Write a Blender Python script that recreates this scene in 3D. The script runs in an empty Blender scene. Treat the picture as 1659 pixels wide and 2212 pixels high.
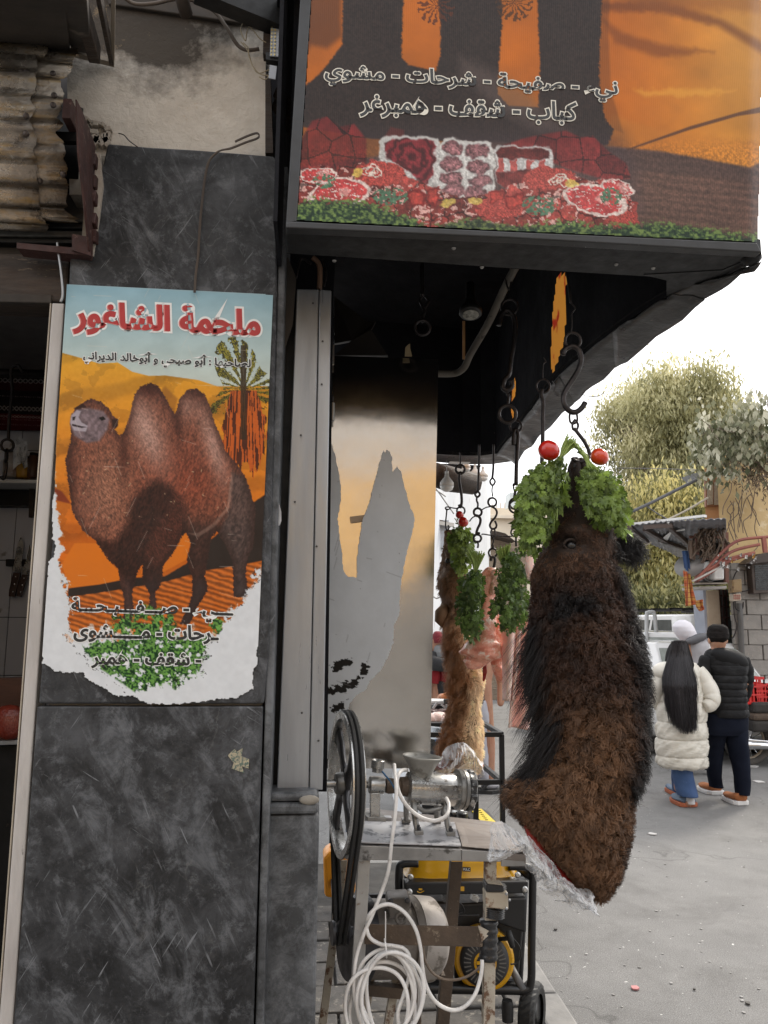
import bpy,bmesh,math,random
import numpy as np
from mathutils import Vector,Matrix,Quaternion
random.seed(7);rng =np.random.default_rng(7)
R =math.radians
SC =bpy.context.scene
COL =SC.collection

# ---------------------------------------------------------------- camera
CAMH =1.65
YAW,PITCH,ROLL =R(5.0),R(8.2),R(0.5)
cam_d =bpy.data.cameras.new('camera');cam =bpy.data.objects.new('camera',cam_d);COL.objects.link(cam)
SC.camera =cam
cam_d.sensor_fit ='VERTICAL';cam_d.sensor_height =24.0;cam_d.lens =24.0 *1662 /2212
cam_d.clip_start =.05;cam_d.clip_end =600
RM =(Matrix.Rotation(-YAW,3,'Z') @ Matrix.Rotation(R(90) +PITCH,3,'X') @ Matrix.Rotation(ROLL,3,'Z'))
cam.location =(0,0,CAMH);cam.rotation_euler =RM.to_euler()
cam_d.dof.use_dof =False

# ---------------------------------------------------------------- world
W =bpy.data.worlds.new('World');SC.world =W;W.use_nodes =True
nt =W.node_tree;nt.nodes.clear()
sky =nt.nodes.new('ShaderNodeTexSky');sky.sky_type ='NISHITA';sky.sun_disc =False
SUN_EL,SUN_ROT =R(44),R(48)
sky.sun_elevation =SUN_EL;sky.sun_rotation =SUN_ROT;sky.air_density =1.0;sky.dust_density =6.0;sky.ozone_density =1.0
mx =nt.nodes.new('ShaderNodeMix');mx.data_type ='RGBA';mx.inputs[0].default_value =0.84
mx.inputs[7].default_value =(10.0,10.1,10.3,1)
bg =nt.nodes.new('ShaderNodeBackground');bg.inputs[1].default_value =0.105
wo =nt.nodes.new('ShaderNodeOutputWorld')
nt.links.new(sky.outputs[0],mx.inputs[6]);nt.links.new(mx.outputs[2],bg.inputs[0]);nt.links.new(bg.outputs[0],wo.inputs[0])
sd =bpy.data.lights.new('sun','SUN');sd.energy =1.5;sd.angle =R(12);sd.color =(1.0,.93,.82)
sun =bpy.data.objects.new('sun',sd);COL.objects.link(sun)
# nishita rotation is measured from +Y towards +X (clockwise seen from above)
sv =Vector((math.sin(SUN_ROT) *math.cos(SUN_EL),math.cos(SUN_ROT) *math.cos(SUN_EL),math.sin(SUN_EL)))
sun.rotation_euler =sv.to_track_quat('Z','Y').to_euler();sun.location =(0,0,12)
SC.view_settings.view_transform ='Standard';SC.view_settings.look ='None'
SC.view_settings.gamma =1;SC.view_settings.use_curve_mapping =False
SC.view_settings.exposure =0.95
SC.render.engine ='CYCLES'
SC.cycles.max_bounces =8;SC.cycles.transparent_max_bounces =24

# ---------------------------------------------------------------- pixel -> place helpers (frame 1659 x 2212)
C0 =Vector((0,0,CAMH))
def ray(px,py):
    return (RM @ Vector(((px -829.5) /1662,(1106 -py) /1662,-1))).normalized()
def P(px,py,Y):
    d =ray(px,py);return C0 +d *(Y /d.y)
def PZ(px,py,z):
    d =ray(px,py);return C0 +d *((z -CAMH) /d.z)
def G(px,py): return PZ(px,py,0)
def zc(ox,oy,s): return lambda x,y: (ox +x *s,oy +y *s)
zA =zc(0,0,.3968);zB =zc(576,0,.6528);zC =zc(0,548.6,.4463);zD =zc(603.5,548.6,.3472)
zE =zc(905.2,932.6,.4465);zF =zc(658.3,1481.2,.3307);zG =zc(1289,768,.2729);zH =zc(1289,1261.8,.2729)
zI =zc(932.6,987.5,.1736);zJ =zc(927.1,1316.6,.2233);zK =zc(0,630.9,.2853);zL =zc(1398.9,1289.2,.1860)
zM =zc(1042.3,576,.2356)
def PP(f,x,y,Y): return P(*f(x,y),Y)

# ---------------------------------------------------------------- materials
def nodes_of(name):
    m =bpy.data.materials.new(name);m.use_nodes =True
    return m,m.node_tree,m.node_tree.nodes['Principled BSDF']
def N(t,kind,**kw):
    n =t.nodes.new('ShaderNode' +kind)
    for k,v in kw.items(): setattr(n,k,v)
    return n
def srgb(r,g,b):
    f =lambda c: (c /255 /12.92) if c /255 <= .04045 else ((c /255 +.055) /1.055) ** 2.4
    return (f(r),f(g),f(b))
def noise(t,vec,scale,detail=6,rough=.6,dist=0):
    n =N(t,'TexNoise');n.inputs['Scale'].default_value =scale;n.inputs['Detail'].default_value =detail
    n.inputs['Roughness'].default_value =rough;n.inputs['Distortion'].default_value =dist
    t.links.new(vec,n.inputs['Vector']);return n.outputs['Fac']
def ramp(t,fac,stops):
    r =N(t,'ValToRGB');e =r.color_ramp.elements
    while len(e) < len(stops): e.new(.5)
    for el,(p,c) in zip(e,stops):
        el.position =p
        el.color =(c,c,c,1) if isinstance(c,(int,float)) else (*c,1)
    t.links.new(fac,r.inputs[0]);return r.outputs[0]
def mixc(t,fac,a,b,mode='MIX'):
    m =N(t,'Mix',data_type='RGBA',blend_type=mode)
    for inp,v in ((0,fac),(6,a),(7,b)):
        if isinstance(v,(int,float)): m.inputs[inp].default_value =v if inp == 0 else (v,v,v,1)
        elif isinstance(v,(tuple,list)): m.inputs[inp].default_value =(*v[:3],1)
        else: t.links.new(v,m.inputs[inp])
    return m.outputs[2]
def coords(t,stretch=(1,1,1),rot=(0,0,0),kind='Object'):
    tc =N(t,'TexCoord');o =tc.outputs[kind]
    for kw,v,z in (('Rotation',rot,(0,0,0)),('Scale',stretch,(1,1,1))):   # rotate first, then stretch
        if tuple(v) != z: mp =N(t,'Mapping');mp.inputs[kw].default_value =v;t.links.new(o,mp.inputs['Vector']);o =mp.outputs['Vector']
    return o
def bump(t,b,h,strength=.4,dist=.01):
    n =N(t,'Bump');n.inputs['Strength'].default_value =strength;n.inputs['Distance'].default_value =dist
    t.links.new(h,n.inputs['Height']);t.links.new(n.outputs[0],b.inputs['Normal']);return n
MC ={}
def M(name,c1,c2=None,rough=.6,metal=0.,sc=6,bmp=0,bsc=40,bd=.004,spots=None,ssc=12,sthr=.6,stretch=(1,1,1),coat=0,rvar=.12,spec=.5,sub=0,subc=None,emit=0):
    if name in MC: return MC[name]
    m,t,b =nodes_of(name)
    v =coords(t,stretch)
    c2 =c2 or tuple(x *.78 for x in c1)
    n1 =noise(t,v,sc,8,.62)
    col =mixc(t,ramp(t,n1,[(.32,0),(.68,1)]),c1,c2)
    if spots:
        n2 =noise(t,v,ssc,8,.7)
        col =mixc(t,ramp(t,n2,[(sthr -.03,0),(sthr +.04,1)]),col,spots)
    t.links.new(col,b.inputs['Base Color'])
    b.inputs['Metallic'].default_value =metal
    b.inputs['Specular IOR Level'].default_value =spec
    n3 =noise(t,v,sc *2.3,5)
    mr =N(t,'MapRange');mr.inputs['To Min'].default_value =max(.03,rough -rvar);mr.inputs['To Max'].default_value =min(1,rough +rvar)
    mr.inputs['From Min'].default_value =.3;mr.inputs['From Max'].default_value =.7
    t.links.new(n3,mr.inputs['Value']);t.links.new(mr.outputs[0],b.inputs['Roughness'])
    if coat: b.inputs['Coat Weight'].default_value =coat;b.inputs['Coat Roughness'].default_value =.08
    if sub:
        b.inputs['Subsurface Weight'].default_value =sub;b.inputs['Subsurface Radius'].default_value =subc or (.02,.006,.003)
        b.inputs['Subsurface Scale'].default_value =1.0
    if bmp: bump(t,b,noise(t,v,bsc,6),bmp,bd)
    MC[name] =m;return m

# ---------------------------------------------------------------- object helpers
def tag(o,label=None,cat=None,group=None,kind=None):
    if label: o['label'] =label
    if cat: o['category'] =cat
    if group: o['group'] =group
    if kind: o['kind'] =kind
    return o
def thing(name,label,cat,loc=(0,0,0),group=None,kind=None):
    o =bpy.data.objects.new(name,None);COL.objects.link(o);o.location =loc;o.empty_display_size =.05
    return tag(o,label,cat,group,kind)
def worldloc(o):
    v =Vector(o.location)
    while o.parent: o =o.parent;v += Vector(o.location)
    return v
def link(name,me,mat,parent=None,smooth=False,label=None,kind=None):
    if mat is not None:
        for m in (mat if isinstance(mat,(list,tuple)) else [mat]): me.materials.append(m)
    if smooth: me.shade_smooth() if hasattr(me,'shade_smooth') else me.polygons.foreach_set('use_smooth',[True] *len(me.polygons))
    o =bpy.data.objects.new(name,me);COL.objects.link(o)
    if parent is not None: o.parent =parent;o.location =-worldloc(parent)
    elif len(me.vertices):
        co =np.empty(len(me.vertices) *3,np.float32);me.vertices.foreach_get('co',co);co =co.reshape(-1,3)
        c =(co.min(0) +co.max(0)) /2;c[2] =co[:,2].min()
        if not kind == 'structure':
            co -= c;me.vertices.foreach_set('co',co.ravel());o.location =[float(x) for x in c]
    if label: o['label'] =label
    if kind: o['kind'] =kind
    return o
def frame_of(d):
    d =Vector(d).normalized();u =Vector((0,0,1)) if abs(d.z) < .95 else Vector((1,0,0))
    a =d.cross(u).normalized();return a,a.cross(d).normalized(),d
class MB:
    def __init__(s): s.v =[];s.f =[];s.mi =[];s.cur =0
    def add(s,vs,fs):
        k =len(s.v);s.v += [tuple(x) for x in vs];s.f += [tuple(i +k for i in f) for f in fs];s.mi += [s.cur] *len(fs);return s
    def hexa(s,p):   # 8 corners: bottom 0-3, top 4-7
        return s.add(p,[(0,3,2,1),(4,5,6,7),(0,1,5,4),(1,2,6,5),(2,3,7,6),(3,0,4,7)])
    def box(s,a,b,rot=None,c=None):
        x0,y0,z0 =a;x1,y1,z1 =b
        p =[Vector(q) for q in ((x0,y0,z0),(x1,y0,z0),(x1,y1,z0),(x0,y1,z0),(x0,y0,z1),(x1,y0,z1),(x1,y1,z1),(x0,y1,z1))]
        if rot is not None:
            c =Vector(c) if c is not None else (Vector(a) +Vector(b)) /2
            p =[c +rot @ (q -c) for q in p]
        return s.hexa(p)
    def cbox(s,c,size,rot=None):
        c =Vector(c);h =Vector(size) /2;return s.box(c -h,c +h,rot,c)
    def slab(s,poly,off):     # planar outline (world points) with thickness vector
        n =len(poly);off =Vector(off);a =[Vector(p) for p in poly];b =[p +off for p in a]
        return s.add(a +b,[tuple(range(n -1,-1,-1)),tuple(range(n,2 *n))] +[(i,(i +1) % n,n +(i +1) % n,n +i) for i in range(n)])
    def bar(s,a,b,w,h,up=(0,0,1)):
        a =Vector(a);b =Vector(b);d =(b -a).normalized();u =Vector(up)
        if abs(d.dot(u)) > .98: u =Vector((0,1,0))
        x =d.cross(u).normalized() *(w /2);z =x.cross(d).normalized() *(h /2)
        return s.hexa([a -x -z,a +x -z,b +x -z,b -x -z,a -x +z,a +x +z,b +x +z,b -x +z])
    def tube(s,pts,r,n=8,closed=False,cap=True):
        pts =[Vector(p) for p in pts];m =len(pts);rr =r if isinstance(r,(list,tuple)) else [r] *m
        k =len(s.v);prev =None;vs =[]
        for i,p in enumerate(pts):
            if closed: d =pts[(i +1) % m] -pts[i -1]
            else: d =pts[min(i +1,m -1)] -pts[max(i -1,0)]
            d =d.normalized() if d.length > 1e-9 else Vector((0,0,1))
            if prev is None: a,b,_ =frame_of(d)
            else:
                a =prev -d *prev.dot(d)
                a =a.normalized() if a.length > 1e-6 else frame_of(d)[0]
                b =a.cross(d)
            prev =a
            for j in range(n):
                t =2 *math.pi *j /n;vs.append(p +(a *math.cos(t) +b *math.sin(t)) *rr[i])
        fs =[]
        for i in range(m if closed else m -1):
            i2 =(i +1) % m
            for j in range(n): fs.append((i *n +j,i *n +(j +1) % n,i2 *n +(j +1) % n,i2 *n +j))
        if cap and not closed: fs += [tuple(range(n -1,-1,-1)),tuple((m -1) *n +j for j in range(n))]
        return s.add(vs,fs)
    def lathe(s,prof,o,axis,n=24,sx=1.0,caps=True):   # prof: (distance along axis, radius)
        o =Vector(o);a,b,d =frame_of(axis);vs =[];m =len(prof)
        for (h,r) in prof:
            for j in range(n):
                t =2 *math.pi *j /n;vs.append(o +d *h +(a *math.cos(t) *sx +b *math.sin(t)) *r)
        fs =[(i *n +j,i *n +(j +1) % n,(i +1) *n +(j +1) % n,(i +1) *n +j) for i in range(m -1) for j in range(n)]
        if caps and prof[0][1] > 1e-5: fs.append(tuple(range(n -1,-1,-1)))
        if caps and prof[-1][1] > 1e-5: fs.append(tuple((m -1) *n +j for j in range(n)))
        return s.add(vs,fs)
    def ball(s,c,r,n=14,sq=(1,1,1),rot=None):
        c =Vector(c);vs =[];m =n // 2
        for i in range(m +1):
            ph =math.pi *i /m
            for j in range(n):
                t =2 *math.pi *j /n
                q =Vector((math.sin(ph) *math.cos(t) *sq[0],math.sin(ph) *math.sin(t) *sq[1],math.cos(ph) *sq[2])) *r
                if rot is not None: q =rot @ q
                vs.append(c +q)
        return s.add(vs,[(i *n +j,i *n +(j +1) % n,(i +1) *n +(j +1) % n,(i +1) *n +j) for i in range(m) for j in range(n)])
    def ring(s,c,axis,r,w,n=20,k=7,sq=1.0):
        a,b,d =frame_of(axis)
        return s.tube([Vector(c) +(a *math.cos(2 *math.pi *i /n) +b *math.sin(2 *math.pi *i /n) *sq) *r for i in range(n)],w,k,closed=True)
    def grid(s,pts,close_u=False):     # pts[i][j]
        m =len(pts);n =len(pts[0]);vs =[p for row in pts for p in row]
        fs =[(i *n +j,i *n +(j +1) % n,(i +1) *n +(j +1) % n,(i +1) *n +j) for i in range(m -1) for j in range(n if close_u else n -1)]
        return s.add(vs,fs)
    def mesh(s,name):
        me =bpy.data.meshes.new(name);me.from_pydata(s.v,[],s.f)
        if any(s.mi): me.polygons.foreach_set('material_index',s.mi)
        me.validate();me.update();return me
    def build(s,name,mat,parent=None,smooth=False,bevel=0,label=None,kind=None,sharp=False):
        me =s.mesh(name);bm =bmesh.new();bm.from_mesh(me);bmesh.ops.recalc_face_normals(bm,faces=bm.faces)
        bm.to_mesh(me);bm.free()
        o =link(name,me,mat,parent,smooth,label,kind)
        if smooth and sharp: me.set_sharp_from_angle(angle=R(40))
        if bevel:
            b =o.modifiers.new('b','BEVEL');b.width =bevel;b.segments =2;b.limit_method ='ANGLE';b.angle_limit =R(40)
        return o
def dup(root,off,label=None,group=None):
    r =root.copy();COL.objects.link(r);r.location =Vector(root.location) +Vector(off)
    if label: r['label'] =label
    if group: r['group'] =group
    for ch in list(root.children):
        c =ch.copy();COL.objects.link(c);c.parent =r
        for g in list(ch.children):
            d =g.copy();COL.objects.link(d);d.parent =c
    return r
def spline(pts,k=8,closed=False):
    pts =[Vector(p) for p in pts];out =[];n =len(pts)
    for i in range(n if closed else n -1):
        if closed: p0,p1,p2,p3 =pts[i -1],pts[i],pts[(i +1) % n],pts[(i +2) % n]
        else: p0,p1,p2,p3 =pts[max(i -1,0)],pts[i],pts[i +1],pts[min(i +2,n -1)]
        for j in range(k):
            t =j /k
            out.append(.5 *((2 *p1) +(p2 -p0) *t +(2 *p0 -5 *p1 +4 *p2 -p3) *t *t +(3 *p1 -p0 -3 *p2 +p3) *t ** 3))
    if not closed: out.append(pts[-1])
    return out
def cable(name,pts,r,mat,parent=None,k=8,n=7,**kw):
    return MB().tube(spline(pts,k),r,n).build(name,mat,parent,smooth=True,**kw)
def rz(a): return Matrix.Rotation(a,3,'Z')
def rx(a): return Matrix.Rotation(a,3,'X')
def ry(a): return Matrix.Rotation(a,3,'Y')

# ---------------------------------------------------------------- numpy noise and painting
def vnoise(x,y,seed=0):
    xi =np.floor(x).astype(np.int64);yi =np.floor(y).astype(np.int64);fx =x -xi;fy =y -yi
    fx =fx *fx *(3 -2 *fx);fy =fy *fy *(3 -2 *fy)
    def h(a,b):
        k =(a *374761393 +b *668265263 +seed *974634777) & 0xffffffff
        k =((k ^ (k >> 13)) *1274126177) & 0xffffffff
        return ((k ^ (k >> 16)) & 0xffff) /65535.0
    return (h(xi,yi) *(1 -fx) +h(xi +1,yi) *fx) *(1 -fy) +(h(xi,yi +1) *(1 -fx) +h(xi +1,yi +1) *fx) *fy
def fbm(x,y,o=4,seed=0):
    s =0;a =.5;t =0
    for i in range(o): s =s +a *vnoise(x *2 ** i,y *2 ** i,seed +i *17);t += a;a *= .5
    return s /t
def pdist(x,y,pts):
    """signed distance to a closed outline, negative inside"""
    d =np.full(x.shape,1e9);ins =np.zeros(x.shape,bool);n =len(pts)
    for i in range(n):
        ax,ay =pts[i];bx,by =pts[(i +1) % n];ex,ey =bx -ax,by -ay
        t =np.clip(((x -ax) *ex +(y -ay) *ey) /(ex *ex +ey *ey +1e-9),0,1)
        d =np.minimum(d,(x -ax -t *ex) ** 2 +(y -ay -t *ey) ** 2)
        c =(ay > y) != (by > y)
        with np.errstate(divide='ignore',invalid='ignore'):
            xx =ex *(y -ay) /(ey if ey else 1e-9) +ax
        ins ^= c & (x < xx)
    d =np.sqrt(d);return np.where(ins,-d,d)
def sm(x,a,b):
    t =np.clip((x -a) /(b -a),0,1);return t *t *(3 -2 *t)
def lay(img,mask,col):
    c =np.asarray(col,float)
    if c.ndim == 1: c =c[None,:]
    img[:] =img *(1 -mask[:,None]) +c *mask[:,None]
def shape(x,y,pts,soft=1.5): return 1 -sm(pdist(x,y,pts),-soft,soft)
def print_sheet(name,X,Y,keep,colors,fn,mat,parent):
    """dense sheet of small faces: X, Y are (rows, cols) picture coordinates, fn maps them to places"""
    rws,cls =X.shape
    co =fn(X,Y).reshape(-1,3)
    idx =np.arange(rws *cls).reshape(rws,cls)
    q =np.stack([idx[:-1,:-1],idx[1:,:-1],idx[1:,1:],idx[:-1,1:]],-1).reshape(-1,4)
    k =keep.reshape(-1)
    q =q[k[q].all(1)]
    used =np.unique(q);remap =np.full(rws *cls,-1);remap[used] =np.arange(len(used));q =remap[q];co =co[used]
    me =bpy.data.meshes.new(name);me.vertices.add(len(co));me.vertices.foreach_set('co',co.astype(np.float32).ravel())
    me.loops.add(q.size);me.loops.foreach_set('vertex_index',q.ravel().astype(np.int32))
    me.polygons.add(len(q));me.polygons.foreach_set('loop_start',np.arange(0,q.size,4,dtype=np.int32))
    me.update(calc_edges=True)
    ca =me.color_attributes.new('print','FLOAT_COLOR','POINT')
    c =np.ones((len(used),4),np.float32);s =np.clip(colors[used],0,255) /255
    c[:,:3] =np.where(s <= .04045,s /12.92,((s +.055) /1.055) ** 2.4);ca.data.foreach_set('color',c.ravel())
    return link(name,me,mat,parent)
def print_mat(name,rough=.45,ribs=0):
    m,t,b =nodes_of(name);a =N(t,'Attribute');a.attribute_name ='print'
    v =coords(t)
    g =noise(t,v,9,8,.7)
    col =mixc(t,ramp(t,g,[(.35,.0),(.75,.12)]),a.outputs['Color'],(.10,.09,.08))
    col =mixc(t,1.0,col,.80,'MULTIPLY');b.inputs['Specular IOR Level'].default_value =.22
    t.links.new(col,b.inputs['Base Color']);b.inputs['Roughness'].default_value =rough
    h =noise(t,v,25,5)
    if ribs:
        w =N(t,'TexWave');w.bands_direction ='X';w.inputs['Scale'].default_value =ribs;t.links.new(v,w.inputs['Vector'])
        bump(t,b,w.outputs['Fac'],.22,.0008)
    else: bump(t,b,h,.25,.003)
    return m

# ---------------------------------------------------------------- arabic lettering
_F ={'ء': (0xFE80,1),'أ': (0xFE83,2),'إ': (0xFE87,2),'ئ': (0xFE89,4),'ا': (0xFE8D,2),'ب': (0xFE8F,4),'ة': (0xFE93,2),'ت': (0xFE95,4),
      'ح': (0xFEA1,4),'خ': (0xFEA5,4),'د': (0xFEA9,2),'ر': (0xFEAD,2),'س': (0xFEB1,4),'ش': (0xFEB5,4),'ص': (0xFEB9,4),'غ': (0xFECD,4),'ف': (0xFED1,4),
      'ق': (0xFED5,4),'ك': (0xFED9,4),'ل': (0xFEDD,4),'م': (0xFEE1,4),'ن': (0xFEE5,4),'ه': (0xFEE9,4),'و': (0xFEED,2),'ي': (0xFEF1,4),'ى': (0xFEEF,2)}
def shape_ar(s):
    out =[]
    for i,ch in enumerate(s):
        if ch == 'ـ' or ch not in _F: out.append(ch);continue
        pv =s[i -1] if i else ' ';nx =s[i +1] if i +1 < len(s) else ' '
        jp =pv == 'ـ' or (pv in _F and _F[pv][1] == 4);jn =nx == 'ـ' or (nx in _F and _F[nx][1] >= 2)
        b,k =_F[ch]
        if k == 1: out.append(chr(b));continue
        if k == 2: jn =False
        out.append(chr(b +{(0,0): 0,(1,0): 1,(0,1): 2,(1,1): 3}[(int(jp),int(jn))]))
    return ''.join(reversed(out))
def lettering(name,text,box,fn,mat,parent,off=0.0,slope=0.0,arabic=True,label=None,ref=None):
    """flat letters fitted to box = (x0, y0, x1, y1) in picture coordinates; fn(x, y) -> place"""
    c =bpy.data.curves.new('lettering','FONT');c.body =shape_ar(text) if arabic else text;c.offset =off;c.resolution_u =3
    o =bpy.data.objects.new('lettering_tmp',c);COL.objects.link(o)
    me =bpy.data.meshes.new_from_object(o.evaluated_get(bpy.context.evaluated_depsgraph_get()))
    bpy.data.objects.remove(o)
    co =np.empty(len(me.vertices) *3);me.vertices.foreach_get('co',co);co =co.reshape(-1,3)
    lo,hi =(co.min(0),co.max(0)) if ref is None else ref
    u =(co[:,0] -lo[0]) /(hi[0] -lo[0]);v =(co[:,1] -lo[1]) /(hi[1] -lo[1])
    x0,y0,x1,y1 =box
    px =x0 +u *(x1 -x0);py =y1 +v *(y0 -y1) +(px -(x0 +x1) /2) *slope
    me.vertices.foreach_set('co',np.array([tuple(fn(a,b)) for a,b in zip(px,py)]).ravel());me.update()
    return link(name,me,mat,parent,label=label),(lo,hi)
# ================================================================ materials
def marble_mat(name,base=(.022,.0225,.024),k=1.0):
    m,t,b =nodes_of(name);v =coords(t)
    n1 =noise(t,v,3.2,10,.68,.6)
    col =mixc(t,ramp(t,n1,[(.34,0),(.7,1)]),tuple(x *.42 for x in base),tuple(x *3.4 for x in base))
    n2 =noise(t,coords(t,(1,1,.35),(.2,.5,.1)),11,8,.75,1.2)
    col =mixc(t,ramp(t,n2,[(.5,0),(.62,.55)]),col,(.15,.155,.165))
    # fine pale veins
    vo =N(t,'TexVoronoi',feature='DISTANCE_TO_EDGE');vo.inputs['Scale'].default_value =3.1
    w =N(t,'VectorMath',operation='ADD');nz =N(t,'TexNoise');nz.inputs['Scale'].default_value =5;nz.inputs['Detail'].default_value =8
    t.links.new(v,nz.inputs['Vector']);sc =N(t,'VectorMath',operation='SCALE');sc.inputs['Scale'].default_value =.55
    t.links.new(nz.outputs['Color'],sc.inputs[0]);t.links.new(v,w.inputs[0]);t.links.new(sc.outputs[0],w.inputs[1])
    t.links.new(w.outputs[0],vo.inputs['Vector'])
    vein =mixc(t,ramp(t,vo.outputs['Distance'],[(0,1),(.012,0)]),0.,ramp(t,noise(t,v,4,3),[(.5,0),(.65,1)]))
    col =mixc(t,vein,col,mixc(t,.75,(.27,.26,.24),col))
    col =mixc(t,ramp(t,noise(t,v,9,12,.78,.4),[(.40,.75),(.56,0)]),col,tuple(x *.25 for x in base))
    col =mixc(t,ramp(t,noise(t,v,17,12,.8,.3),[(.53,0),(.70,.75)]),col,(.16,.165,.175))
    col =mixc(t,ramp(t,noise(t,v,6,12,.8,.3),[(.60,0),(.72,.4)]),col,(.13,.12,.115))
    # scratches: long thin streaks in three directions
    for i,(ang,s,th) in enumerate(((.45,(90,90,5),.70),(-.55,(120,120,6),.70),(1.0,(150,150,6),.71))):
        sv_ =coords(t,s,(0,ang,0));n3 =noise(t,sv_,1.0,2,.5)
        ms =ramp(t,noise(t,v,2.6 +i,5,.7),[(.5,0),(.62,1)])
        sr =mixc(t,ramp(t,n3,[(th -.03,0),(th -.015,1)]),0.,ms)
        col =mixc(t,sr,col,(.16,.165,.175))
    n4 =noise(t,coords(t,(22,22,4)),3,8,.8)
    col =mixc(t,ramp(t,n4,[(.6,0),(.74,.6)]),col,(.23,.235,.25))
    t.links.new(col,b.inputs['Base Color'])
    rr =ramp(t,noise(t,v,9,8,.7),[(.3,.40),(.7,.72)]);t.links.new(rr,b.inputs['Roughness'])
    b.inputs['Specular IOR Level'].default_value =.32
    bump(t,b,noise(t,v,26,10,.7),.35,.004);return m
MARBLE =marble_mat('dark_marble')
MARBLE2 =marble_mat('grey_marble_edge',(.055,.057,.06))

def plaster_mat():
    m,t,b =nodes_of('old_plaster');v =coords(t)
    n =noise(t,v,5,8,.7)
    col =mixc(t,ramp(t,n,[(.35,0),(.7,1)]),(.62,.57,.50),(.42,.37,.31))
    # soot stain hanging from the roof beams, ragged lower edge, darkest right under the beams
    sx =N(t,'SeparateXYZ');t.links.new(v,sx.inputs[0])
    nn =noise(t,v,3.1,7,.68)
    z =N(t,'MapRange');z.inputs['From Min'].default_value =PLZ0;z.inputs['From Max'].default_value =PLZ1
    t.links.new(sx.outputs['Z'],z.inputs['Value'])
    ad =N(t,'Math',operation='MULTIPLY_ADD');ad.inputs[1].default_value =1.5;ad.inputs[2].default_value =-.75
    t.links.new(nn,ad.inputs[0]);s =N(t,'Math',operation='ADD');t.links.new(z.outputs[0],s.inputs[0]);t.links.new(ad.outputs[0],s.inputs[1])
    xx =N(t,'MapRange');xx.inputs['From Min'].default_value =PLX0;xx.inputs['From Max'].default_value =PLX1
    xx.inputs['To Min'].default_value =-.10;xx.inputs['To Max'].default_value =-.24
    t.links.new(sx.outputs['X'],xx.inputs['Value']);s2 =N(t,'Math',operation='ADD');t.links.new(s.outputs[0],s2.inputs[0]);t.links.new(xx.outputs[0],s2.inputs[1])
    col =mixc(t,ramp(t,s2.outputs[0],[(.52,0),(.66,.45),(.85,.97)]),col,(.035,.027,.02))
    n5 =noise(t,v,7,6,.8);col =mixc(t,ramp(t,n5,[(.62,0),(.72,.6)]),col,(.42,.30,.17))
    t.links.new(col,b.inputs['Base Color']);b.inputs['Roughness'].default_value =.95
    h =mixc(t,.5,noise(t,coords(t),60,6,.6,.6),noise(t,v,9,5,.5))
    bump(t,b,h,.8,.010);return m
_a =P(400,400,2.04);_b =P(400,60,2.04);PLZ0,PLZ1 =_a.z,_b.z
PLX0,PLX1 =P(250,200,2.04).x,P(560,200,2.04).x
PLASTER =plaster_mat()

def asphalt_mat():
    m,t,b =nodes_of('asphalt');v =coords(t)
    n =noise(t,v,.55,8,.65)
    col =mixc(t,ramp(t,n,[(.3,0),(.7,1)]),(.112,.108,.104),(.168,.163,.157))
    col =mixc(t,ramp(t,noise(t,coords(t,(1,.22,1),(0,0,.25)),2.4,7,.7),[(.5,0),(.7,.4)]),col,(.17,.165,.16))
    col =mixc(t,ramp(t,noise(t,v,170,3,.6),[(.42,0),(.7,.6)]),col,(.34,.335,.325))
    col =mixc(t,ramp(t,noise(t,v,120,3,.7),[(.58,0),(.68,.6)]),col,(.12,.12,.12))
    col =mixc(t,ramp(t,noise(t,v,34,2,.5),[(.72,0),(.74,1)]),col,(.60,.59,.56))
    col =mixc(t,ramp(t,noise(t,coords(t,(1,.3,1),(0,0,-.4)),7,5,.8),[(.60,0),(.70,.6)]),col,(.09,.087,.083))
    col =mixc(t,ramp(t,noise(t,v,1.6,9,.75,.5),[(.50,0),(.66,.5)]),col,(.085,.08,.075));ck =N(t,'TexVoronoi',feature='DISTANCE_TO_EDGE');ck.inputs['Scale'].default_value =.45;w9 =N(t,'VectorMath',operation='ADD');n9 =N(t,'TexNoise');n9.inputs['Scale'].default_value =2.5;t.links.new(v,n9.inputs['Vector']);t.links.new(v,w9.inputs[0]);t.links.new(n9.outputs['Color'],w9.inputs[1]);t.links.new(w9.outputs[0],ck.inputs['Vector']);col =mixc(t,ramp(t,ck.outputs['Distance'],[(0,.6),(.006,0)]),col,(.06,.057,.053))
    t.links.new(col,b.inputs['Base Color'])
    t.links.new(ramp(t,noise(t,v,3,5),[(.3,.6),(.7,.95)]),b.inputs['Roughness'])
    bump(t,b,noise(t,v,150,5,.7),.8,.006);return m
ASPH =asphalt_mat()
PAVE =M('paving_stone',(.11,.10,.09),(.055,.052,.05),.8,sc=9,bmp=.6,bsc=60,spots=(.22,.20,.17),ssc=22,sthr=.6)
WOODK =M('old_dark_wood',(.055,.036,.024),(.018,.013,.010),.75,sc=7,stretch=(1,6,6),bmp=.8,bsc=30,spots=(.13,.095,.065),ssc=14,sthr=.64)
WOODK2 =M('sooty_board',(.060,.047,.036),(.022,.018,.015),.85,sc=4,bmp=.5,bsc=22,spots=(.11,.09,.07),ssc=9,sthr=.62)
ALU =M('grey_aluminium',(.35,.365,.385),(.27,.28,.295),.36,.55,sc=3,stretch=(6,6,.6),rvar=.12,spots=(.26,.25,.24),ssc=26,sthr=.70,bmp=.08,bsc=60)
ALUW =M('dirty_white_profile',(.56,.53,.50),(.40,.37,.35),.5,sc=5,stretch=(4,4,.7),spots=(.12,.10,.085),ssc=24,sthr=.67,bmp=.2)
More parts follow.
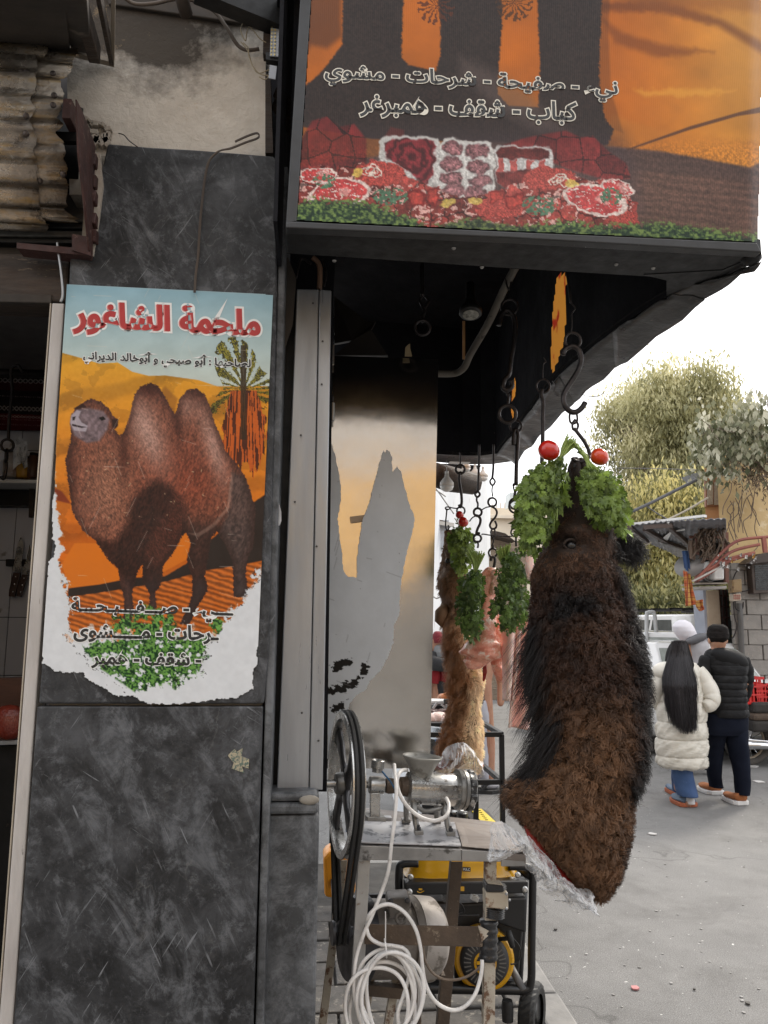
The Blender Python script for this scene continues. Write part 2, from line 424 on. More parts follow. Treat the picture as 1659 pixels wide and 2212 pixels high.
BLK =M('black_painted_steel',(.014,.014,.015),(.008,.008,.008),.5,.1,spec=.3,sc=12,spots=(.09,.06,.045),ssc=34,sthr=.70,bmp=.25)
IRON =M('dark_iron',(.048,.042,.042),(.022,.019,.019),.42,.75,sc=40,bmp=.3,bsc=160,spots=(.10,.06,.045),ssc=70,sthr=.64)
RUST =M('red_oxide_steel',(.062,.022,.017),(.03,.013,.011),.72,.1,sc=16,spots=(.16,.10,.08),ssc=40,sthr=.62,bmp=.5,bsc=70)
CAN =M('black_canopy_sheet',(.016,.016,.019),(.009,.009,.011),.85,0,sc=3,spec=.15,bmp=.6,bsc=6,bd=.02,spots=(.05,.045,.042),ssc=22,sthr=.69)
WHITEP =M('white_plastic',(.72,.71,.69),(.60,.59,.57),.35,sc=20,rvar=.08)
CABLEW =M('white_cable',(.74,.72,.70),(.58,.56,.54),.4,sc=30,spots=(.35,.33,.30),ssc=60,sthr=.66)
RUBK =M('black_rubber',(.020,.020,.020),(.012,.012,.012),.6,sc=30,bmp=.3,spots=(.07,.065,.06),ssc=50,sthr=.66)

def obj_struct(mb,name,mat,smooth=False,**kw): return mb.build(name,mat,None,smooth,kind='structure',**kw)

# ================================================================ ground
g =MB();xs =[-60,-20,-8,-3,0,3,8,20,80];ys =[-40,-12,-4,0,4,9,16,30,60,200,320]
g.grid([[Vector((x,y,0)) for x in xs] for y in ys]);obj_struct(g,'street',ASPH)
# paving along the shop foot: each stone its own piece
def pav_x(y): return .99 +(y -3) *-.03
pave =MB();pave.add([(-3.2,1.9,.006),(.96,1.9,.006),(.88,5.6,.006),(-3.2,5.6,.006)],[(0,1,2,3)])
PV =obj_struct(pave,'pavement',M('paving_bed',(.05,.046,.042),(.03,.028,.026),.9,bmp=.4))
y =2.5;r_ =0
while y < 4.55:
    x =-.35 +(.17 if r_ % 2 else 0)
    while x < .92:
        w_ =.30 +random.uniform(-.02,.02)
        x1 =min(x +w_,.955)
        if x1 -x > .08:
            h_ =.028 +random.uniform(-.004,.004)
            b_ =MB().box((x +.006,y +.006,.004),(x1 -.006,y +.244,h_),rz(random.uniform(-.012,.012)))
            b_.build('paving_stone',PAVE,PV,bevel=.006)
        x =x1
    y += .25;r_ += 1
kb =MB();y =1.9
KS =M('kerb_stone',(.26,.25,.235),(.17,.165,.16),.85,bmp=.5,bsc=50)
while y < 6:
    o_ =MB().box((.965,y +.004,0),(1.10,y +.55,.05 +random.uniform(-.004,.004)),rz(random.uniform(-.006,.006)))
    o_.build('kerb_stone',KS,PV,bevel=.012);y += .56

# ================================================================ marble pillar
YP =2.0
pil =thing('marble_pillar','tall pillar clad in scratched dark grey marble slabs beside the shop doorway','pillar',(P(330,1525,YP).x,YP +.2,0))
def face_slab(corners,Y,depth,name,mat,parent,bev=.006):
    a =[P(x,y,Y) for x,y in corners]
    return MB().slab(a,(0,depth,0)).build(name,mat,parent,bevel=bev)
# lower slab reaches the ground; the corners follow the true verticals of the place
def vert_line(px,py,Y,z):  # point below/above a picture point
    q =P(px,py,Y);return Vector((q.x,Y,z))
zs =P(330,1526,YP).z
bl,br =P(80,1526,YP),P(568,1526,YP)
MB().slab([bl,br,Vector((br.x,YP,0)),Vector((bl.x -.004,YP,0))],(0,.03,0)).build('lower_slab',MARBLE,pil,bevel=.004)
MB().slab([P(83,1520,YP),P(126,1010,YP),P(147,640,YP),P(151,560,YP),P(190,520,YP),P(206,460,YP),P(216,380,YP),P(232,312,YP),P(236,310,YP),P(330,318,YP),P(420,323,YP),P(520,331,YP),P(590,337,YP),
           P(599,345,YP),P(598,640,YP),P(581,1397,YP),P(570,1520,YP)],(0,.03,0)).build('upper_slab',MARBLE,pil,bevel=.005)
a0,a1 =P(590,345,YP),P(574,1397,YP)
MB().box((bl.x +.02,YP +.03,0),(br.x -.004,YP +.26,a0.z)).build('core',M('old_mortar',(.30,.27,.23),(.2,.18,.15),.95,bmp=.8),pil)
MB().box((br.x +.004,YP +.012,0),(br.x +.024,YP +.30,a0.z -.01)).build('side_slab',MARBLE2,pil,bevel=.004)
# protruding chipped red mortar strip on the upper left edge of the pillar
ms_ =MB()
ep =[(206,330),(214,400),(208,470),(200,520),(193,552)]
pts_l =[P(x -8 +random.uniform(-3,3),y,YP -.008) for x,y in ep];pts_r =[P(x +9 +random.uniform(-3,3),y,YP -.008) for x,y in ep]
ms_.slab(pts_l +pts_r[::-1],(0,.05,0));ms_.build('chipped_mortar',M('cream_mortar',(.42,.38,.32),(.25,.2,.16),.95,bmp=1,bsc=60),pil)
for yy in (350,395,430,478,512):
    q =P(201,yy,YP -.015);MB().cbox(q,(.022,.03,.035),rx(random.uniform(-.2,.2))).build('brick',RUST,pil,bevel=.003)

# ledge block with marble caps at the foot of the grey column (right of the pillar)
fb =thing('marble_plinth','low marble-clad plinth with chipped top under the grey metal column','plinth',(P(625,1800,2.1).x,2.2,0))
zt =P(630,1712,2.06).z;xl,xr =P(566,1750,2.06).x,P(690,1750,2.06).x
MB().box((xl,2.06,0),(xr,2.32,zt -.055)).build('front_slab',MARBLE2,fb,bevel=.008)
MB().box((xl +.002,2.05,zt -.052),(xr -.002,2.36,zt -.024)).build('cap_slab',MARBLE2,fb,bevel=.009)
MB().box((xl +.002,2.055,zt -.022),(xr -.005,2.36,zt)).build('cap_slab',MARBLE2,fb,bevel=.009)
MB().ball(P(668,1728,2.05),.012,10,(2.2,.7,1)).build('mortar_lump',M('old_mortar'  ,(.3,.27,.23)),fb,smooth=True)

# small picked-off sticker remains on the lower slab
st =MB();rr_ =random.Random(3)
STK =M('torn_sticker',(.42,.36,.24),(.22,.20,.15),.8,sc=60,spots=(.08,.12,.10),ssc=120,sthr=.52)
sto =[P(x,y,YP -.003) for x,y in ((492,1632),(506,1618),(512,1624),(524,1616),(522,1634),(538,1640),(537,1660),(522,1655),(528,1670),(500,1660),(505,1648))]
o =MB().slab(sto,(0,.0015,0)).build('torn_sticker',STK);tag(o,'torn remains of a small square sticker on the lower marble slab','sticker')

# ================================================================ plaster wall, beams, led strip
W0 =MB();YW =2.05
W0.slab([P(150,420,YW),P(573,420,YW),P(575,-60,YW),P(140,-60,YW)],(0,.25,0))
o =W0.build('plaster_wall',PLASTER,kind='structure');o['kind'] ='thing';tag(o,'rough cream plaster wall stained with brown soot above the marble pillar','wall',kind=None)
# crumbled brick bit at the plaster foot
cr =MB()
for i in range(26):
    q =P(random.uniform(172,236),random.uniform(262,310),YW -.01);s_ =random.uniform(.008,.02)
    cr.cbox(q,(s_ *1.5,.02,s_),ry(random.uniform(0,3)))
o =cr.build('crumbled_mortar',M('cream_mortar',(.42,.38,.32)),None,bevel=.002,kind='stuff');tag(o,'crumbling mortar patch between the plaster wall and the red steel plate','mortar')
for px0 in (232,640):
    pass
cf =thing('roof_boarding','sooty dark boards and beams of a roof jutting over the plaster wall','roof',(P(200,60,1.8).x,1.8,P(200,60,1.8).z))
# flat board overhead on the left, its front lip and two triangular brackets
def plate(name,pts,off,mat,parent,bev=.003): return MB().slab(pts,off).build(name,mat,parent,bevel=bev)
for i,(x0,x1) in enumerate(((-60,150),(154,196))):
    plate('board',[P(x0,108,2.02),P(x1,118,2.0),P(x1 -12,-60,1.45),P(x0 -60,-60,1.45)],(0,0,.03),WOODK2,cf)
plate('board',[P(236,-80,2.05),P(236,15,2.048),P(620,70,2.048),P(620,-80,2.05)],(0,-.012,0),WOODK2,cf)
MB().bar(P(165,-20,1.7),P(205,118,1.98),.03,.05).build('beam',WOODK,cf,bevel=.003)
MB().bar(P(212,-20,1.72),P(242,130,2.03),.012,.035).build('bracket',WOODK,cf,bevel=.002)
MB().bar(P(245,-20,1.8),P(243,135,2.035),.01,.03).build('bracket',M('pale_steel_strip',(.26,.22,.17),(.16,.13,.1),.7),cf)
MB().bar(P(150,112,2.02),P(245,136,2.03),.02,.012).build('shelf_edge',M('pale_steel_strip',(.26,.22,.17)),cf)
MB().bar(P(425,-30,1.9),P(620,50,1.98),.05,.07).build('beam',BLK,cf)
MB().tube([P(385,-30,1.9),P(402,30,1.98)],.019,12).build('pipe_end',M('brown_pipe',(.06,.045,.035)),cf,smooth=True)
c_ =cable('cable',[P(262,-10,1.98),P(290,8,2.0),P(330,8,2.0),(P(380,-2,2.0)),P(420,2,2.0),P(462,24,2.01),P(490,60,2.02),P(512,96,2.03),P(532,108,2.03),P(560,106,2.03)],.0055,M('dusty_cable',(.11,.085,.065),(.06,.045,.035),.7));tag(c_,'dusty brown cable sagging across the top of the plaster wall','cable')
# led strip on dark post
pl =thing('led_post','dark vertical steel bar with a bare strip of yellow led chips','light strip',P(585,170,1.98))
MB().slab([P(571,-40,1.99),P(592,-40,1.99),P(590,118,1.99),P(568,116,1.99)],(0,.03,0)).build('bar',WOODK,pl)
MB().slab([P(574,112,1.97),P(602,118,1.97),P(600,132,1.97),P(574,128,1.97)],(0,.02,0)).build('clip',BLK,pl)
stp =MB().slab([P(588,-40,1.965),P(606,-40,1.965),P(601,122,1.965),P(583,121,1.965)],(0,.003,0)).build('strip',M('led_board',(.42,.44,.47),(.34,.36,.4),.4),pl)
stq =MB().slab([P(583,140,1.965),P(598,143,1.965),P(595,171,1.965),P(580,168,1.965)],(0,.003,0)).build('strip',M('led_board',(.42,.44,.47)),pl)
LED =M('led_chip',(.78,.62,.18),(.70,.52,.12),.3)
for k in range(22):
    yy =-34 +k *7.6
    if yy > 168: break
    if 118 < yy < 145: continue
    for s_ in (-1,1):
        xx =594.5 +s_ *3.6 -(yy +40) *.032
        q =P(xx,yy,1.962);MB().cbox(q,(.0034,.0015,.0048)).build('led_chip',LED,stp if yy < 130 else stq)
o =MB().slab([P(573,160,2.04),P(584,160,2.04),P(590,330,2.04),P(573,330,2.04)],(0,.05,0)).build('corner_strip',WOODK);tag(o,'dark wooden strip closing the corner beside the plaster wall','strip')
wm =M('yellow_wire',(.36,.30,.19),(.22,.18,.12),.6)
for i,pts in enumerate((((540,36),(525,50),(520,66),(530,88),(533,70),(540,58),(560,82),(575,92)),
                         ((525,92),(536,104),(538,122),(548,146),(562,160),(580,164),(572,172),(560,166)),
                         ((520,90),(535,110),(545,140),(558,158),(583,150)))):
    o =cable('loose_wire',[P(x,y,1.99 +.004 *i) for x,y in pts],.0016,wm,n=5)
    tag(o,('thin yellowish wire looping under the dark beam','thin wire twisting down to the led strip end','second thin wire joining the broken led strip')[i],'wire')

# looped dark wire hanging down the marble
wv =M('brown_twin_wire',(.085,.062,.045),(.045,.033,.026),.6)
wk =thing('hanging_wire','brown twisted wire with a bent loop hanging over the upper marble slab','wire',P(440,400,1.98))
for dx in (0,2.6):
    pts =[(508,305),(527,296),(545,289),(556,287),(560,293),(553,299),(530,307),(500,319),(475,325),(463,333),(452,345),(445,365),(440,395),(436,430),(432,470),(429,510),(427,550),(422,590),(419,632)]
    cable('strand',[P(x +(dx if y > 320 else 0),y +(dx *.8 if y < 320 else 0),1.985) for x,y in pts],.0019,wv,wk,n=6)
o =cable('loose_wire',[P(x,y,2.0) for x,y in ((256,288),(268,292),(280,305),(298,318))],.0016,IRON,n=5);tag(o,'short black wire end poking out of the crack in the plaster','wire')

# ================================================================ poster on the pillar
YQ =YP -.004
def C3(x,y): return zC(x,y)
def poster():
    tl,tr,br_,bl_ =(144.5,614),(590,636),(552,1525),(84,1525)
    n_r,n_c =600,300
    u,v =np.meshgrid(np.linspace(0,1,n_c),np.linspace(0,1,n_r))
    X =(1 -v) *((1 -u) *tl[0] +u *tr[0]) +v *((1 -u) *bl_[0] +u *br_[0])
    Y =(1 -v) *((1 -u) *tl[1] +u *tr[1]) +v *((1 -u) *bl_[1] +u *br_[1])
    x =(X.ravel()) /.4463;y =(Y.ravel() -548.6) /.4463
    n =len(x);img =np.zeros((n,3))
    f1 =fbm(x /90,y /60,5,1);f2 =fbm(x /14,y /14,4,2);f3 =fbm(x /5,y /5,3,3)
    t =np.clip((y -150) /450,0,1)[:,None]
    img[:] =np.array([150,190,205]) *(1 -t) +np.array([206,216,206]) *t
    img += ((f1 -.5) *22)[:,None]
    # dunes
    dl =[(240,470),(300,478),(380,500),(480,530),(570,525),(640,570),(720,590),(800,588),(960,610),(1050,640),(1310,640),(1310,2300),(0,2300)]
    t =np.clip((y -480) /900,0,1)[:,None]
    dune =np.array([238,172,44]) *(1 -t) +np.array([226,112,22]) *t
    band =np.sin((y -560 +.25 *x +60 *fbm(x /200,y /160,3,5)) /34)
    dune =dune *(1 -.13 *sm(band,.1,.9))[:,None] *(1 -.10 *(f1 > .55))[:,None] +((f2 -.5) *16)[:,None]
    lay(img,shape(x,y,dl,2),dune)
    lay(img,shape(x,y,[(800,640),(860,700),(840,780),(760,700),(790,650)],8) *.6,(150,92,30))
    # shadow side of the dune and red tuft
    lay(img,shape(x +(f2 -.5) *10,y,[(1290,1160),(1230,1200),(1120,1300),(1000,1400),(900,1500),(800,1560),(600,1570),(480,1590),(330,1618),(330,1700),(500,1700),(760,1640),(1000,1540),(1290,1480)],4),(44,34,30))
    lay(img,shape(x,y,[(258,1130),(300,1150),(345,1210),(300,1200),(262,1190)],5) *.8,(120,40,20))
    # orange ground seen through the arch of the legs
    lay(img,shape(x,y,[(360,1400),(470,1400),(560,1520),(640,1560),(790,1540),(900,1480),(925,1390),(900,1350),(700,1470),(680,1560),(480,1600),(330,1618),(300,1500)],3),(226,120,26))
    # rippled sand
    rp =.5 +.5 *np.sin((y *1.0 -x *.28 +20 *fbm(x /60,y /30,3,9)) /4.2)
    rc =(np.array([224,116,40])[None] *(.62 +.38 *rp)[:,None]) +((f2 -.5) *30)[:,None]
    lay(img,shape(x +(f2 -.5) *26,y,[(330,1660),(480,1640),(780,1590),(1000,1530),(1290,1490),(1290,1640),(1140,1700),(1080,1800),(900,1830),(560,1800),(330,1830)],3),rc)
    # palm
    cx,cy =1178,655;dx =x -cx;dy =y -cy;r =np.hypot(dx,dy) +1e-6;a =np.arctan2(dy,dx)
    fr =np.cos(a *19 +2.5 *np.sin(a *4) +r /60) +(vnoise(a *40,r /9,4) -.5) *1.8
    up =(fr > -.25) & (r < 150 +60 *np.sin(a *3 +1) +55 *np.maximum(-np.sin(a),0)) & (dy < 120)
    pc =np.where((vnoise(a *60,r /6,7) > .55)[:,None],np.array([150,140,40]),np.array([58,54,22])) *(1 -.3 *np.clip(dy /100,0,1))[:,None]
    lay(img,up *.92,pc)
    w =45 +60 *np.sin(np.clip((y -640) /430,0,1) *3.1) ** .8
    stv =vnoise((x -cx) /5 *(1 -.2 *(y -640) /430),y /90,8)
    sk =(np.abs(x -cx -4) < w *(1 +.25 *(vnoise(x /6,y /40,2) -.5))) & (y > 660) & (y < 1000 +90 *vnoise(x /7,x *0,3))
    skc =np.where((stv > .52)[:,None],np.array([205,92,30]),np.array([70,26,14])) *(1 +.15 *(f3 -.5))[:,None]
    lay(img,sk *.9,skc)
    lay(img,((np.abs(x -cx) < 14) & (y > 440) & (y < 900)) *.8,(52,38,20))
    # the camel, two humps, head to the left
    body =[(400,720),(440,700),(490,715),(525,745),(545,785),(572,800),(570,835),(555,850),(580,880),(600,860),(630,780),(650,680),(680,640),(730,625),(765,640),(800,690),(835,760),(848,775),(870,700),(905,660),(950,650),(990,680),(1015,730),(1040,820),(1070,890),(1090,950),(1140,1010),(1190,1080),(1215,1160),(1235,1230),(1230,1330),(1225,1420),(1195,1480),(1190,1560),(1200,1620),(1190,1660),(1130,1660),(1130,1600),(1125,1480),(1090,1400),(1050,1340),(1020,1380),(1010,1450),(990,1560),(1010,1620),(960,1700),(920,1790),(870,1790),(900,1730),(930,1650),(930,1560),(905,1480),(925,1400),(900,1350),(880,1370),(850,1430),(790,1510),(785,1570),(770,1620),(750,1640),(760,1700),(750,1740),(720,1740),(725,1640),(690,1590),(690,1500),(668,1530),(660,1560),(640,1640),(650,1740),(630,1800),(580,1810),(600,1740),(600,1660),(580,1580),(570,1520),(530,1490),(490,1430),(460,1385),(400,1340),(350,1250),(330,1100),(315,1000),(335,930),(345,880),(340,820),(345,780),(370,745)]
    jx =x +(f3 -.5) *12;jy =y +(fbm(x /6,y /6,2,12) -.5) *12
    bm_ =shape(jx,jy,body,1.6)
    fur =fbm((x +.4 *y) /7,(y -.4 *x) /15,4,21);fur2 =fbm((x -.5 *y) /5,(y +.5 *x) /10,3,22)
    bc =np.array([128,76,58])[None] *(.36 +1.2 *(fur *.6 +fur2 *.4))[:,None] ** 1.2
    lay(img,bm_,bc)
    red =np.exp(-(((x -880) /210) ** 2 +((y -1080) /170) ** 2));lay(img,bm_ *red *.5,np.array([150,62,38])[None] *(.4 +1.1 *fur)[:,None])
    hl =np.exp(-(((x -690 -.35 *(y -800)) /75) ** 2) -((y -860) /190) ** 2) +.9 *np.exp(-(((x -1040 -.25 *(y -950)) /50) ** 2) -((y -930) /190) ** 2) +.6 *np.exp(-(((x -900) /60) ** 2) -((y -720) /90) ** 2)
    lay(img,bm_ *np.clip(hl,0,1) *.75,np.array([226,184,168])[None] *(.6 +.6 *fur2)[:,None])
    nk =np.exp(-(((x -520) /120) ** 2 +((y -1140) /200) ** 2));lay(img,bm_ *nk *.5,np.array([206,150,120])[None] *(.3 +1.1 *fur2)[:,None])
    for cx_,cy_,rx_,ry_,s_ in ((730,650,60,45,.7),(945,670,60,50,.5),(600,960,26,120,.55),(860,820,26,70,.5),(330,1050,40,180,.5)):
        lay(img,bm_ *np.exp(-(((x -cx_) /rx_) ** 2 +((y -cy_) /ry_) ** 2)) *s_,(50,18,12))
    dk =shape(jx,jy,[(640,1190),(700,1130),(770,1090),(850,1150),(905,1230),(895,1300),(870,1400),(790,1530),(770,1640),(660,1660),(570,1540),(460,1385),(560,1390),(620,1300)],26)
    lay(img,bm_ *dk *.86,np.array([44,24,20])[None] *(.4 +1.2 *fur)[:,None])
    lay(img,bm_ *shape(jx,jy,[(840,1140),(880,1170),(905,1230),(893,1310),(850,1420),(760,1520),(700,1470),(740,1330),(820,1240)],16) *.6,np.array([96,52,40])[None] *(.3 +1.3 *fur2)[:,None])
    lay(img,bm_ *sm(y,1230,1360) *(x > 880) *.8,np.array([50,32,28])[None] *(.4 +1.2 *fur)[:,None])
    rump =shape(jx,jy,[(1120,1050),(1190,1080),(1240,1230),(1230,1420),(1190,1660),(1130,1660),(1120,1480),(1060,1350),(1110,1230)],14)
    lay(img,bm_ *rump *.85,np.array([86,70,66])[None] *(.45 +1.0 *fur)[:,None])
    lay(img,bm_ *shape(x,y,[(1120,1060),(1128,1100),(1110,1230),(1040,1320),(960,1370),(900,1350),(960,1350),(1030,1305),(1098,1225),(1114,1100)],5) *.3,(226,190,170))
    lay(img,bm_ *sm(y,1520,1640) *.6,(62,56,58));lay(img,bm_ *np.exp(-(pdist(x,y,body) /26) ** 2) *.45,(40,20,16))
    hd =shape(x,y,[(345,780),(375,750),(430,745),(500,760),(530,800),(520,850),(480,905),(420,915),(360,880),(340,830)],8)
    lay(img,hd *.9,np.array([128,112,118])[None] *(.55 +.8 *fbm(x /16,y /16,4,30))[:,None])
    lay(img,shape(x,y,[(345,782),(372,756),(392,760),(380,790),(395,815),(425,832),(415,860),(360,855),(338,815)],3) *.75,(196,186,194))
    for q,c_ in (([(478,792),(500,786),(512,800),(492,808)],(14,10,10)),([(350,790),(366,786),(362,804),(352,806)],(24,16,18)),([(348,822),(395,834),(420,838),(395,842),(350,832)],(40,26,28)),([(540,800),(572,800),(570,835),(545,840)],(50,26,20)),([(356,748),(400,722),(420,742),(372,752)],(50,22,16))):
        lay(img,shape(x,y,q,2.5),c_)
    for s_ in range(40):   # straws caught in the wool
        x0,y0 =rng.uniform(400,1060),rng.uniform(900,1300);a_ =rng.uniform(0,3);L =rng.uniform(6,22)
        q =[(x0,y0),(x0 +L *math.cos(a_),y0 +L *math.sin(a_)),(x0 +L *math.cos(a_) +1.5,y0 +L *math.sin(a_) +2),(x0 +1,y0 +2.5)]
        k =(np.abs(x -x0) < 30) & (np.abs(y -y0) < 30)
        sub =img[k];lay(sub,shape(x[k],y[k],q,1) *.8,(228,200,160));img[k] =sub
    # rubbed-off white areas, then bushes
    nn =fbm(x /26,y /26,5,40);e =(nn -.5) *150 +(f3 -.5) *46
    keepc =[(240,0),(1400,0),(1400,1480),(1285,1480),(1200,1640),(1090,1760),(1020,1900),(980,2010),(900,2060),(600,2100),(440,2000),(330,1850),(330,1640),(300,1560),(300,1300),(262,1180),(240,1000)]
    wm_ =sm(pdist(x,y,keepc) +e *.55,-8,8)
    gm =shape(x +e *.5,y +e *.4,[(560,1760),(700,1700),(850,1740),(830,1860),(1010,1850),(1000,1990),(860,2090),(640,2110),(460,1990),(400,1900),(540,1870)],6)
    gm2 =shape(x +e *.3,y +e *.3,[(1020,1760),(1080,1770),(1060,1840),(1010,1820)],5)
    lf =fbm(x /8,y /8,3,50)
    wc =np.array([236,238,240])[None] -(nn *14)[:,None]
    low =(y > 1800) & (x > 300)
    lay(img,np.maximum(wm_,sm(y +e,1800,1850)),wc)
    lay(img,np.maximum(gm,gm2) *sm(fbm(x /20,y /20,4,55),.34,.42),(np.array([16,54,26]) *(1 -sm(lf,.34,.62)[:,None]) +np.array([110,160,74]) *sm(lf,.34,.62)[:,None]) *(.8 +.4 *f2)[:,None])
    blk =(fbm(x /9,y /9,3,60) > .60) & (wm_ > .2) & (wm_ < .98) & (y > 1480)
    lay(img,blk *.85,(26,22,22))
    # fine scratches
    for i in range(46):
        x0,y0,L,a_ =rng.uniform(300,1250),rng.uniform(160,1700),rng.uniform(20,120),rng.choice([.3,-1.1,1.2,0.05])
        ex,ey =math.cos(a_),math.sin(a_);s =(x -x0) *ex +(y -y0) *ey;d =np.abs(-(x -x0) *ey +(y -y0) *ex)
        lay(img,((s > 0) & (s < L)) *(1 -sm(d,.6,2.0)) *.4,(226,214,200))
    # torn outline
    ob =[(322,146),(1325,196),(1300,900),(1290,1300),(1283,1480),(1278,1650),(1262,1800),(1255,1890),(1245,1925),(1250,1990),(1228,2010),(1225,2110),(1190,2120),(1150,2150),(1040,2160),(900,2178),(780,2182),(700,2176),(640,2140),(560,2140),(470,2085),(430,2068),(395,2028),(345,2030),(255,2018),(240,1995),(205,1985),(200,1930),(215,1700),(225,1560),(235,1480),(258,1465),(268,1410),(250,1375),(252,1200),(262,1150),(285,560),(305,350)]
    ed =pdist(x +(fbm(x /12,y /12,3,70) -.5) *16 *(y > 1300),y +(fbm(x /14,y /10,3,71) -.5) *18 *(y > 1300),ob)
    keep =ed < 0
    lay(img,sm(ed,-5,-1) *.35,(190,190,190))
    A =P(0,0,YQ)
    D =np.stack([(X -829.5) /1662,(1106 -Y) /1662,-np.ones_like(X)],-1) @ np.array(RM).T
    fn =lambda a,b: np.array([0,0,CAMH]) +D *(YQ /D[...,1:2])
    po =thing('butcher_poster','torn printed poster of a brown two humped camel on orange dunes under red Arabic title','poster',P(330,1500,YQ))
    print_sheet('printed_sheet',X,Y,keep.reshape(X.shape),img,fn,print_mat('poster_print',.38),po)
    return po
PO =poster()
LW =M('print_white',(.74,.74,.72),(.68,.68,.66),.45,sc=20);LR =M('print_red',(.42,.012,.010),(.30,.008,.008),.4,sc=6);LK =M('print_black',(.012,.012,.012),(.02,.02,.02),.45)
LPK =M('print_pink',(.62,.22,.20),(.55,.18,.16),.45)
def two_tone(text,box,Y,parent,top,back,o_top,o_back,slope,grow,third=None):
    """outlined letters: back layer is the same text drawn fatter, cut flat, 0.4 mm under the front layer"""
    x0,y0,x1,y1 =box
    _,ref =lettering('lettering',text,box,lambda a,b: P(a,b,Y),top,parent,o_top,slope)
    lettering('lettering_outline',text,box,lambda a,b: P(a,b,Y +.0004),back,parent,o_back,slope,ref=ref)
    if third: lettering('lettering_shade',text,(x0 -2.5,y0 +.8,x1 -2.5,y1 +.8),lambda a,b: P(a,b,Y +.0002),third,parent,o_top,slope,ref=ref)
def zbox(f,x0,y0,x1,y1): a =f(x0,y0);b =f(x1,y1);return (a[0],a[1],b[0],b[1])
YT =YQ -.0012
two_tone('ملحمة الشاغور',zbox(zC,352,243,1262,412),YT,PO,LR,LW,.042,.105,.052,4.5,LPK)
two_tone('لصاحبها : أبو صبحي و أبوخالد الديراني',zbox(zC,402,478,1214,550),YT,PO,LK,LW,.034,.085,.05,2.5)
two_tone('ـــيء - صـــفـــيـحـــة',zbox(zC,345,1672,1130,1775),YT,PO,LK,LW,.034,.085,.03,3)
two_tone('ـرحات - مـــــشوى',zbox(zC,355,1792,1060,1885),YT,PO,LK,LW,.034,.085,.02,3)
two_tone('- شقف - همبر',zbox(zC,440,1928,975,2010),YT,PO,LK,LW,.034,.085,.015,3)
RMI =RM.transposed()
def proj(q):
    d =RMI @ (Vector(q) -C0);return (829.5 +d.x /-d.z *1662,1106 -d.y /-d.z *1662)
def in_poly(x,y,pts):
    c =False;j =len(pts) -1
    for i in range(len(pts)):
        if (pts[i][1] > y) != (pts[j][1] > y) and x < (pts[j][0] -pts[i][0]) *(y -pts[i][1]) /(pts[j][1] -pts[i][1]) +pts[i][0]: c =not c
        j =i
    return c
# ================================================================ corrugated shutter housing
GALV =None
def galv():
    m,t,b =nodes_of('old_galvanised_sheet');v =coords(t,(1,1,1))
    n =noise(t,v,5,9,.7)
    col =mixc(t,ramp(t,n,[(.3,0),(.7,1)]),(.52,.46,.38),(.12,.10,.085))
    col =mixc(t,ramp(t,noise(t,coords(t,(1.2,5,5)),6,8,.75),[(.48,0),(.62,.9)]),col,(.30,.20,.085))
    col =mixc(t,ramp(t,noise(t,coords(t,(1,4,4)),9,7,.75),[(.56,0),(.66,.9)]),col,(.05,.040,.035))
    col =mixc(t,ramp(t,noise(t,v,24,6,.8),[(.62,0),(.7,.8)]),col,(.55,.51,.45))
    t.links.new(col,b.inputs['Base Color']);b.inputs['Metallic'].default_value =.8
    t.links.new(ramp(t,noise(t,v,14,5),[(.3,.18),(.7,.5)]),b.inputs['Roughness'])
    bump(t,b,noise(t,v,22,8,.7),.7,.01);return m
GALV =galv()
YC =2.06;zc_top =P(120,92,YC -.08).z;zc_bot =P(120,462,YC -.08).z;ZC =(zc_top +zc_bot) /2;RH =(zc_top -zc_bot) /2 +.012
def corr(x0,x1,rr,a0,a1,jag,name,parent):
    mb =MB();rows =[];nA =150
    for i in range(nA +1):
        th =R(a0 +(a1 -a0) *i /nA);co =math.cos(th *25) ;r =1 +.030 *co
        row =[]
        xe =x1 +jag *(vnoise(np.array([i /5.]),np.array([3.]),5)[0] -.5) +jag *.7 *(random.random() -.5) *(1 if abs(math.degrees(th)) > 68 else .25)
        for j in range(9):
            x =x0 +(xe -x0) *j /8
            dent =.006 *(fbm(np.array([x *5.]),np.array([th *3]),3,8)[0] -.5) *3
            row.append(Vector((x,YC -(.175 +rr) *math.cos(th) *r -dent,ZC +(RH +rr) *math.sin(th) *r)))
        rows.append(row)
    mb.grid(rows);o =mb.build(name,GALV,parent,smooth=True)
    s =o.modifiers.new('s','SOLIDIFY');s.thickness =.0022;s.offset =1;return o
hs =thing('corrugated_shutter_housing','rusty corrugated metal sheets curled round a roller shutter above the doorway','shutter housing',(P(60,280,1.9).x,1.95,zc_bot))
xe1,xe2 =P(72,280,YC -.175).x,P(134,280,YC -.165).x
corr(-1.9,xe1,.010,-84,86,.02,'outer_sheet',hs)
corr(-1.6,xe2,-.004,-80,66,.03,'inner_sheet',hs)
MB().lathe([(0,.115),(1.2,.115)],(P(140,280,YC).x -1.15,YC +.03,ZC),(1,0,0),20).build('roller',BLK,hs,smooth=True)
BOLT =M('dark_bolt',(.10,.08,.07),(.05,.04,.035),.5,.6,bmp=.4)
for (x,y) in ((118,208),(116,229),(125,355),(113,156),(56,153),(57,251),(54,285),(70,364),(46,153)):
    q =P(x,y,1.875);th =math.asin(max(-1,min(1,(q.z -ZC) /RH)));q =Vector((q.x,YC -.187 *math.cos(th),q.z))
    MB().lathe([(0,.008),(.004,.008),(.007,.0055),(.009,0)],q,(0,-math.cos(th),math.sin(th)),8).build('bolt',BOLT,hs)
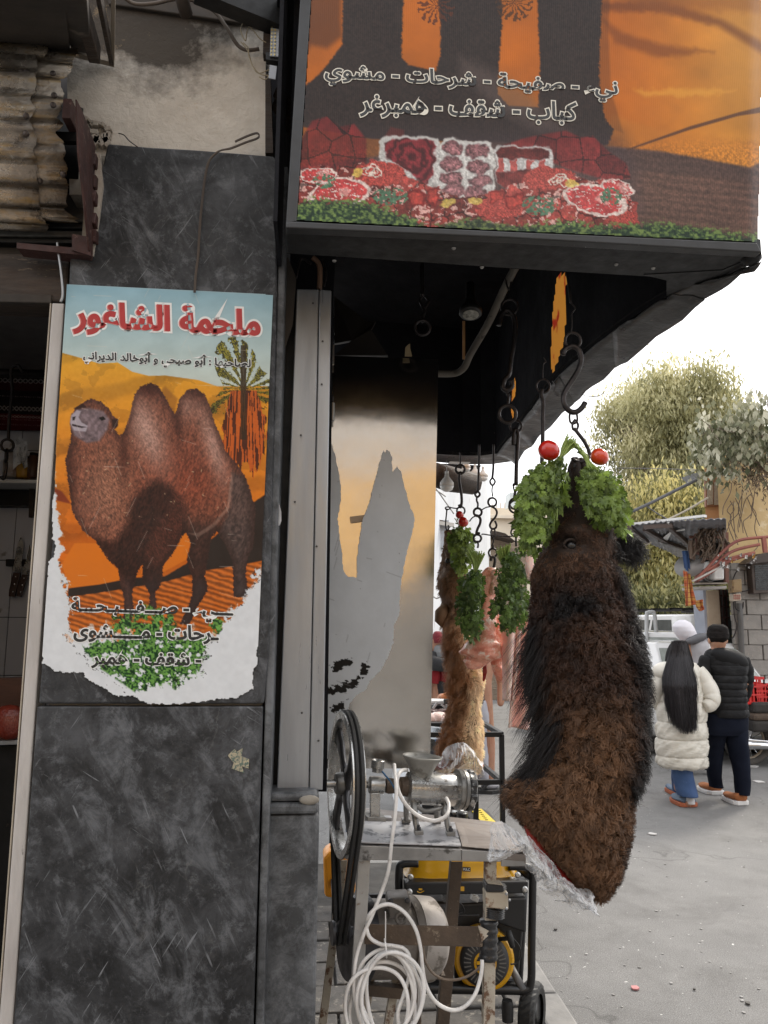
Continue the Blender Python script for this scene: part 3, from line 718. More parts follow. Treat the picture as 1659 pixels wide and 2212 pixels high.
MB().slab([P(166,215,1.80),P(178,240,1.84),P(192,276,1.91),(P(206,315,1.995)),P(204,430,1.995),P(200,548,1.995),P(193,540,1.95),P(184,440,1.86),P(170,330,1.80)],(-.004,0,0)).build('end_plate',RUST,hs)
MB().cbox(P(152,250,1.9),(.022,.06,.055)).build('bracket',RUST,hs,bevel=.002)
MB().bar(P(118,298,1.95),P(172,300,1.93),.02,.025).build('axle',BLK,hs)
MB().slab([P(36,524,1.97),P(196,538,1.97),P(192,552,1.97),P(150,548,1.97),P(36,536,1.97)],(0,.05,0)).build('red_bar',RUST,hs)
MB().slab([P(155,505,1.96),P(196,512,1.96),P(196,552,1.96),P(156,540,1.96)],(0,.02,0)).build('corner_plate',RUST,hs)
# roller slats and dark rails below the housing
rl =thing('roller_shutter_rails','dark grimy roller shutter rails under the corrugated sheets','shutter rail',(P(60,480,2.1).x,2.1,P(60,540,2.1).z))
for i,(y0,y1) in enumerate(((462,478),(482,494),(498,512),(516,526))):
    MB().slab([P(-400,y0 -6 -3,2.06),P(185,y0,2.06),P(185,y1,2.06),P(-400,y1 -8,2.06)],(0,.06,0)).build('slat',(BLK if i % 2 else M('peeling_grey_rail',(.09,.085,.075),(.02,.018,.016),.6,sc=14,bmp=.4)),rl,bevel=.004)
li =thing('wooden_lintel','dark grimy wooden lintel over the shop doorway','beam',(P(60,600,2.05).x,2.1,P(60,650,2.05).z))
MB().slab([P(-400,545,2.04),P(150,548,2.04),P(146,610,2.04),P(140,652,2.04),P(-400,634,2.04)],(0,.12,0)).build('beam',WOODK,li,bevel=.006)
MB().slab([P(-400,626,2.035),P(112,636,2.035),P(110,654,2.035),P(-400,646,2.035)],(0,.02,0)).build('trim',WOODK2,li,bevel=.003)
MB().slab([P(-400,524,2.09),P(160,536,2.09),P(152,552,2.09),P(-400,548,2.09)],(0,.06,0)).build('upper_board',WOODK2,li)
o =cable('bent_rod',[P(124,524,1.98),P(126,545,1.98),P(131,580,1.98),P(135,620,1.98),P(135,640,1.98),P(131,652,1.98)],.0035,M('bare_steel',(.35,.35,.35),(.2,.2,.2),.35,.8));tag(o,'thin bent steel rod hanging beside the wooden lintel','rod')

# ================================================================ doorway frame and shop interior
df =thing('door_frame','grimy off-white metal door frame post at the left of the marble pillar','door frame',(P(40,2212,2.03).x,2.03,0))
def post(x0,x1,ytop,Y,depth,name,mat,zb=0.0):
    a,b =P(x0,ytop,Y),P(x1,ytop,Y)
    return MB().box((a.x,Y,zb),(b.x,Y +depth,a.z)).build(name,mat,df,bevel=.003)
def xat(px,py,Y): return P(px,py,Y).x
post(107.5,111,654,2.035,.06,'thin_strip',M('beige_strip',(.46,.40,.32),(.3,.26,.2),.5))
post(112.5,139,654,2.03,.07,'post',ALUW)
post(139.6,146,640,2.06,.06,'shadow_gap',BLK)
# room: back wall, floor, side wall, ceiling
YB =3.55
IW =M('interior_wall_paint',(.16,.15,.145),(.10,.09,.09),.8)
xr_ =P(100,1000,2.2).x
rm =MB()
rm.box((-4.2,2.3,-.05),(xr_ +.3,YB +.2,0));obj_struct(rm,'shop_floor',M('shop_floor_tile',(.09,.085,.08),(.05,.05,.05),.5))
rm =MB();rm.box((-4.2,2.3,2.75),(xr_ +.3,YB +.2,2.85));obj_struct(rm,'shop_ceiling',IW)
rm =MB();rm.box((-4.3,2.1,0),(-4.2,YB +.2,2.85));obj_struct(rm,'shop_side_wall',IW)
rm =MB();rm.box((xr_ +.26,2.34,0),(xr_ +.36,YB +.2,2.85));obj_struct(rm,'shop_partition_wall',IW)
rm =MB();rm.box((-4.2,2.12,0),(-1.35,2.3,2.6));obj_struct(rm,'shop_light_blocking_wall',IW)  # unseen front wall, added to keep light out of the room
bw =MB();bw.box((-4.2,YB,0),(xr_ +.26,YB +.1,2.75));BW =obj_struct(bw,'shop_back_wall',M('dark_grout',(.05,.05,.05)))
rm =MB();rm.box((-4.2,2.12,P(60,480,2.1).z),(xr_ +.3,2.3,3.4));obj_struct(rm,'shop_front_header_wall',IW)
TILE =M('white_glazed_tile',(.52,.52,.55),(.46,.46,.49),.22,sc=3,spots=(.26,.24,.22),ssc=10,sthr=.66)
jx =P(36,1120,YB).x;jz =P(36,1211,YB).z;th_ =.25;tw =.20;tme =None
for iz in range(-4,6):
    for ix in range(-5,3):
        x0 =jx +ix *tw;z0 =jz +iz *th_
        if x0 > xr_ +.2 or z0 +th_ > 2.8 or z0 < .1: continue
        if tme is None:
            o =MB().box((.0015,-.007,.0015),(tw -.0015,0,th_ -.0015)).build('tile',TILE,BW,bevel=.0015);tme =o.data
            o.location =(x0,YB,z0);t0 =o;continue
        o =t0.copy();COL.objects.link(o);o.location =(x0,YB,z0)
# woven cloth with stripes
def cloth_paint():
    n_r,n_c =220,200
    X,Y =np.meshgrid(np.linspace(-120,112,n_c),np.linspace(696,930,n_r))
    x =X.ravel();y =Y.ravel() -.04 *x;img =np.full((len(x),3),30.0);img[:] =(22,12,12)
    for (a,b,c) in ((700,712,(30,26,26)),(712,726,(84,14,16)),(742,762,(64,10,12)),(792,812,(70,10,14)),(824,842,(60,8,12)),(868,884,(26,20,20)),(893,928,(84,12,16)),(780,786,(50,10,12))):
        lay(img,((y > a) & (y < b)) *1.0,c)
    for (a,b,per) in ((700,709,7),(753,763,10),(816,826,11),(876,886,9),(896,901,8)):
        k =(y > a) & (y < b);ph =(x % per) /per -.5;v =(y -(a +b) /2) /(b -a)
        lay(img,(k & (np.abs(np.abs(ph) *1.0 -np.abs(v)) < .16)) *.75,(178,172,168))
    for a in (719,733,788,800,855,905,916): lay(img,((np.abs(y -a) < 1.2) & ((x % 4) < 2)) *.6,(160,150,150))
    D =np.stack([(X -829.5) /1662,(1106 -Y) /1662,-np.ones_like(X)],-1) @ np.array(RM).T
    fold =YB -.05 +.02 *np.sin(X /22.0)
    fn =lambda a,b: np.array([0,0,CAMH]) +D *(fold[...,None] /D[...,1:2])
    hc =print_sheet('woven_cloth',X,Y,np.ones(X.shape,bool),img,fn,print_mat('woven_cloth',.9),None)
    s =hc.modifiers.new('s','SOLIDIFY');s.thickness =.004
    tag(hc,'dark red woven cloth with white diamond stripes hanging inside the shop','cloth')
cloth_paint()
rlk =thing('meat_rail','dark steel rail with a hook hanging inside the shop doorway','rail',P(0,810,2.9))
MB().tube([P(-400,796,2.9),P(104,808,2.9)],.016,12).build('rail',IRON,rlk,smooth=True)
cable('hook',[P(48,803,2.86),P(40,790,2.86),P(30,792,2.87),P(24,803,2.88),P(26,850,2.88),P(20,905,2.88),P(18,950,2.88)],.006,IRON,rlk)
MB().ring(P(16,962,2.88),(0,1,.2),.022,.005).build('ring',IRON,rlk,smooth=True)
MB().ring(P(14,985,2.88),(1,.3,0),.025,.005).build('ring',IRON,rlk,smooth=True)
cable('hook',[P(14,998,2.88),P(12,1020,2.88),P(8,1034,2.88),P(2,1030,2.88)],.006,IRON,rlk)
sh =thing('wall_shelf','white shelf on the tiled wall inside the shop','shelf',P(30,1045,3.4))
MB().slab([P(-400,1030,3.3),P(83,1036,3.3),P(83,1044,3.3),P(-400,1038,3.3)],(0,.24,0)).build('board',WHITEP,sh,bevel=.003)
MB().slab([P(-400,1052,3.46),P(70,1058,3.46),P(66,1092,3.46),P(-400,1088,3.46)],(0,.08,0)).build('box_below',BLK,sh)
MB().bar(P(70,1046,3.45),P(68,1118,3.45),.018,.02).build('bracket',WOODK,sh)
def jar(x,y,r,h,mat,nm,lab,cat):
    q =P(x,y,3.38);pr =[(0,r *.8),(h *.08,r),(h *.7,r),(h *.85,r *.75),(h *.9,r *.7),(h,r *.72)]
    t_ =thing(nm,lab,cat,q);MB().lathe(pr,q,(0,0,1),18).build('body',mat,t_,smooth=True)
    MB().lathe([(h,r *.6),(h +.012,r *.6)],q,(0,0,1),14).build('lid',BLK,t_,smooth=False)
jar(51,1034,.034,.085,M('yellow_jar',(.50,.26,.02),(.4,.2,.015),.35),'jar','yellow round jar on the shelf inside the shop','jar')
jar(24,1033,.036,.11,M('brown_patterned_tin',(.16,.09,.05),(.5,.48,.46),.4,sc=22),'tin','brown tin with a pale pattern left of the yellow jar','tin')
jar(70,1034,.030,.10,M('brown_tin',(.14,.06,.03),(.08,.04,.02),.4),'tin','plain brown tin right of the yellow jar on the shelf','tin')
bagm =M('thin_plastic_bag',(.5,.5,.5),(.6,.6,.6),.2,bmp=1,bsc=20,bd=.02)
o =MB().grid([[P(28 +i *6 +random.uniform(-2,2),955 +j *12 -i *5 +18 *(i > 3),3.3 +random.uniform(-.02,.02)) for i in range(6)] for j in range(6)]).build('plastic_bag',bagm,None,smooth=True);tag(o,'crumpled clear bag hanging above the shelf inside the shop','bag')
STEELB =M('knife_steel',(.62,.60,.56),(.42,.40,.37),.28,.8,sc=14,spots=(.3,.22,.15),ssc=30,sthr=.66);HAN =M('knife_handle',(.05,.02,.014),(.03,.014,.01),.4)
kr =MB().slab([P(12,1208,YB -.03),P(84,1208,YB -.03),P(84,1223,YB -.03),P(12,1223,YB -.03)],(0,.02,0)).build('knife_rack',BLK,None,bevel=.002);tag(kr,'black magnetic knife rack on the white tiles','knife rack')
for i,(tx,ty,bx,by,hx,hy,w,lab) in enumerate(((44,1157,32,1236,22,1288,1.0,'large butcher knife with curved blade on the rack inside the shop'),(64,1176,50,1240,38,1288,.8,'smaller straight knife hanging beside the larger one'))):
    Yk =YB -.05;t_ =thing('knife',lab,'knife',P(hx,hy,Yk),'knives on the magnetic rack')
    MB().slab([P(tx,ty,Yk),P(tx +7 *w,ty +20,Yk),P(tx +7 *w -3,ty +45,Yk),P(bx +13 *w,by,Yk),P(bx -5 *w,by -3,Yk),P(tx -8 *w,ty +30,Yk)],(0,.003,0)).build('blade',STEELB,t_)
    hb =MB().slab([P(bx -4 *w,by,Yk -.006),P(bx +12 *w,by +2,Yk -.006),P(hx +11 *w,hy -6,Yk -.006),P(hx +9 *w,hy +2,Yk -.006),P(hx -4 *w,hy,Yk -.006),P(hx -3 *w,hy -14,Yk -.006)],(0,.016,0)).build('handle',HAN,t_,bevel=.003)
    for k in range(3):
        q =(bx +4 +(hx -bx) *(k +.6) /3.2,by +(hy -by) *(k +.6) /3.2);MB().ball(P(*q,Yk -.008),.003,8,(1,.4,1)).build('rivet',STEELB,hb)
ct =thing('wooden_counter','brown wooden counter inside the doorway with a clear bag of meat on it','counter',(P(10,1600,2.6).x,2.7,0))
MB().slab([P(-400,1480,3.0),P(64,1462,3.0),P(44,1600,3.0),P(-400,1618,3.0)],(0,.03,0)).build('front_board',M('reddish_counter_wood',(.14,.06,.035),(.07,.03,.02),.45,sc=5,stretch=(1,1,5)),ct,bevel=.004)
MB().slab([P(-400,1616,2.85),P(52,1598,2.85),P(50,1608,2.85),P(-400,1626,2.85)],(0,.2,0)).build('steel_edge',ALU,ct,bevel=.002)
MB().box((-3.4,2.9,0),(P(50,1700,2.9).x,3.3,P(0,1612,2.9).z)).build('cabinet',BLK,ct)
mbg =MB().ball(P(20,1560,2.85),.06,16,(1.2,.6,1)).build('meat_bag',M('bagged_meat',(.30,.05,.03),(.15,.03,.02),.25,bmp=.8,bsc=25,bd=.01),None,smooth=True);tag(mbg,'small bag of red meat on the wooden counter','meat')

# ================================================================ grey column and steel panel
colm =thing('aluminium_column','tall pale grey aluminium column beside the marble pillar','column',(P(650,1700,2.12).x,2.12,P(650,1706,2.12).z))
MB().slab([P(641,624,2.12),P(689,625,2.12),P(667,1706,2.12),P(598,1706,2.12)],(0,.12,0)).build('wide_profile',ALU,colm,bevel=.003)
MB().slab([P(690.4,625,2.115),P(716,627,2.115),P(697,1707,2.115),P(668.6,1706,2.115)],(0,.13,0)).build('narrow_profile',ALU,colm,bevel=.003)
MB().slab([P(604,700,2.16),P(641,640,2.16),P(612,1706,2.16),P(575,1706,2.16)],(0,.05,0)).build('back_plate',BLK,colm)
sc_ =MB()
SCREW =M('dark_screw',(.05,.045,.04))
for (x,y) in ((676,655),(697,737),(695,830),(650,940),(637,1084),(652,1540),(688,1600),(684,1180)):
    q =P(x,y,2.112);MB().lathe([(0,.003),(.002,.002)],q,(0,-1,0),8).build('screw',SCREW,colm)
# torn paper stuck behind the pillar corner
tp =MB().grid([[P(x +random.uniform(-1.5,1.5),y,2.03 +random.uniform(-.012,.006)) for x in xs_] for xs_,y in (((592,596,600),900),((590,597,602),940),((589,594,599),990),((588,593,598),1040),((586,593,600),1075),((584,594,607),1105),((585,597,609),1125),((596,601,604),1135))]).build('torn_paper',M('white_paper',(.66,.65,.66),(.5,.5,.52),.8,sc=20),None,smooth=True)
tag(tp,'strip of torn white paper hanging at the right edge of the pillar','paper')

def steel_mat():
    m,t,b =nodes_of('brushed_steel');v =coords(t)
    n =noise(t,v,4,8,.7);col =mixc(t,ramp(t,n,[(.3,0),(.7,1)]),(.60,.585,.56),(.50,.485,.465))
    t.links.new(col,b.inputs['Base Color']);b.inputs['Metallic'].default_value =1
    h =noise(t,coords(t,(70,1,3)),6,4,.6)
    rr =mixc(t,.5,ramp(t,noise(t,v,7,8,.75),[(.35,.08),(.7,.22)]),ramp(t,h,[(.3,.10),(.7,.18)]));t.links.new(rr,b.inputs['Roughness'])
    b.inputs['Anisotropic'].default_value =.4
    bump(t,b,noise(t,v,2.2,4,.5),.10,.02);return m
STEEL =steel_mat()
YPN =2.64
pn =thing('steel_door','brushed stainless steel door panel with torn protective film, hinged to the grey column','door',P(820,1640,YPN))
pb =MB();nx,nz =10,30;rows =[]
for j in range(nz +1):
    v =j /nz;row =[]
    for i in range(nx +1):
        u =i /nx;x =(716 +(947 -716) *u) *(1 -v) +(697 +(929 -697) *u) *v;yy =(768 +8 *u) *(1 -v) +1660 *v
        row.append(P(x,yy,YPN +.0035 *math.sin(u *4) *math.sin(v *7)))
    rows.append(row)
pb.grid(rows);o =pb.build('sheet',STEEL,pn,smooth=True)
MB().slab([P(717,769,YPN +.006),P(946,777,YPN +.006),P(928,1659,YPN +.006),P(698,1659,YPN +.006)],(0,.022,0)).build('door_core',ALU,pn)
FILM =M('milky_film',(.52,.54,.56),(.48,.50,.52),.42,sc=4,spots=(.42,.43,.45),ssc=30,sthr=.64)
fz =[(312,1150),(330,1185),(350,1250),(372,1370),(385,1450),(383,1540),(365,1640),(372,1700),(380,1780),(390,1830),(400,1960),(412,1990),(430,2005),(480,2010),(482,1900),(495,1770),(520,1640),(560,1540),(570,1480),(585,1440),(640,1240),(652,1215),(658,1236),(668,1212),(690,1232),(702,1260),(708,1350),(716,1335),(732,1310),(740,1330),(760,1352),(775,1430),(800,1520),(843,1640),(838,1700),(825,1750),(780,1920),(762,2040),(750,2170)]
fp =[zD(*q) for q in fz] +[(863,1330),(852,1352),(850,1390),(838,1420),(822,1450),(800,1472),(790,1492),(770,1502),(757,1520),(745,1556),(730,1580),(728,1640),(699,1640),(703,1500)]
def film():
    xs_,ys_ =np.meshgrid(np.arange(696,905,1.5),np.arange(940,1645,1.5))
    x =xs_.ravel();y =ys_.ravel()
    keep =pdist(x +(fbm(x /9,y /9,3,4) -.5) *4,y,fp) < 0
    img =np.full((len(x),3),0.0);img[:] =(222,226,230)
    img += ((fbm(x /60,y /90,4,9) -.5) *16)[:,None]
    sm_ =fbm(x /9,y /5,4,31)
    for q in ([(716,1440),(730,1430),(758,1424),(762,1432),(740,1444),(720,1452)],[(782,1432),(796,1424),(796,1448),(784,1462),(780,1450)],[(704,1492),(730,1480),(752,1470),(776,1464),(772,1480),(740,1494),(706,1502)],[(716,1530),(732,1516),(750,1510),(742,1530),(720,1540)]):
        lay(img,(pdist(x,y,q) +(sm_ -.5) *22 < 0) *1.0,(16,14,14))
    for i in range(16):
        x0,y0,L,a_ =rng.uniform(700,880),rng.uniform(1150,1600),rng.uniform(8,40),rng.choice([.2,.35,-1.3])
        s =(x -x0) *math.cos(a_) +(y -y0) *math.sin(a_);d =np.abs(-(x -x0) *math.sin(a_) +(y -y0) *math.cos(a_))
        lay(img,((s > 0) & (s < L)) *(1 -sm(d,.4,1.3)) *.5,(150,152,156))
    lay(img,(vnoise(x /2.2,y /2.2,88) > .985) *.6,(90,88,86))
    D =np.stack([(xs_ -829.5) /1662,(1106 -ys_) /1662,-np.ones_like(xs_)],-1) @ np.array(RM).T
    fn =lambda a,b: np.array([0,0,CAMH]) +D *((YPN -.012) /D[...,1:2])
    print_sheet('torn_film',xs_,ys_,keep.reshape(xs_.shape),img,fn,print_mat('film_print',.35),pn)
film()
MB().slab([P(756,1116,YPN -.010),P(788,1112,YPN -.010),P(788,1126,YPN -.006),P(758,1130,YPN -.006)],(0,.001,0)).build('tape_mark',M('old_tape',(.46,.33,.22),(.4,.28,.18),.5),pn)
for (x,y0,y1) in ((718,870,910),(717,745,788),(703,1586,1640)):
    h =MB().lathe([(0,.006),(.001,.0075),(1 *(P(x,y0,2.6).z -P(x,y1,2.6).z) -.001,.0075),(P(x,y0,2.6).z -P(x,y1,2.6).z,.004)],P(x,y1,2.6),(0,0,1),14).build('hinge',M('hinge_steel',(.42,.40,.38),(.25,.24,.22),.35,.8),pn,smooth=True,sharp=True)
    MB().lathe([(0,.004),(.022,.0045),(.03,.002)],P(x,y0,2.6),(0,0,1),10).build('pin',IRON,h,smooth=True)
# bent duct pieces in the dark above the door
dm =M('dark_brown_tin',(.035,.028,.022),(.018,.014,.012),.5,.3,bmp=.3)
o =MB().slab([P(722,640,2.75),P(790,692,2.72),P(812,694,2.7),P(802,712,2.7),P(760,735,2.75),P(722,742,2.8)],(0,.02,0)).slab([P(802,712,2.7),P(838,768,2.72),P(722,768,2.8),P(760,735,2.75)],(0,.02,0)).build('folded_tin_sheet',dm);tag(o,'folded dark tin sheet above the steel door','tin sheet')
o =MB().slab([P(876,750,2.6),P(882,744,2.6),P(886,742,2.6),P(886,752,2.6),(P(890,768,2.6)),P(875,768,2.6)],(0,.01,0)).build('torn_foam',M('beige_foam',(.38,.3,.17),(.2,.15,.09),.9));tag(o,'small torn scrap of yellowish foam on top of the steel door','scrap')
for i,pts in enumerate((((676,556),(690,575),(690,624)),((672,570),(650,560),(640,600)),((697,560),(705,590),(700,618)))):
    o =cable('bundled_pipe' if i == 0 else 'loose_wire',[P(x,y,2.14) for x,y in pts],(.008,.004,.003)[i],(M('copper_pipe_old',(.22,.12,.07),(.12,.08,.06),.5),IRON,IRON)[i]);tag(o,('old brown pipe entering the top of the grey column','thick black wire curling beside the canopy corner','thin black wire right of the brown pipe')[i],('pipe','wire','wire')[i])
for i,q in enumerate(([(606,560),(622,556),(640,600),(632,700),(612,760),(603,700)],)):
    o =MB().slab([P(x,y,2.1) for x,y in q],(0,.01,0)).build('torn_black_sheet',WOODK2);tag(o,'torn dark sheet hanging in the gap beside the pillar','sheet')
# dark wall closing the gap between the pillar and the canopy
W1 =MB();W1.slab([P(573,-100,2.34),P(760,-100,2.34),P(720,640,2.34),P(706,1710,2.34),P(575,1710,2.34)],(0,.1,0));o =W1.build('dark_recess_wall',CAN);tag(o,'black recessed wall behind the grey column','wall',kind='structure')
for i,(a,b) in enumerate((((600,200),(648,255)),((596,225),(640,290)),((604,60),(660,10)))):
    o =MB().bar(P(*a,2.1),P(*b,2.0),.02,.03).build('steel_bracket',WOODK);tag(o,('upper rusty bracket between pillar and sign box','lower rusty bracket between pillar and sign box','angled bracket near the led strip top')[i],'bracket')

# ================================================================ sign box / canopy
YS =1.75
z0 =P(1100,512,YS).z
sg =thing('sign_canopy','black sheet metal canopy box fronted by a big printed butcher sign','canopy',(P(1100,512,YS).x,2.4,z0))
SL =[(671,-60),(636,472)];
def strip_bar(pts,off,name,mat,bev=.003): return MB().slab(pts,off).build(name,mat,sg,bevel=bev)
strip_bar([P(652,-60,YS -.005),P(676,-60,YS -.005),P(641,478,YS -.005),P(617,486,YS -.005)],(0,.05,0),'frame_edge',M('scratched_black_frame',(.03,.03,.032),(.02,.02,.02),.4,.2,sc=9,spots=(.42,.41,.39),ssc=40,sthr=.70))
strip_bar([P(617,480,YS -.006),P(641,478,YS -.006),P(1100,500,YS -.006),P(1636,524,YS -.006),P(1646,545,YS -.006),P(1100,513,YS -.006),P(617,492,YS -.006)],(0,.03,0),'frame_edge',M('scratched_black_frame',(.03,.03,.032)))
# underside lip: outer and inner outlines
def zpt(px,py): return PZ(px,py,z0)
fl =[(617,493),(800,501),(1100,514),(1400,528),(1620,541),(1646,548)];fi =[(620,548),(800,560),(1100,580),(1400,598),(1540,607)]
lip =MB();A_ =[zpt(*q) for q in fl];B_ =[zpt(*q) for q in fi]
lip.slab(A_ +B_[::-1],(0,0,.04));lip.build('front_lip',BLK,sg,bevel=.003)
# right hand lip, sagging sheet metal pieces one after another
ou =spline([zpt(*q) for q in ((1645,556),(1590,590),(1500,652),(1371,755),(1304,807),(1240,862),(1179,920),(1140,962),(1112,996))],5)
inn =spline([zpt(*q) for q in ((1540,607),(1500,612),(1440,640),(1371,682),(1290,742),(1207,812),(1150,880),(1105,940),(1072,980))],5)
for i,q in enumerate(ou): q.z -= .010 +.012 *math.sin(i *.7) ** 2
n_ =len(ou);cuts =[0,9,17,25,33,n_ -1]
for a,b in zip(cuts[:-1],cuts[1:]):
    rows =[]
    for i in range(a,min(b +2,n_)):
        o_,i_ =ou[i],inn[i];row =[]
        for k in range(6):
            u =k /5;q =o_.lerp(i_,u);q.z += .010 *(fbm(np.array([i *.6]),np.array([u *3.]),3,8)[0] -.5) *2 -(.003 if a in (9,25) else 0)
            row.append(q)
        rows.append(row)
    o =MB().grid(rows).build('side_lip',M('bare_black_sheet',(.075,.073,.072),(.035,.034,.034),.36,.5,sc=5,spots=(.15,.12,.10),ssc=22,sthr=.64,bmp=.5,bsc=12,bd=.012),sg,smooth=True);s =o.modifiers.new('s','SOLIDIFY');s.thickness =.003
MB().grid([[Vector((o_.lerp(i_,.03).x,o_.lerp(i_,.03).y,z0 +.012)),Vector((i_.x -.012,i_.y,z0 +.012))] for o_,i_ in zip(ou,inn)]).build('side_backing',CAN,sg)
MB().slab([PZ(x,y,z0 -.002) for x,y in ((1390,594),(1560,584),(1645,548),(1642,556),(1592,590),(1505,655),(1462,640),(1440,640),(1440,606))],(0,0,.006)).build('corner_gusset',BLK,sg)
# rolled end of the front corner
MB().ball(P(1622,558,1.80),.024,14,(1.1,1.2,.75)).build('corner_roll',BLK,sg,smooth=True)
zt_ =3.35
# back skirt and lip
bk =[zpt(x,y) for x,y in ((1112,996),(1060,1003),(1000,1003),(930,997),(700,985))];bi =[zpt(x,y) for x,y in ((1072,980),(1040,984),(1000,984),(930,980),(700,968))]
MB().slab(bk +bi[::-1],(0,0,.02)).build('back_lip',M('bare_black_sheet',(.075,.073,.072)),sg)
def wall_strip(path,name,mat,z_lo=0,hole=None,parent=sg,step=None):
    mb =MB();rows =[];H =40;fine =[]
    for a,b in zip(path[:-1],path[1:]):
        k =max(1,int((b -a).length /(step or 10)));fine += [a.lerp(b,j /k) for j in range(k)]
    fine.append(path[-1])
    for j in range(H +1): rows.append([Vector((q.x,q.y,z0 +z_lo +(zt_ -z0 -z_lo) *(j /H))) for q in fine])
    mb.grid(rows)
    if hole: mb.f =[f for f in mb.f if not any(in_poly(*proj(sum((Vector(mb.v[i]) for i in f),Vector()) /4),h) for h in hole)];mb.mi =mb.mi[:len(mb.f)]
    return mb.build(name,mat,parent,smooth=False)
h1 =[zM(*q) for q in ((690,70),(768,75),(762,500),(745,700),(650,975),(625,945),(632,640),(640,480),(665,220))]
h2 =[zM(*q) for q in ((298,1020),(308,1140),(290,1200),(268,1230),(272,1150))];h3 =[zM(*q) for q in ((262,1290),(285,1300),(292,1340),(280,1395),(268,1360))]
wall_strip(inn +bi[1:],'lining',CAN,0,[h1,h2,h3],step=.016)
tm,tt,tb_ =nodes_of('backlit_print');tb_.inputs['Base Color'].default_value =(.75,.34,.06,1)
tr =N(tt,'BsdfTranslucent');tr.inputs[0].default_value =(.95,.46,.08,1);mxs =N(tt,'MixShader');mxs.inputs[0].default_value =.3
vv =coords(tt,(1,1,1));cc =mixc(tt,ramp(tt,noise(tt,vv,6,3),[(.56,0),(.58,1)]),(.70,.30,.05),(.42,.04,.02));tt.links.new(cc,tr.inputs[0])
tt.links.new(tb_.outputs[0],mxs.inputs[1]);tt.links.new(tr.outputs[0],mxs.inputs[2]);tt.links.new(mxs.outputs[0],tt.nodes['Material Output'].inputs[0])
outp =[o_.lerp(i_,.35) for o_,i_ in zip(ou,inn)]
wall_strip(outp +bk[1:],'outer_print',tm,0.02)
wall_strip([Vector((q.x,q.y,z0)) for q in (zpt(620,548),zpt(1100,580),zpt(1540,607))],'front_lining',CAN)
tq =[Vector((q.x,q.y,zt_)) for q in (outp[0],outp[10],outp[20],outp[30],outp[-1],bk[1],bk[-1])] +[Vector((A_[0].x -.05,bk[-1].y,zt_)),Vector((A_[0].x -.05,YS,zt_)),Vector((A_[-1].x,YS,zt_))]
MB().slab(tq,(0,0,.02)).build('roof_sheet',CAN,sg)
x_l =P(640,560,2.0).x
MB().slab([Vector((x_l -.05,YS +.02,z0 +.02)),Vector((x_l -.05,3.8,z0 +.02)),Vector((x_l -.05,3.8,zt_)),Vector((x_l -.05,YS +.02,zt_))],(.01,0,0)).build('left_lining',CAN,sg)
for (x,y) in ((1041,577),(1411,579),(1331,571),(1527,542),(980,536),(722,563)):
    q =P(x,y,1.8);q =PZ(x,y,z0 -.001);MB().lathe([(0,.006),(.0035,.004),(.004,0)],q,(0,0,-1),10).build('rivet',M('old_zinc',(.3,.29,.27),(.2,.19,.18),.4,.6),sg)
# small white tape marks on the lip
q =zpt(1100,990)
o =MB().cbox(P(992,1000,3.6),(.10,.05,.002)).build('tape_mark',WHITEP,sg)
# a rod under the canopy and bits of wire holding the sheets together
for i,pts in enumerate(((1240,830,1262,848,1290,850,1304,842),(1192,815,1200,828,1196,842,1206,850))):
    cable('tie_wire',[zpt(pts[k],pts[k +1]) -Vector((0,0,.012)) for k in range(0,len(pts),2)],.0018,IRON,sg,n=5)

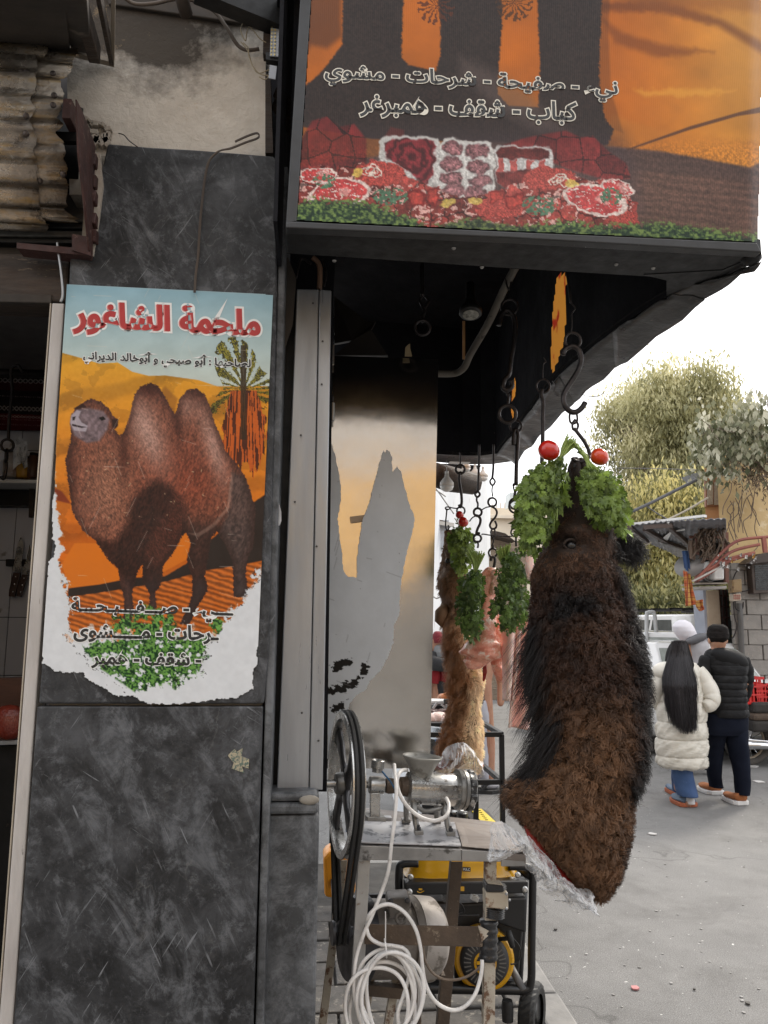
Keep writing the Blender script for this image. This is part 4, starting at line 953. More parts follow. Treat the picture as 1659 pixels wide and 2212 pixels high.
# printed sign face
YF =YS -.002
def sign():
    st_ =1.9;X,Y =np.meshgrid(np.arange(634,1646,st_),np.arange(-40,536,st_));x =X.ravel().astype(float);y =Y.ravel().astype(float)
    # work in the enlarged drawing frame used for measuring
    u =(x -576) /.6528;v =y /.6528;n =len(x);img =np.zeros((n,3))
    f1 =fbm(u /160,v /120,5,101);f2 =fbm(u /20,v /20,4,102);f3 =fbm(u /6,v /6,3,103)
    t =sm(u,1080,1650)[:,None]
    img[:] =np.array([196,104,22]) *(1 -t) +np.array([214,142,48]) *t
    img *= (1 -.16 *(f1 -.5) *2)[:,None]
    for (q,c,w,s) in (([(1100,40),(1300,40),(1500,90),(1660,190),(1660,150),(1500,60),(1300,0),(1100,10)],(110,54,16),.7,14),
                         ([(1110,60),(1180,110),(1330,150),(1480,170),(1300,190),(1150,140)],(120,60,18),.6,14),
                         ([(1160,0),(1300,30),(1640,40),(1640,-60),(1100,-60)],(150,84,26),.6,20),
                         ([(1220,300),(1420,290),(1560,300),(1400,320),(1250,318)],(244,172,58),.6,10),
                         ([(1140,380),(1300,430),(1620,470),(1620,560),(1200,490),(1130,440)],(204,124,40),.5,12)):
        lay(img,shape(u +(f2 -.5) *30,v +(f2 -.5) *20,q,s) *w,c)
    # dark tall trunks/legs
    dk =np.array([46,34,30])[None] *(.65 +.7 *f3)[:,None]
    lay(img,shape(u,v,[(60,-80),(250,-80),(245,60),(250,120),(200,160),(150,150),(100,200)],14) *.75,(92,50,24))
    lay(img,shape(u +(f3 -.5) *10,v,[(255,-80),(458,-80),(450,60),(446,190),(470,215),(560,236),(575,180),(576,90),(560,-80),(780,-80),(778,90),(768,220),(764,310),(800,350),(900,355),(905,220),(898,60),(892,-80),(1112,-80),(1105,120),(1100,250),(1110,330),(1120,390),(1150,430),(1130,480),(980,500),(700,470),(350,460),(120,420),(110,300),(180,240),(250,150)],4),dk)
    lay(img,shape(u,v,[(1112,-80),(1105,120),(1100,250),(1110,330),(1120,390),(1150,430),(1180,440),(1140,300),(1130,100),(1140,-80)],6) *.3,(60,34,20))
    gl =np.abs(np.sin(u /9 +3 *f2)) *f3
    lay(img,(shape(u,v,[(640,190),(720,220),(860,300),(940,380),(1000,440),(900,440),(760,360),(640,250)],30)) *.5,(112,96,92))
    # hanging palm bits
    for cx_,cy_,c in ((560,20,(92,42,18)),(820,10,(80,46,18))):
        a =np.arctan2(v -cy_,u -cx_);r =np.hypot(u -cx_,v -cy_)
        lay(img,((np.cos(a *13 +2 *f2 *6) > .2) & (r < 62) & (v > cy_ -60)) *.85,c)
    # plain below the dune: brownish rippled
    gr =shape(u,v,[(1100,480),(1300,500),(1600,555),(1660,520),(1660,860),(60,860),(60,560),(700,470)],6)
    rp =.5 +.5 *np.sin((v *1.0 -u *.12 +26 *fbm(u /90,v /40,3,110)) /4.0)
    lay(img,gr,np.array([104,74,62])[None] *(.84 +.2 *rp +.25 *(f1 -.5))[:,None])
    lay(img,shape(u,v,[(1100,490),(1300,500),(1600,555),(1610,600),(1300,570),(1100,560)],10) *.6,(70,52,48))
    lay(img,shape(u,v,[(60,420),(1180,440),(1220,560),(1240,700),(60,640)],50) *.5,(64,50,56))
    # shadow stick line
    lay(img,shape(u,v,[(1190,494),(1400,418),(1560,372),(1640,352),(1640,372),(1560,384),(1400,430),(1195,498)],2) *.85,(86,52,36))
    # raw meat cubes at the back
    def vor(u,v,s,seed):
        gx =np.floor(u /s);gy =np.floor(v /s);d1 =np.full(u.shape,9e9);d2 =d1.copy();idv =np.zeros(u.shape)
        for i in (-1,0,1):
            for j in (-1,0,1):
                cx_ =gx +i;cy_ =gy +j;h1_ =vnoise(cx_ *1.,cy_ *1.,seed);h2_ =vnoise(cx_ *1.,cy_ *1.,seed +5)
                d =np.hypot(u -(cx_ +.5 +.7 *(h1_ -.5)) *s,v -(cy_ +.5 +.7 *(h2_ -.5)) *s)
                nw =d < d1;d2 =np.where(nw,d1,np.minimum(d2,d));idv =np.where(nw,vnoise(cx_ *1.,cy_ *1.,seed +9),idv);d1 =np.where(nw,d,d1)
        return d1,d2 -d1,idv
    d1,de,iv =vor(u,v,74,120)
    mt =np.array([128,34,34])[None] *(.62 +.6 *iv +.5 *(f2 -.5))[:,None];mt[(de < 4)] *= .45
    for q in ([(110,560),(110,470),(150,400),(200,385),(240,420),(290,410),(330,460),(330,540),(280,560)],[(780,480),(860,455),(940,440),(990,432),(1040,455),(1080,450),(1130,500),(1190,540),(1205,590),(1140,600),(1000,560),(900,520)]):
        lay(img,shape(u,v,q,5) *.8,mt)
    lay(img,shape(u,v,[(380,470),(410,420),(455,430),(455,470)],4) *.6,(110,36,32))
    u0,v0 =u,v;wu =(fbm(u /22,v /22,3,301) -.5) *26;wv0 =(fbm(u /22,v /22,3,302) -.5) *22;u =u +wu;v =v +wv0
    # foam trays
    wr =.5 +.5 *np.sin(np.hypot(u -480,v -520) /5 +6 *f2)
    lay(img,shape(u,v,[(375,470),(390,448),(560,452),(572,480),(556,610),(540,640),(372,540)],4),(206,204,200))
    lay(img,shape(u +6 *(f2 -.5),v,[(390,475),(410,458),(545,462),(560,490),(550,580),(520,620),(460,560),(395,520)],4),np.array([120,34,40])[None] *(.55 +.65 *wr)[:,None])
    lay(img,shape(u,v,[(572,470),(590,456),(735,470),(753,492),(750,640),(660,660),(560,650),(556,600)],4),(214,212,208))
    for (cx_,cy_) in ((616,490),(700,500),(612,540),(700,552),(612,590),(705,600),(618,630),(690,640)):
        r =np.hypot((u -cx_) /42,(v -cy_) /27);lay(img,(1 -sm(r,.8,1.0)),np.array([176,116,120])[None] *(.55 +.55 *(1 -r) +.7 *(f3 -.5) +.5 *(vnoise(u /4,v /4,3) -.5))[:,None].clip(.3,1.5))
    lay(img,shape(u,v,[(752,496),(765,482),(940,486),(946,505),(940,620),(860,640),(760,600)],4),(208,206,204))
    lay(img,shape(u,v,[(762,500),(775,488),(930,492),(935,525),(765,528)],3),np.array([96,34,32])[None] *(.6 +.8 *f2)[:,None])
    cb =(np.floor((u -760) /24) % 2 == 0);lay(img,shape(u,v,[(765,528),(935,528),(938,560),(762,566)],3) *cb,(190,84,78))
    lay(img,shape(u,v,[(762,566),(880,560),(870,600),(800,620),(762,600)],3),np.array([104,36,34])[None] *(.5 +1.0 *f2)[:,None])
    # front pile of meat: steaks, mince, cubes
    top =[(100,560),(180,540),(220,560),(290,540),(380,530),(440,550),(470,590),(520,600),(560,620),(640,660),(720,640),(800,620),(860,590),(930,555),(1000,560),(1060,600),(1120,590),(1190,620),(1225,680),(1230,740),(1180,770),(60,770)]
    d1,de,iv =vor(u,v,60,140);d1b,deb,ivb =vor(u,v,16,150)
    mt =np.array([178,66,58])[None] *(.60 +.5 *iv +.3 *(f2 -.5) *2)[:,None]
    fat =(fbm(u /16,v /10,4,160) > .60);mt =np.where(fat[:,None],np.array([222,168,158])[None],mt);mt[(de < 5)] *= .5
    lay(img,shape(u +(f2 -.5) *12,v +(f2 -.5) *12,top,3),mt)
    for (cx_,cy_,rx_,ry_) in ((375,575,88,44),(770,690,90,34),(940,590,92,40),(1180,730,60,34)):
        r =np.hypot((u -cx_) /rx_,(v -cy_) /ry_);wv_ =.5 +.5 *np.sin(u /2.6 +5 *fbm(u /12,v /8,3,7) *6)
        lay(img,1 -sm(r,.9,1.0),np.array([206,76,66])[None] *(.66 +.38 *wv_)[:,None])
    for (cx_,cy_,rx_,ry_,an) in ((240,640,108,52,-.15),(1085,660,110,52,.25),(170,580,70,26,0),(1160,620,60,26,.2)):
        du =(u -cx_) *math.cos(an) +(v -cy_) *math.sin(an);dv =-(u -cx_) *math.sin(an) +(v -cy_) *math.cos(an);r =np.hypot(du /rx_,dv /ry_)
        lay(img,1 -sm(r,.94,1.0),(236,214,204));lay(img,1 -sm(r +.10 *(f2 -.5),.80,.86),np.array([188,62,62])[None] *(.8 +.5 *f2)[:,None])
        lay(img,(1 -sm(r,.9,1)) *(np.abs(fbm(u /30,v /14,3,170) -.5) < .022),(240,214,206))
        lay(img,(1 -sm(np.hypot((du -20) /26,(dv +4) /13),.8,1)) *.6,(228,190,180))
    for (cx_,cy_) in ((335,565),(365,572),(350,558),(955,598),(980,600),(968,588)):
        r =np.abs(np.hypot((u -cx_) /20,(v -cy_) /14) -1);lay(img,1 -sm(r,.08,.18),(240,222,206))
    for (cx_,cy_) in ((300,572),(1010,606),(690,668),(600,672)):
        r =np.hypot((u -cx_) /26,(v -cy_) /14);lay(img,(1 -sm(r,.8,1)) *.8,(232,206,88))
    for q in ([(460,640),(500,622),(524,640),(520,680),(470,684)],[(524,625),(566,615),(575,650),(560,680),(530,670)],[(788,645),(850,640),(856,680),(800,690)],[(740,640),(785,626),(790,660),(745,672)]):
        lay(img,shape(u,v,q,3),(120,26,24));c =np.mean(q,0);q2 =[((a -c[0]) *.78 +c[0],(b -c[1]) *.72 +c[1] +2) for a,b in q];lay(img,shape(u,v,q2,3),np.array([186,58,48])[None] *(.75 +.5 *f2)[:,None])
    u,v =u0,v0;gs =(fbm(u /5,v /5,3,305) -.5);mk_ =sm(v,440,520)[:,None];img *= 1 +gs[:,None] *.7 *mk_
    # herbs along the bottom
    lf =fbm(u /9,v /7,4,180);hl_ =690 -30 *np.sin(u /160) +40 *sm(u,300,560) +26 *sm(u,900,1200) -(f1 -.5) *60
    lq =sm(lf,.30,.75)[:,None];hc_ =np.array([16,42,26]) *(1 -lq) +np.array([120,146,72]) *lq
    lay(img,sm(v +(lf -.5) *60,hl_ -6,hl_ +14) *(1 -.0 *u),hc_ *(.8 +.4 *f1)[:,None])
    for (cx_,cy_,rx_,ry_) in ((190,600,40,24),(410,650,60,30),(905,680,60,34),(1140,650,36,30)):
        r =np.hypot((u -cx_) /rx_,(v -cy_) /ry_);lay(img,((r < 1) & (lf > .46)) *1.0,np.array([74,112,84])[None] *(.6 +.9 *f3)[:,None])
    lay(img,shape(u +(lf -.5) *40,v +(lf -.5) *30,[(560,745),(700,720),(760,740),(900,752),(1000,760),(1240,775),(1440,790),(1440,860),(500,860)],5) *.9,hc_ *.9)
    # milky wash over the print colours, stronger towards the lower middle
    pale_wash =.02 +.16 *np.exp(-(((u -800) /520) ** 2 +((v -640) /160) ** 2)) +.12 *sm(u,1300,1640) *(1 -sm(v,200,520))
    lay(img,pale_wash,(206,200,196))
    ob =[(676,-60),(1646,-60),(1645,200),(1641,420),(1637,523),(1100,499),(641,476)]
    keep =pdist(x,y,ob) < 0
    # right edge curls back a little
    Yd =YF +.018 *sm(X,1604,1650) ** 2
    D =np.stack([(X -829.5) /1662,(1106 -Y) /1662,-np.ones_like(X)],-1) @ np.array(RM).T
    fn =lambda a,b: np.array([0,0,CAMH]) +D *(Yd[...,None] /D[...,1:2])
    print_sheet('printed_sheet',X,Y,keep.reshape(X.shape),img,fn,print_mat('sign_print',.42,62),sg)
sign()
LC =M('print_cream',(.70,.66,.56),(.62,.58,.5),.45)
def sl(x0,y0,x1,y1): a =zB(x0,y0);b =zB(x1,y1);return (a[0],a[1],b[0],b[1])
two_tone('نيء - صفيحة - شرحات - مشوي',sl(192,234,1162,310),YF -.002,sg,LK,LC,.022,.068,.060,2.2)
two_tone('كباب - شقف - همبرغر',sl(308,322,1026,402),YF -.002,sg,LK,LC,.022,.068,.045,2.2)

# ================================================================ hooks, rods, rings
def hang(name,label,f,Y,items,group='iron hooks and chains hanging under the canopy',r=.0034):
    b0 =f(*items[0][1][0]) if items[0][0] != 'ring' else f(*items[0][1])
    t_ =thing(name,label,'hook',P(*b0,Y),group)
    for it in items:
        if it[0] == 'ring':
            c =P(*f(*it[1]),Y);rad =(P(*f(it[1][0] +it[2],it[1][1]),Y) -c).length;ax =it[3] if len(it) > 3 else (0,1,.1)
            MB().ring(c,ax,rad,it[4] if len(it) > 4 else r,22,7).build('ring',IRON,t_,smooth=True)
        else:
            pts =[P(*f(*q),Y +(it[3] if len(it) > 3 else 0)) for q in it[1]];cable(it[0],pts,it[2] if len(it) > 2 else r,IRON,t_,k=6)
    return t_
hang('meat_hook','single iron ring on a twisted rod hanging above the steel door',zD,2.45,[('rod',[(888,40),(888,150),(890,262)],.0075),('twist',[(890,262),(872,290),(885,320),(900,345),(915,320),(928,290),(908,268)],.004),('twist',[(895,345),(902,362),(888,400),(896,425)],.006),('ring',(889,458),46,(0,1,.15),.0058)])
hang('meat_hook','large iron hook with a hanging ring near the grey pipe',zM,2.4,[('wire',[(240,60),(215,120),(240,210),(265,120),(243,60)],.003),('ring',(248,370),72,(.25,1,.1),.0048),('hook',[(150,540),(165,460),(205,402),(250,410),(288,470),(298,560),(288,700),(262,840),(243,980),(205,1030),(186,1080),(196,1120),(235,1130),(270,1095),(262,1045)],.0085),('link',[(240,1100),(222,1150),(240,1190),(232,1260)],.005),('ring',(228,1352),78,(0,1,.15),.0062)])
hang('meat_hook','long straight iron hook below the ring hook, right of the thin rods',zM,2.75,[('ring',(305,1462),52,(.2,1,.1),.0045),('hook',[(282,1640),(285,1540),(300,1492),(318,1500),(326,1560),(318,1700),(310,1850),(308,1990)],.0075),('link',[(308,1985),(282,2020),(306,2060),(332,2020),(310,1985)],.003),('wire',[(304,2060),(298,2100),(306,2140)],.004),('ring',(300,2200),56,(0,1,.1),.0045)])
hang('meat_hook','thin iron rod hook ending behind the left tomato',zM,2.25,[('wire',[(560,830),(580,870),(556,900),(552,1040)],.002),('ring',(556,1095),60,(.1,1,.1),.0035),('rod',[(548,1125),(540,1180),(556,1240),(554,1400),(552,1600),(548,1700),(545,1800)],.0065)])
hang('meat_hook','big double curved iron hook holding the large dark camel head',zM,2.02,[('rod',[(775,60),(795,200),(808,330)],.004),('wire',[(808,330),(850,380),(820,430),(822,500),(815,590)],.002),('ring',(828,676),70,(.05,1,.1),.0042),('hook',[(735,808),(752,765),(790,738),(835,730),(882,762),(905,840),(890,920),(850,1000),(790,1090),(748,1170),(744,1240),(772,1300),(822,1334),(872,1326),(915,1290),(942,1246)],.0078),('link',[(835,1315),(800,1350),(803,1420),(838,1440),(868,1410),(862,1345),(835,1315)],.0032),('link',[(850,1400),(825,1440),(830,1490),(862,1495),(876,1450),(852,1405)],.0034),('hook',[(836,1480),(870,1520),(930,1600),(972,1680),(978,1740),(945,1778),(890,1792),(840,1775),(820,1750)],.0052)])
hang('meat_hook','ring and short hook holding the small tan camel head',zI,3.35,[('wire',[(350,-60),(358,30),(350,110)],.004),('ring',(355,152),54,(.1,1,.1),.0055),('hook',[(378,200),(350,196),(342,260),(350,340),(366,440),(372,560),(356,625),(338,590)],.0065),('ring',(362,668),50,(0,1,.15),.004),('wire',[(320,640),(245,630),(200,620),(170,630),(185,655),(235,640)],.003),('snap',[(190,640),(182,720),(172,850),(190,910),(215,880),(205,845)],.0035)])
hang('meat_hook','chain of rings and a bent hook over the second parsley bunch',zI,3.0,[('rod',[(592,-160),(588,100),(575,430)],.005),('link',[(572,430),(538,455),(565,498),(598,465),(575,425)],.0045),('twist',[(563,490),(560,540),(575,580),(570,630)],.004),('ring',(572,685),48,(.1,1,.1),.0048),('hook',[(540,725),(575,730),(606,770),(600,830),(572,890),(556,950),(580,962),(590,935)],.0055),('ring',(568,1010),46,(.1,1,.1),.0045),('twist',[(568,1040),(578,1090),(572,1130)],.004)])
hang('meat_hook','long chain of rings and an S hook carrying the pink meat',zI,3.05,[('rod',[(770,-160),(768,100),(755,260)],.005),('link',[(755,258),(725,300),(755,352),(788,305),(758,258)],.004),('wire',[(757,350),(750,420),(760,490)],.003),('ring',(753,560),52,(0,1,.1),.0045),('hook',[(740,612),(790,640),(812,690),(790,750),(745,800),(724,850),(750,892),(795,880),(806,840),(785,790)],.0045),('link',[(762,885),(735,930),(755,995),(788,970),(785,910),(762,885)],.0035),('twist',[(762,990),(768,1050),(750,1100),(775,1140),(760,1090)],.003),('ring',(760,1190),52,(0,1,.1),.0042),('hook',[(735,1290),(745,1250),(780,1250),(785,1300),(765,1400),(755,1445)],.006)])
hang('meat_hook','thick rod with two rings hanging left of the leafy parsley',zI,2.8,[('rod',[(1056,-160),(1054,100),(1047,350)],.0075),('link',[(1047,325),(1012,345),(1040,430),(1080,360),(1047,325)],.003),('twist',[(1030,400),(1035,440),(1028,500),(1036,525)],.005),('ring',(1030,580),62,(0,1,.1),.0045),('rod',[(1048,635),(1045,760),(1050,895)],.006),('ring',(1036,936),50,(0,1,.1),.0035),('wire',[(1048,975),(1050,1110)],.004)])
for i,pts in enumerate((((625,655),(680,625),(760,612)),((470,800),(510,750),(570,722)),((620,965),(640,958),(740,972),(900,985),(1000,985)))):
    o =cable('tie_wire',[P(*zI(*q),3.0) for q in pts],.0028,IRON,n=6);tag(o,('twisted wire linking the two hanging chains','wire pulling from the chain towards the small tomatoes','horizontal taut wire behind the hanging chains')[i],'wire')
# bent pipe and dead spot lamp
bp =MB().tube(spline([P(1122,560,2.3),P(*zD(1400,215),2.45),P(*zD(1300,430),2.6),P(*zD(1190,620),2.75),P(*zD(1150,705),2.8),P(*zD(1090,742),2.85),P(*zD(980,745),2.85)],8),.0135,12).build('bent_pipe',M('dusty_grey_pipe',(.14,.125,.10),(.07,.06,.05),.7,spots=(.03,.025,.02),ssc=18,sthr=.6),None,smooth=True);tag(bp,'dusty bent metal pipe crossing the dark inside of the canopy','pipe')
lp =thing('spot_lamp','round unlit spot lamp hanging in the dark canopy','lamp',P(*zD(1190,370),2.7))
q =P(*zD(1190,375),2.7)
MB().lathe([(0,.040),(.004,.043),(.02,.042),(.035,.03),(.055,.022),(.07,.018),(.14,.016)],q,(.05,.25,1),24).build('housing',M('dark_lamp_metal',(.05,.048,.045),(.03,.03,.028),.4,.5),lp,smooth=True)
MB().lathe([(0,0),(.0,.030),(.003,.030)],q -Vector((0,.002,.004)),(.05,.25,1),20).build('lens',M('dusty_lens',(.4,.39,.36),(.12,.12,.11),.25,sc=60),lp)
MB().bar(P(*zD(1147,418),2.69),P(*zD(1147,655),2.69),.010,.003).build('orange_strip',M('orange_tape',(.42,.22,.08),(.2,.1,.04),.6),lp)
# white bulbs under the far awning
for i,(x,y,r_,Yb,lab) in enumerate(((188,345,86,4.1,'large white dusty bulb hanging left of the small camel head'),(428,130,55,4.6,'white bulb half hidden behind the hook ring'),(540,215,62,4.9,'white bulb between the two thin rods'),(640,240,62,4.9,'white bulb furthest right under the far canopy'))):
    q =P(*zI(x,y),Yb);rad =(P(*zI(x +r_,y),Yb) -q).length;t_ =thing('light_bulb',lab,'light bulb',q +Vector((0,0,rad *2.4)),'white bulbs under the canopy')
    MB().lathe([(-1.0 *rad,0),(-.97 *rad,.35 *rad),(-.7 *rad,.8 *rad),(-.2 *rad,1.0 *rad)],q,(0,0,1),20).build('diffuser',WHITEP,t_,smooth=True)
    MB().lathe([(-.19 *rad,1.0 *rad),(.3 *rad,.98 *rad),(.8 *rad,.62 *rad),(1.2 *rad,.34 *rad),(1.5 *rad,.3 *rad)],q,(0,0,1),20).build('body',M('dusty_bulb_body',(.50,.44,.38),(.62,.6,.57),.4,sc=8),t_,smooth=True)
    MB().lathe([(1.5 *rad,.27 *rad),(2.0 *rad,.27 *rad),(2.05 *rad,.1 *rad),(2.5 *rad,.05 *rad),(3.6 *rad,.02 *rad)],q,(0,0,1),14).build('socket',WHITEP,t_,smooth=True)
# ================================================================ hair helper
def hair_mat(name,rough=.42):
    m,t,b =nodes_of(name);a =N(t,'Attribute');a.attribute_name ='tint'
    t.links.new(a.outputs['Color'],b.inputs['Base Color']);b.inputs['Roughness'].default_value =rough;b.inputs['Specular IOR Level'].default_value =.35
    return m
HAIR =hair_mat('fur_strands');HAIRS =hair_mat('head_hair',.38)
def fur(name,pts,radii,tint,mat,parent):
    """pts (n, k, 3) world, radii (k,) , tint (n, 3) linear"""
    n,k,_ =pts.shape;hc =bpy.data.hair_curves.new(name);hc.add_curves([k] *n)
    off =np.array(worldloc(parent))
    hc.attributes['position'].data.foreach_set('vector',pts.astype(np.float32).ravel())
    ra =hc.attributes.get('radius') or hc.attributes.new('radius','FLOAT','POINT')
    ra.data.foreach_set('value',np.tile(radii,n).astype(np.float32))
    ta =hc.attributes.new('tint','FLOAT_COLOR','CURVE');c =np.ones((n,4),np.float32);c[:,:3] =tint;ta.data.foreach_set('color',c.ravel())
    hc.materials.append(mat);o =bpy.data.objects.new(name,hc);COL.objects.link(o);o.parent =parent;o.location =-worldloc(parent);o['kind'] ='stuff'
    return o
def nz3(p,s,seed):
    return np.stack([fbm(p[:,0] *s +i *7.3,p[:,2] *s +p[:,1] *s *.7 +i *3.1,3,seed +i *40) -.5 for i in range(3)],-1) *2
class Loft:
    """horizontal ring sections: rows of (zE y, left x, right x, half depth, centre Y)"""
    def __init__(s,f,rows,ns=72,nt=150):
        rows =np.array(rows,float);ys =np.linspace(rows[0,0],rows[-1,0],nt)
        def itp(c):  # smooth interpolation
            v =np.interp(ys,rows[:,0],rows[:,c]);k =np.array([1,2,3,2,1.]) /9;return np.convolve(np.pad(v,2,mode='edge'),k,'valid')
        xl,xr,hd,yc =itp(1),itp(2),itp(3),itp(4)
        s.ys =ys;s.nt =nt;s.ns =ns;th =np.linspace(0,2 *np.pi,ns,endpoint=False);g =np.zeros((nt,ns,3));s.th =th
        for i in range(nt):
            a,b =P(*f(xl[i],ys[i]),yc[i]),P(*f(xr[i],ys[i]),yc[i]);cx =(a.x +b.x) /2;hx =abs(b.x -a.x) /2;z =(a.z +b.z) /2
            g[i,:,0] =cx +hx *np.cos(th);g[i,:,1] =yc[i] +hd[i] *np.sin(th);g[i,:,2] =z
        s.g =g
    def disp(s,amp,sc,seed):
        nr =s.normals();p =s.g.reshape(-1,3);d =(fbm(p[:,0] *sc +p[:,1] *sc,p[:,2] *sc,4,seed) -.5).reshape(s.nt,s.ns);s.g =s.g +nr *(d *amp)[...,None]
    def normals(s):
        dt =np.gradient(s.g,axis=0);ds =np.roll(s.g,-1,1) -np.roll(s.g,1,1);n =np.cross(ds,dt);n /= np.linalg.norm(n,axis=-1,keepdims=True) +1e-9
        c =s.g.mean(1,keepdims=True);flip =np.sign(((s.g -c) *n)[...,:2].sum(-1).mean());return n *flip
    def mesh(s,name,mat,parent,label=None):
        idx =np.arange(s.nt *s.ns).reshape(s.nt,s.ns);mb =MB();mb.v =[tuple(v) for v in s.g.reshape(-1,3)]
        mb.f =[(int(idx[i,j]),int(idx[i,(j +1) % s.ns]),int(idx[i +1,(j +1) % s.ns]),int(idx[i +1,j])) for i in range(s.nt -1) for j in range(s.ns)]
        mb.f.append(tuple(int(k) for k in idx[0]));mb.f.append(tuple(int(k) for k in idx[-1][::-1]));mb.mi =[0] *len(mb.f)
        return mb.build(name,mat,parent,smooth=True,label=label)
    def sample(s,n,front=.72):
        d1 =np.linalg.norm(np.roll(s.g,-1,1) -s.g,axis=-1)[:-1];d2 =np.linalg.norm(s.g[1:] -s.g[:-1],axis=-1);w =d1 *d2
        bk =(np.sin(s.th) > .25)[None,:] *np.ones((s.nt -1,1));w =w *np.where(bk > 0,.35,1.0)
        w =(w /w.sum()).ravel();c =rng.choice(len(w),n,p=w);i =c // s.ns;j =c % s.ns;a =rng.random(n);b =rng.random(n);j2 =(j +1) % s.ns
        def bl(A): return A[i,j] *((1 -a) *(1 -b))[:,None] +A[i +1,j] *(a *(1 -b))[:,None] +A[i,j2] *((1 -a) *b)[:,None] +A[i +1,j2] *(a *b)[:,None]
        nr =s.normals();p =bl(s.g);nn =bl(nr);nn /= np.linalg.norm(nn,axis=1,keepdims=True)
        return p,nn,s.ys[i] +(s.ys[i +1] -s.ys[i]) *a,np.cos(s.th[j] +(s.th[1]) *b),np.sin(s.th[j])
def grow(p,n,length,lift,grav,curl,side,K=8,clump=.016,seed=3):
    """strands from roots p along n; all per-strand arrays"""
    N_ =len(p);t =np.linspace(0,1,K)[None,:,None]
    lock =np.floor(p /clump).astype(np.int64);hsh =((lock[:,0] *73856093) ^ (lock[:,1] *19349663) ^ (lock[:,2] *83492791)) & 0xffff
    lr =np.random.default_rng(seed).random((65536,6));L =lr[hsh]
    down =np.array([0,0,-1.0])[None]
    d0 =n *lift[:,None] +down *(1 -lift)[:,None] *.7 +side +nz3(p,14,seed) *.45 +(L[:,:3] -.5) *.7 +rng.normal(0,.08,(N_,3))
    d0 /= np.linalg.norm(d0,axis=1,keepdims=True)
    pos =p[:,None] +d0[:,None] *(length[:,None,None] *t) +down[:,None] *(grav[:,None,None] *length[:,None,None] *t ** 2)
    ax =np.cross(d0,n +.01);ax /= np.linalg.norm(ax,axis=1,keepdims=True) +1e-9;bx =np.cross(ax,d0)
    ph =L[:,3:4,None] *6.28 +rng.normal(0,.22,(N_,1))[:,:,None];w =(5 +6 *L[:,4])[:,None,None] *np.where(L[:,5:6,None] > .5,1,-1)
    r =curl[:,None,None] *t ** .7
    pos =pos +ax[:,None] *np.cos(ph +w *t) *r +bx[:,None] *np.sin(ph +w *t) *r -(ax[:,None] *np.cos(ph) +bx[:,None] *np.sin(ph)) *0
    return pos,L

# ================================================================ large dark camel head
SKIN =M('dark_hide',(.030,.016,.009),(.016,.009,.006),.8,sc=20)
YH =2.05
rows =[(128,752,778,.012,YH -.0),(140,738,796,.030,YH),(200,724,806,.045,YH),(270,712,815,.055,YH),(340,690,850,.065,YH),(420,655,905,.08,YH),(480,618,940,.095,YH),(550,588,968,.105,YH),(620,552,985,.115,YH),
        (700,530,1005,.12,YH),(800,530,1022,.12,YH),(900,540,1040,.125,YH),(1000,552,1058,.13,YH),(1100,566,1072,.135,YH),(1200,580,1082,.135,YH),(1300,592,1085,.135,YH),(1400,606,1080,.135,YH),(1500,612,1062,.135,YH),
        (1600,580,1050,.135,YH),(1680,505,1040,.135,YH),(1745,452,1035,.13,YH),(1800,465,1030,.13,YH),(1860,500,1022,.125,YH),(1920,545,1010,.12,YH),(2000,605,990,.11,YH),(2100,690,965,.09,YH),(2180,760,920,.06,YH),(2230,810,880,.03,YH)]
ch =thing('camel_head','large dark brown woolly camel head and neck hanging from a big hook, draped with parsley','camel head',P(*zE(790,1200),YH))
rows =[(r[0],r[1] +34 *min(1,max(0,(r[0] -420) /200)),r[2] -84 *min(1,max(0,(r[0] -420) /200)) +50 *min(1,max(0,(r[0] -1600) /300)),r[3],r[4]) for r in rows]
LF =Loft(zE,rows)
g_ =LF.g
# split upper lip, eye hollow, brow, cheek bone
Z =LF.ys[:,None] *np.ones((1,LF.ns));TH =LF.th[None,:] *np.ones((LF.nt,1));fx =np.cos(TH)
nr =LF.normals();xE =np.zeros_like(Z)
for i in range(LF.nt):
    a =np.interp(LF.ys[i],[r[0] for r in rows],[r[1] for r in rows]);b =np.interp(LF.ys[i],[r[0] for r in rows],[r[2] for r in rows]);xE[i] =(a +b) /2 +(b -a) /2 *np.cos(LF.th)
frontm =(np.sin(TH) < 0)
def bumpE(cx,cy,rx_,ry_,amp):
    global g_
    g_ =g_ +nr *(amp *np.exp(-(((xE -cx) /rx_) ** 2 +((Z -cy) /ry_) ** 2)) *frontm)[...,None]
bumpE(766,200,9,90,-.022);bumpE(738,210,22,60,.006);bumpE(792,210,22,60,.006);bumpE(700,500,70,28,.020);bumpE(676,562,34,26,-.018);bumpE(660,600,50,50,.012);bumpE(830,500,90,90,.012);bumpE(600,700,60,80,.02)
LF.g =g_;LF.disp(.016,16,5)
LF.mesh('head_and_neck',SKIN,ch)
def on_front(x,y):   # nearest surface point on the camera side
    k =np.argmin((xE -x) ** 2 +(Z -y) ** 2 +(~frontm) *1e6);return Vector(LF.g.reshape(-1,3)[k]),Vector(nr.reshape(-1,3)[k])
q,n_ =on_front(676,560)
eye =MB().ball(q +n_ *.006,.0135,18,(1.15,.7,.95)).build('eye',M('dark_glossy_eye',(.006,.005,.005),(.01,.008,.008),.25),ch,smooth=True)
lid =MB();
lid.tube(spline([q +n_ *.014 +Vector((dx *.019,0,dz *.012)) for dx,dz in ((-1.1,.1),(-.6,.9),(.1,1.25),(.8,.8),(1.15,0))],6),.0038,8);lid.tube(spline([q +n_ *.014 +Vector((dx *.019,0,dz *.012)) for dx,dz in ((-1.1,0),(-.4,-1.0),(.5,-1.0),(1.15,-.1))],6),.003,8)
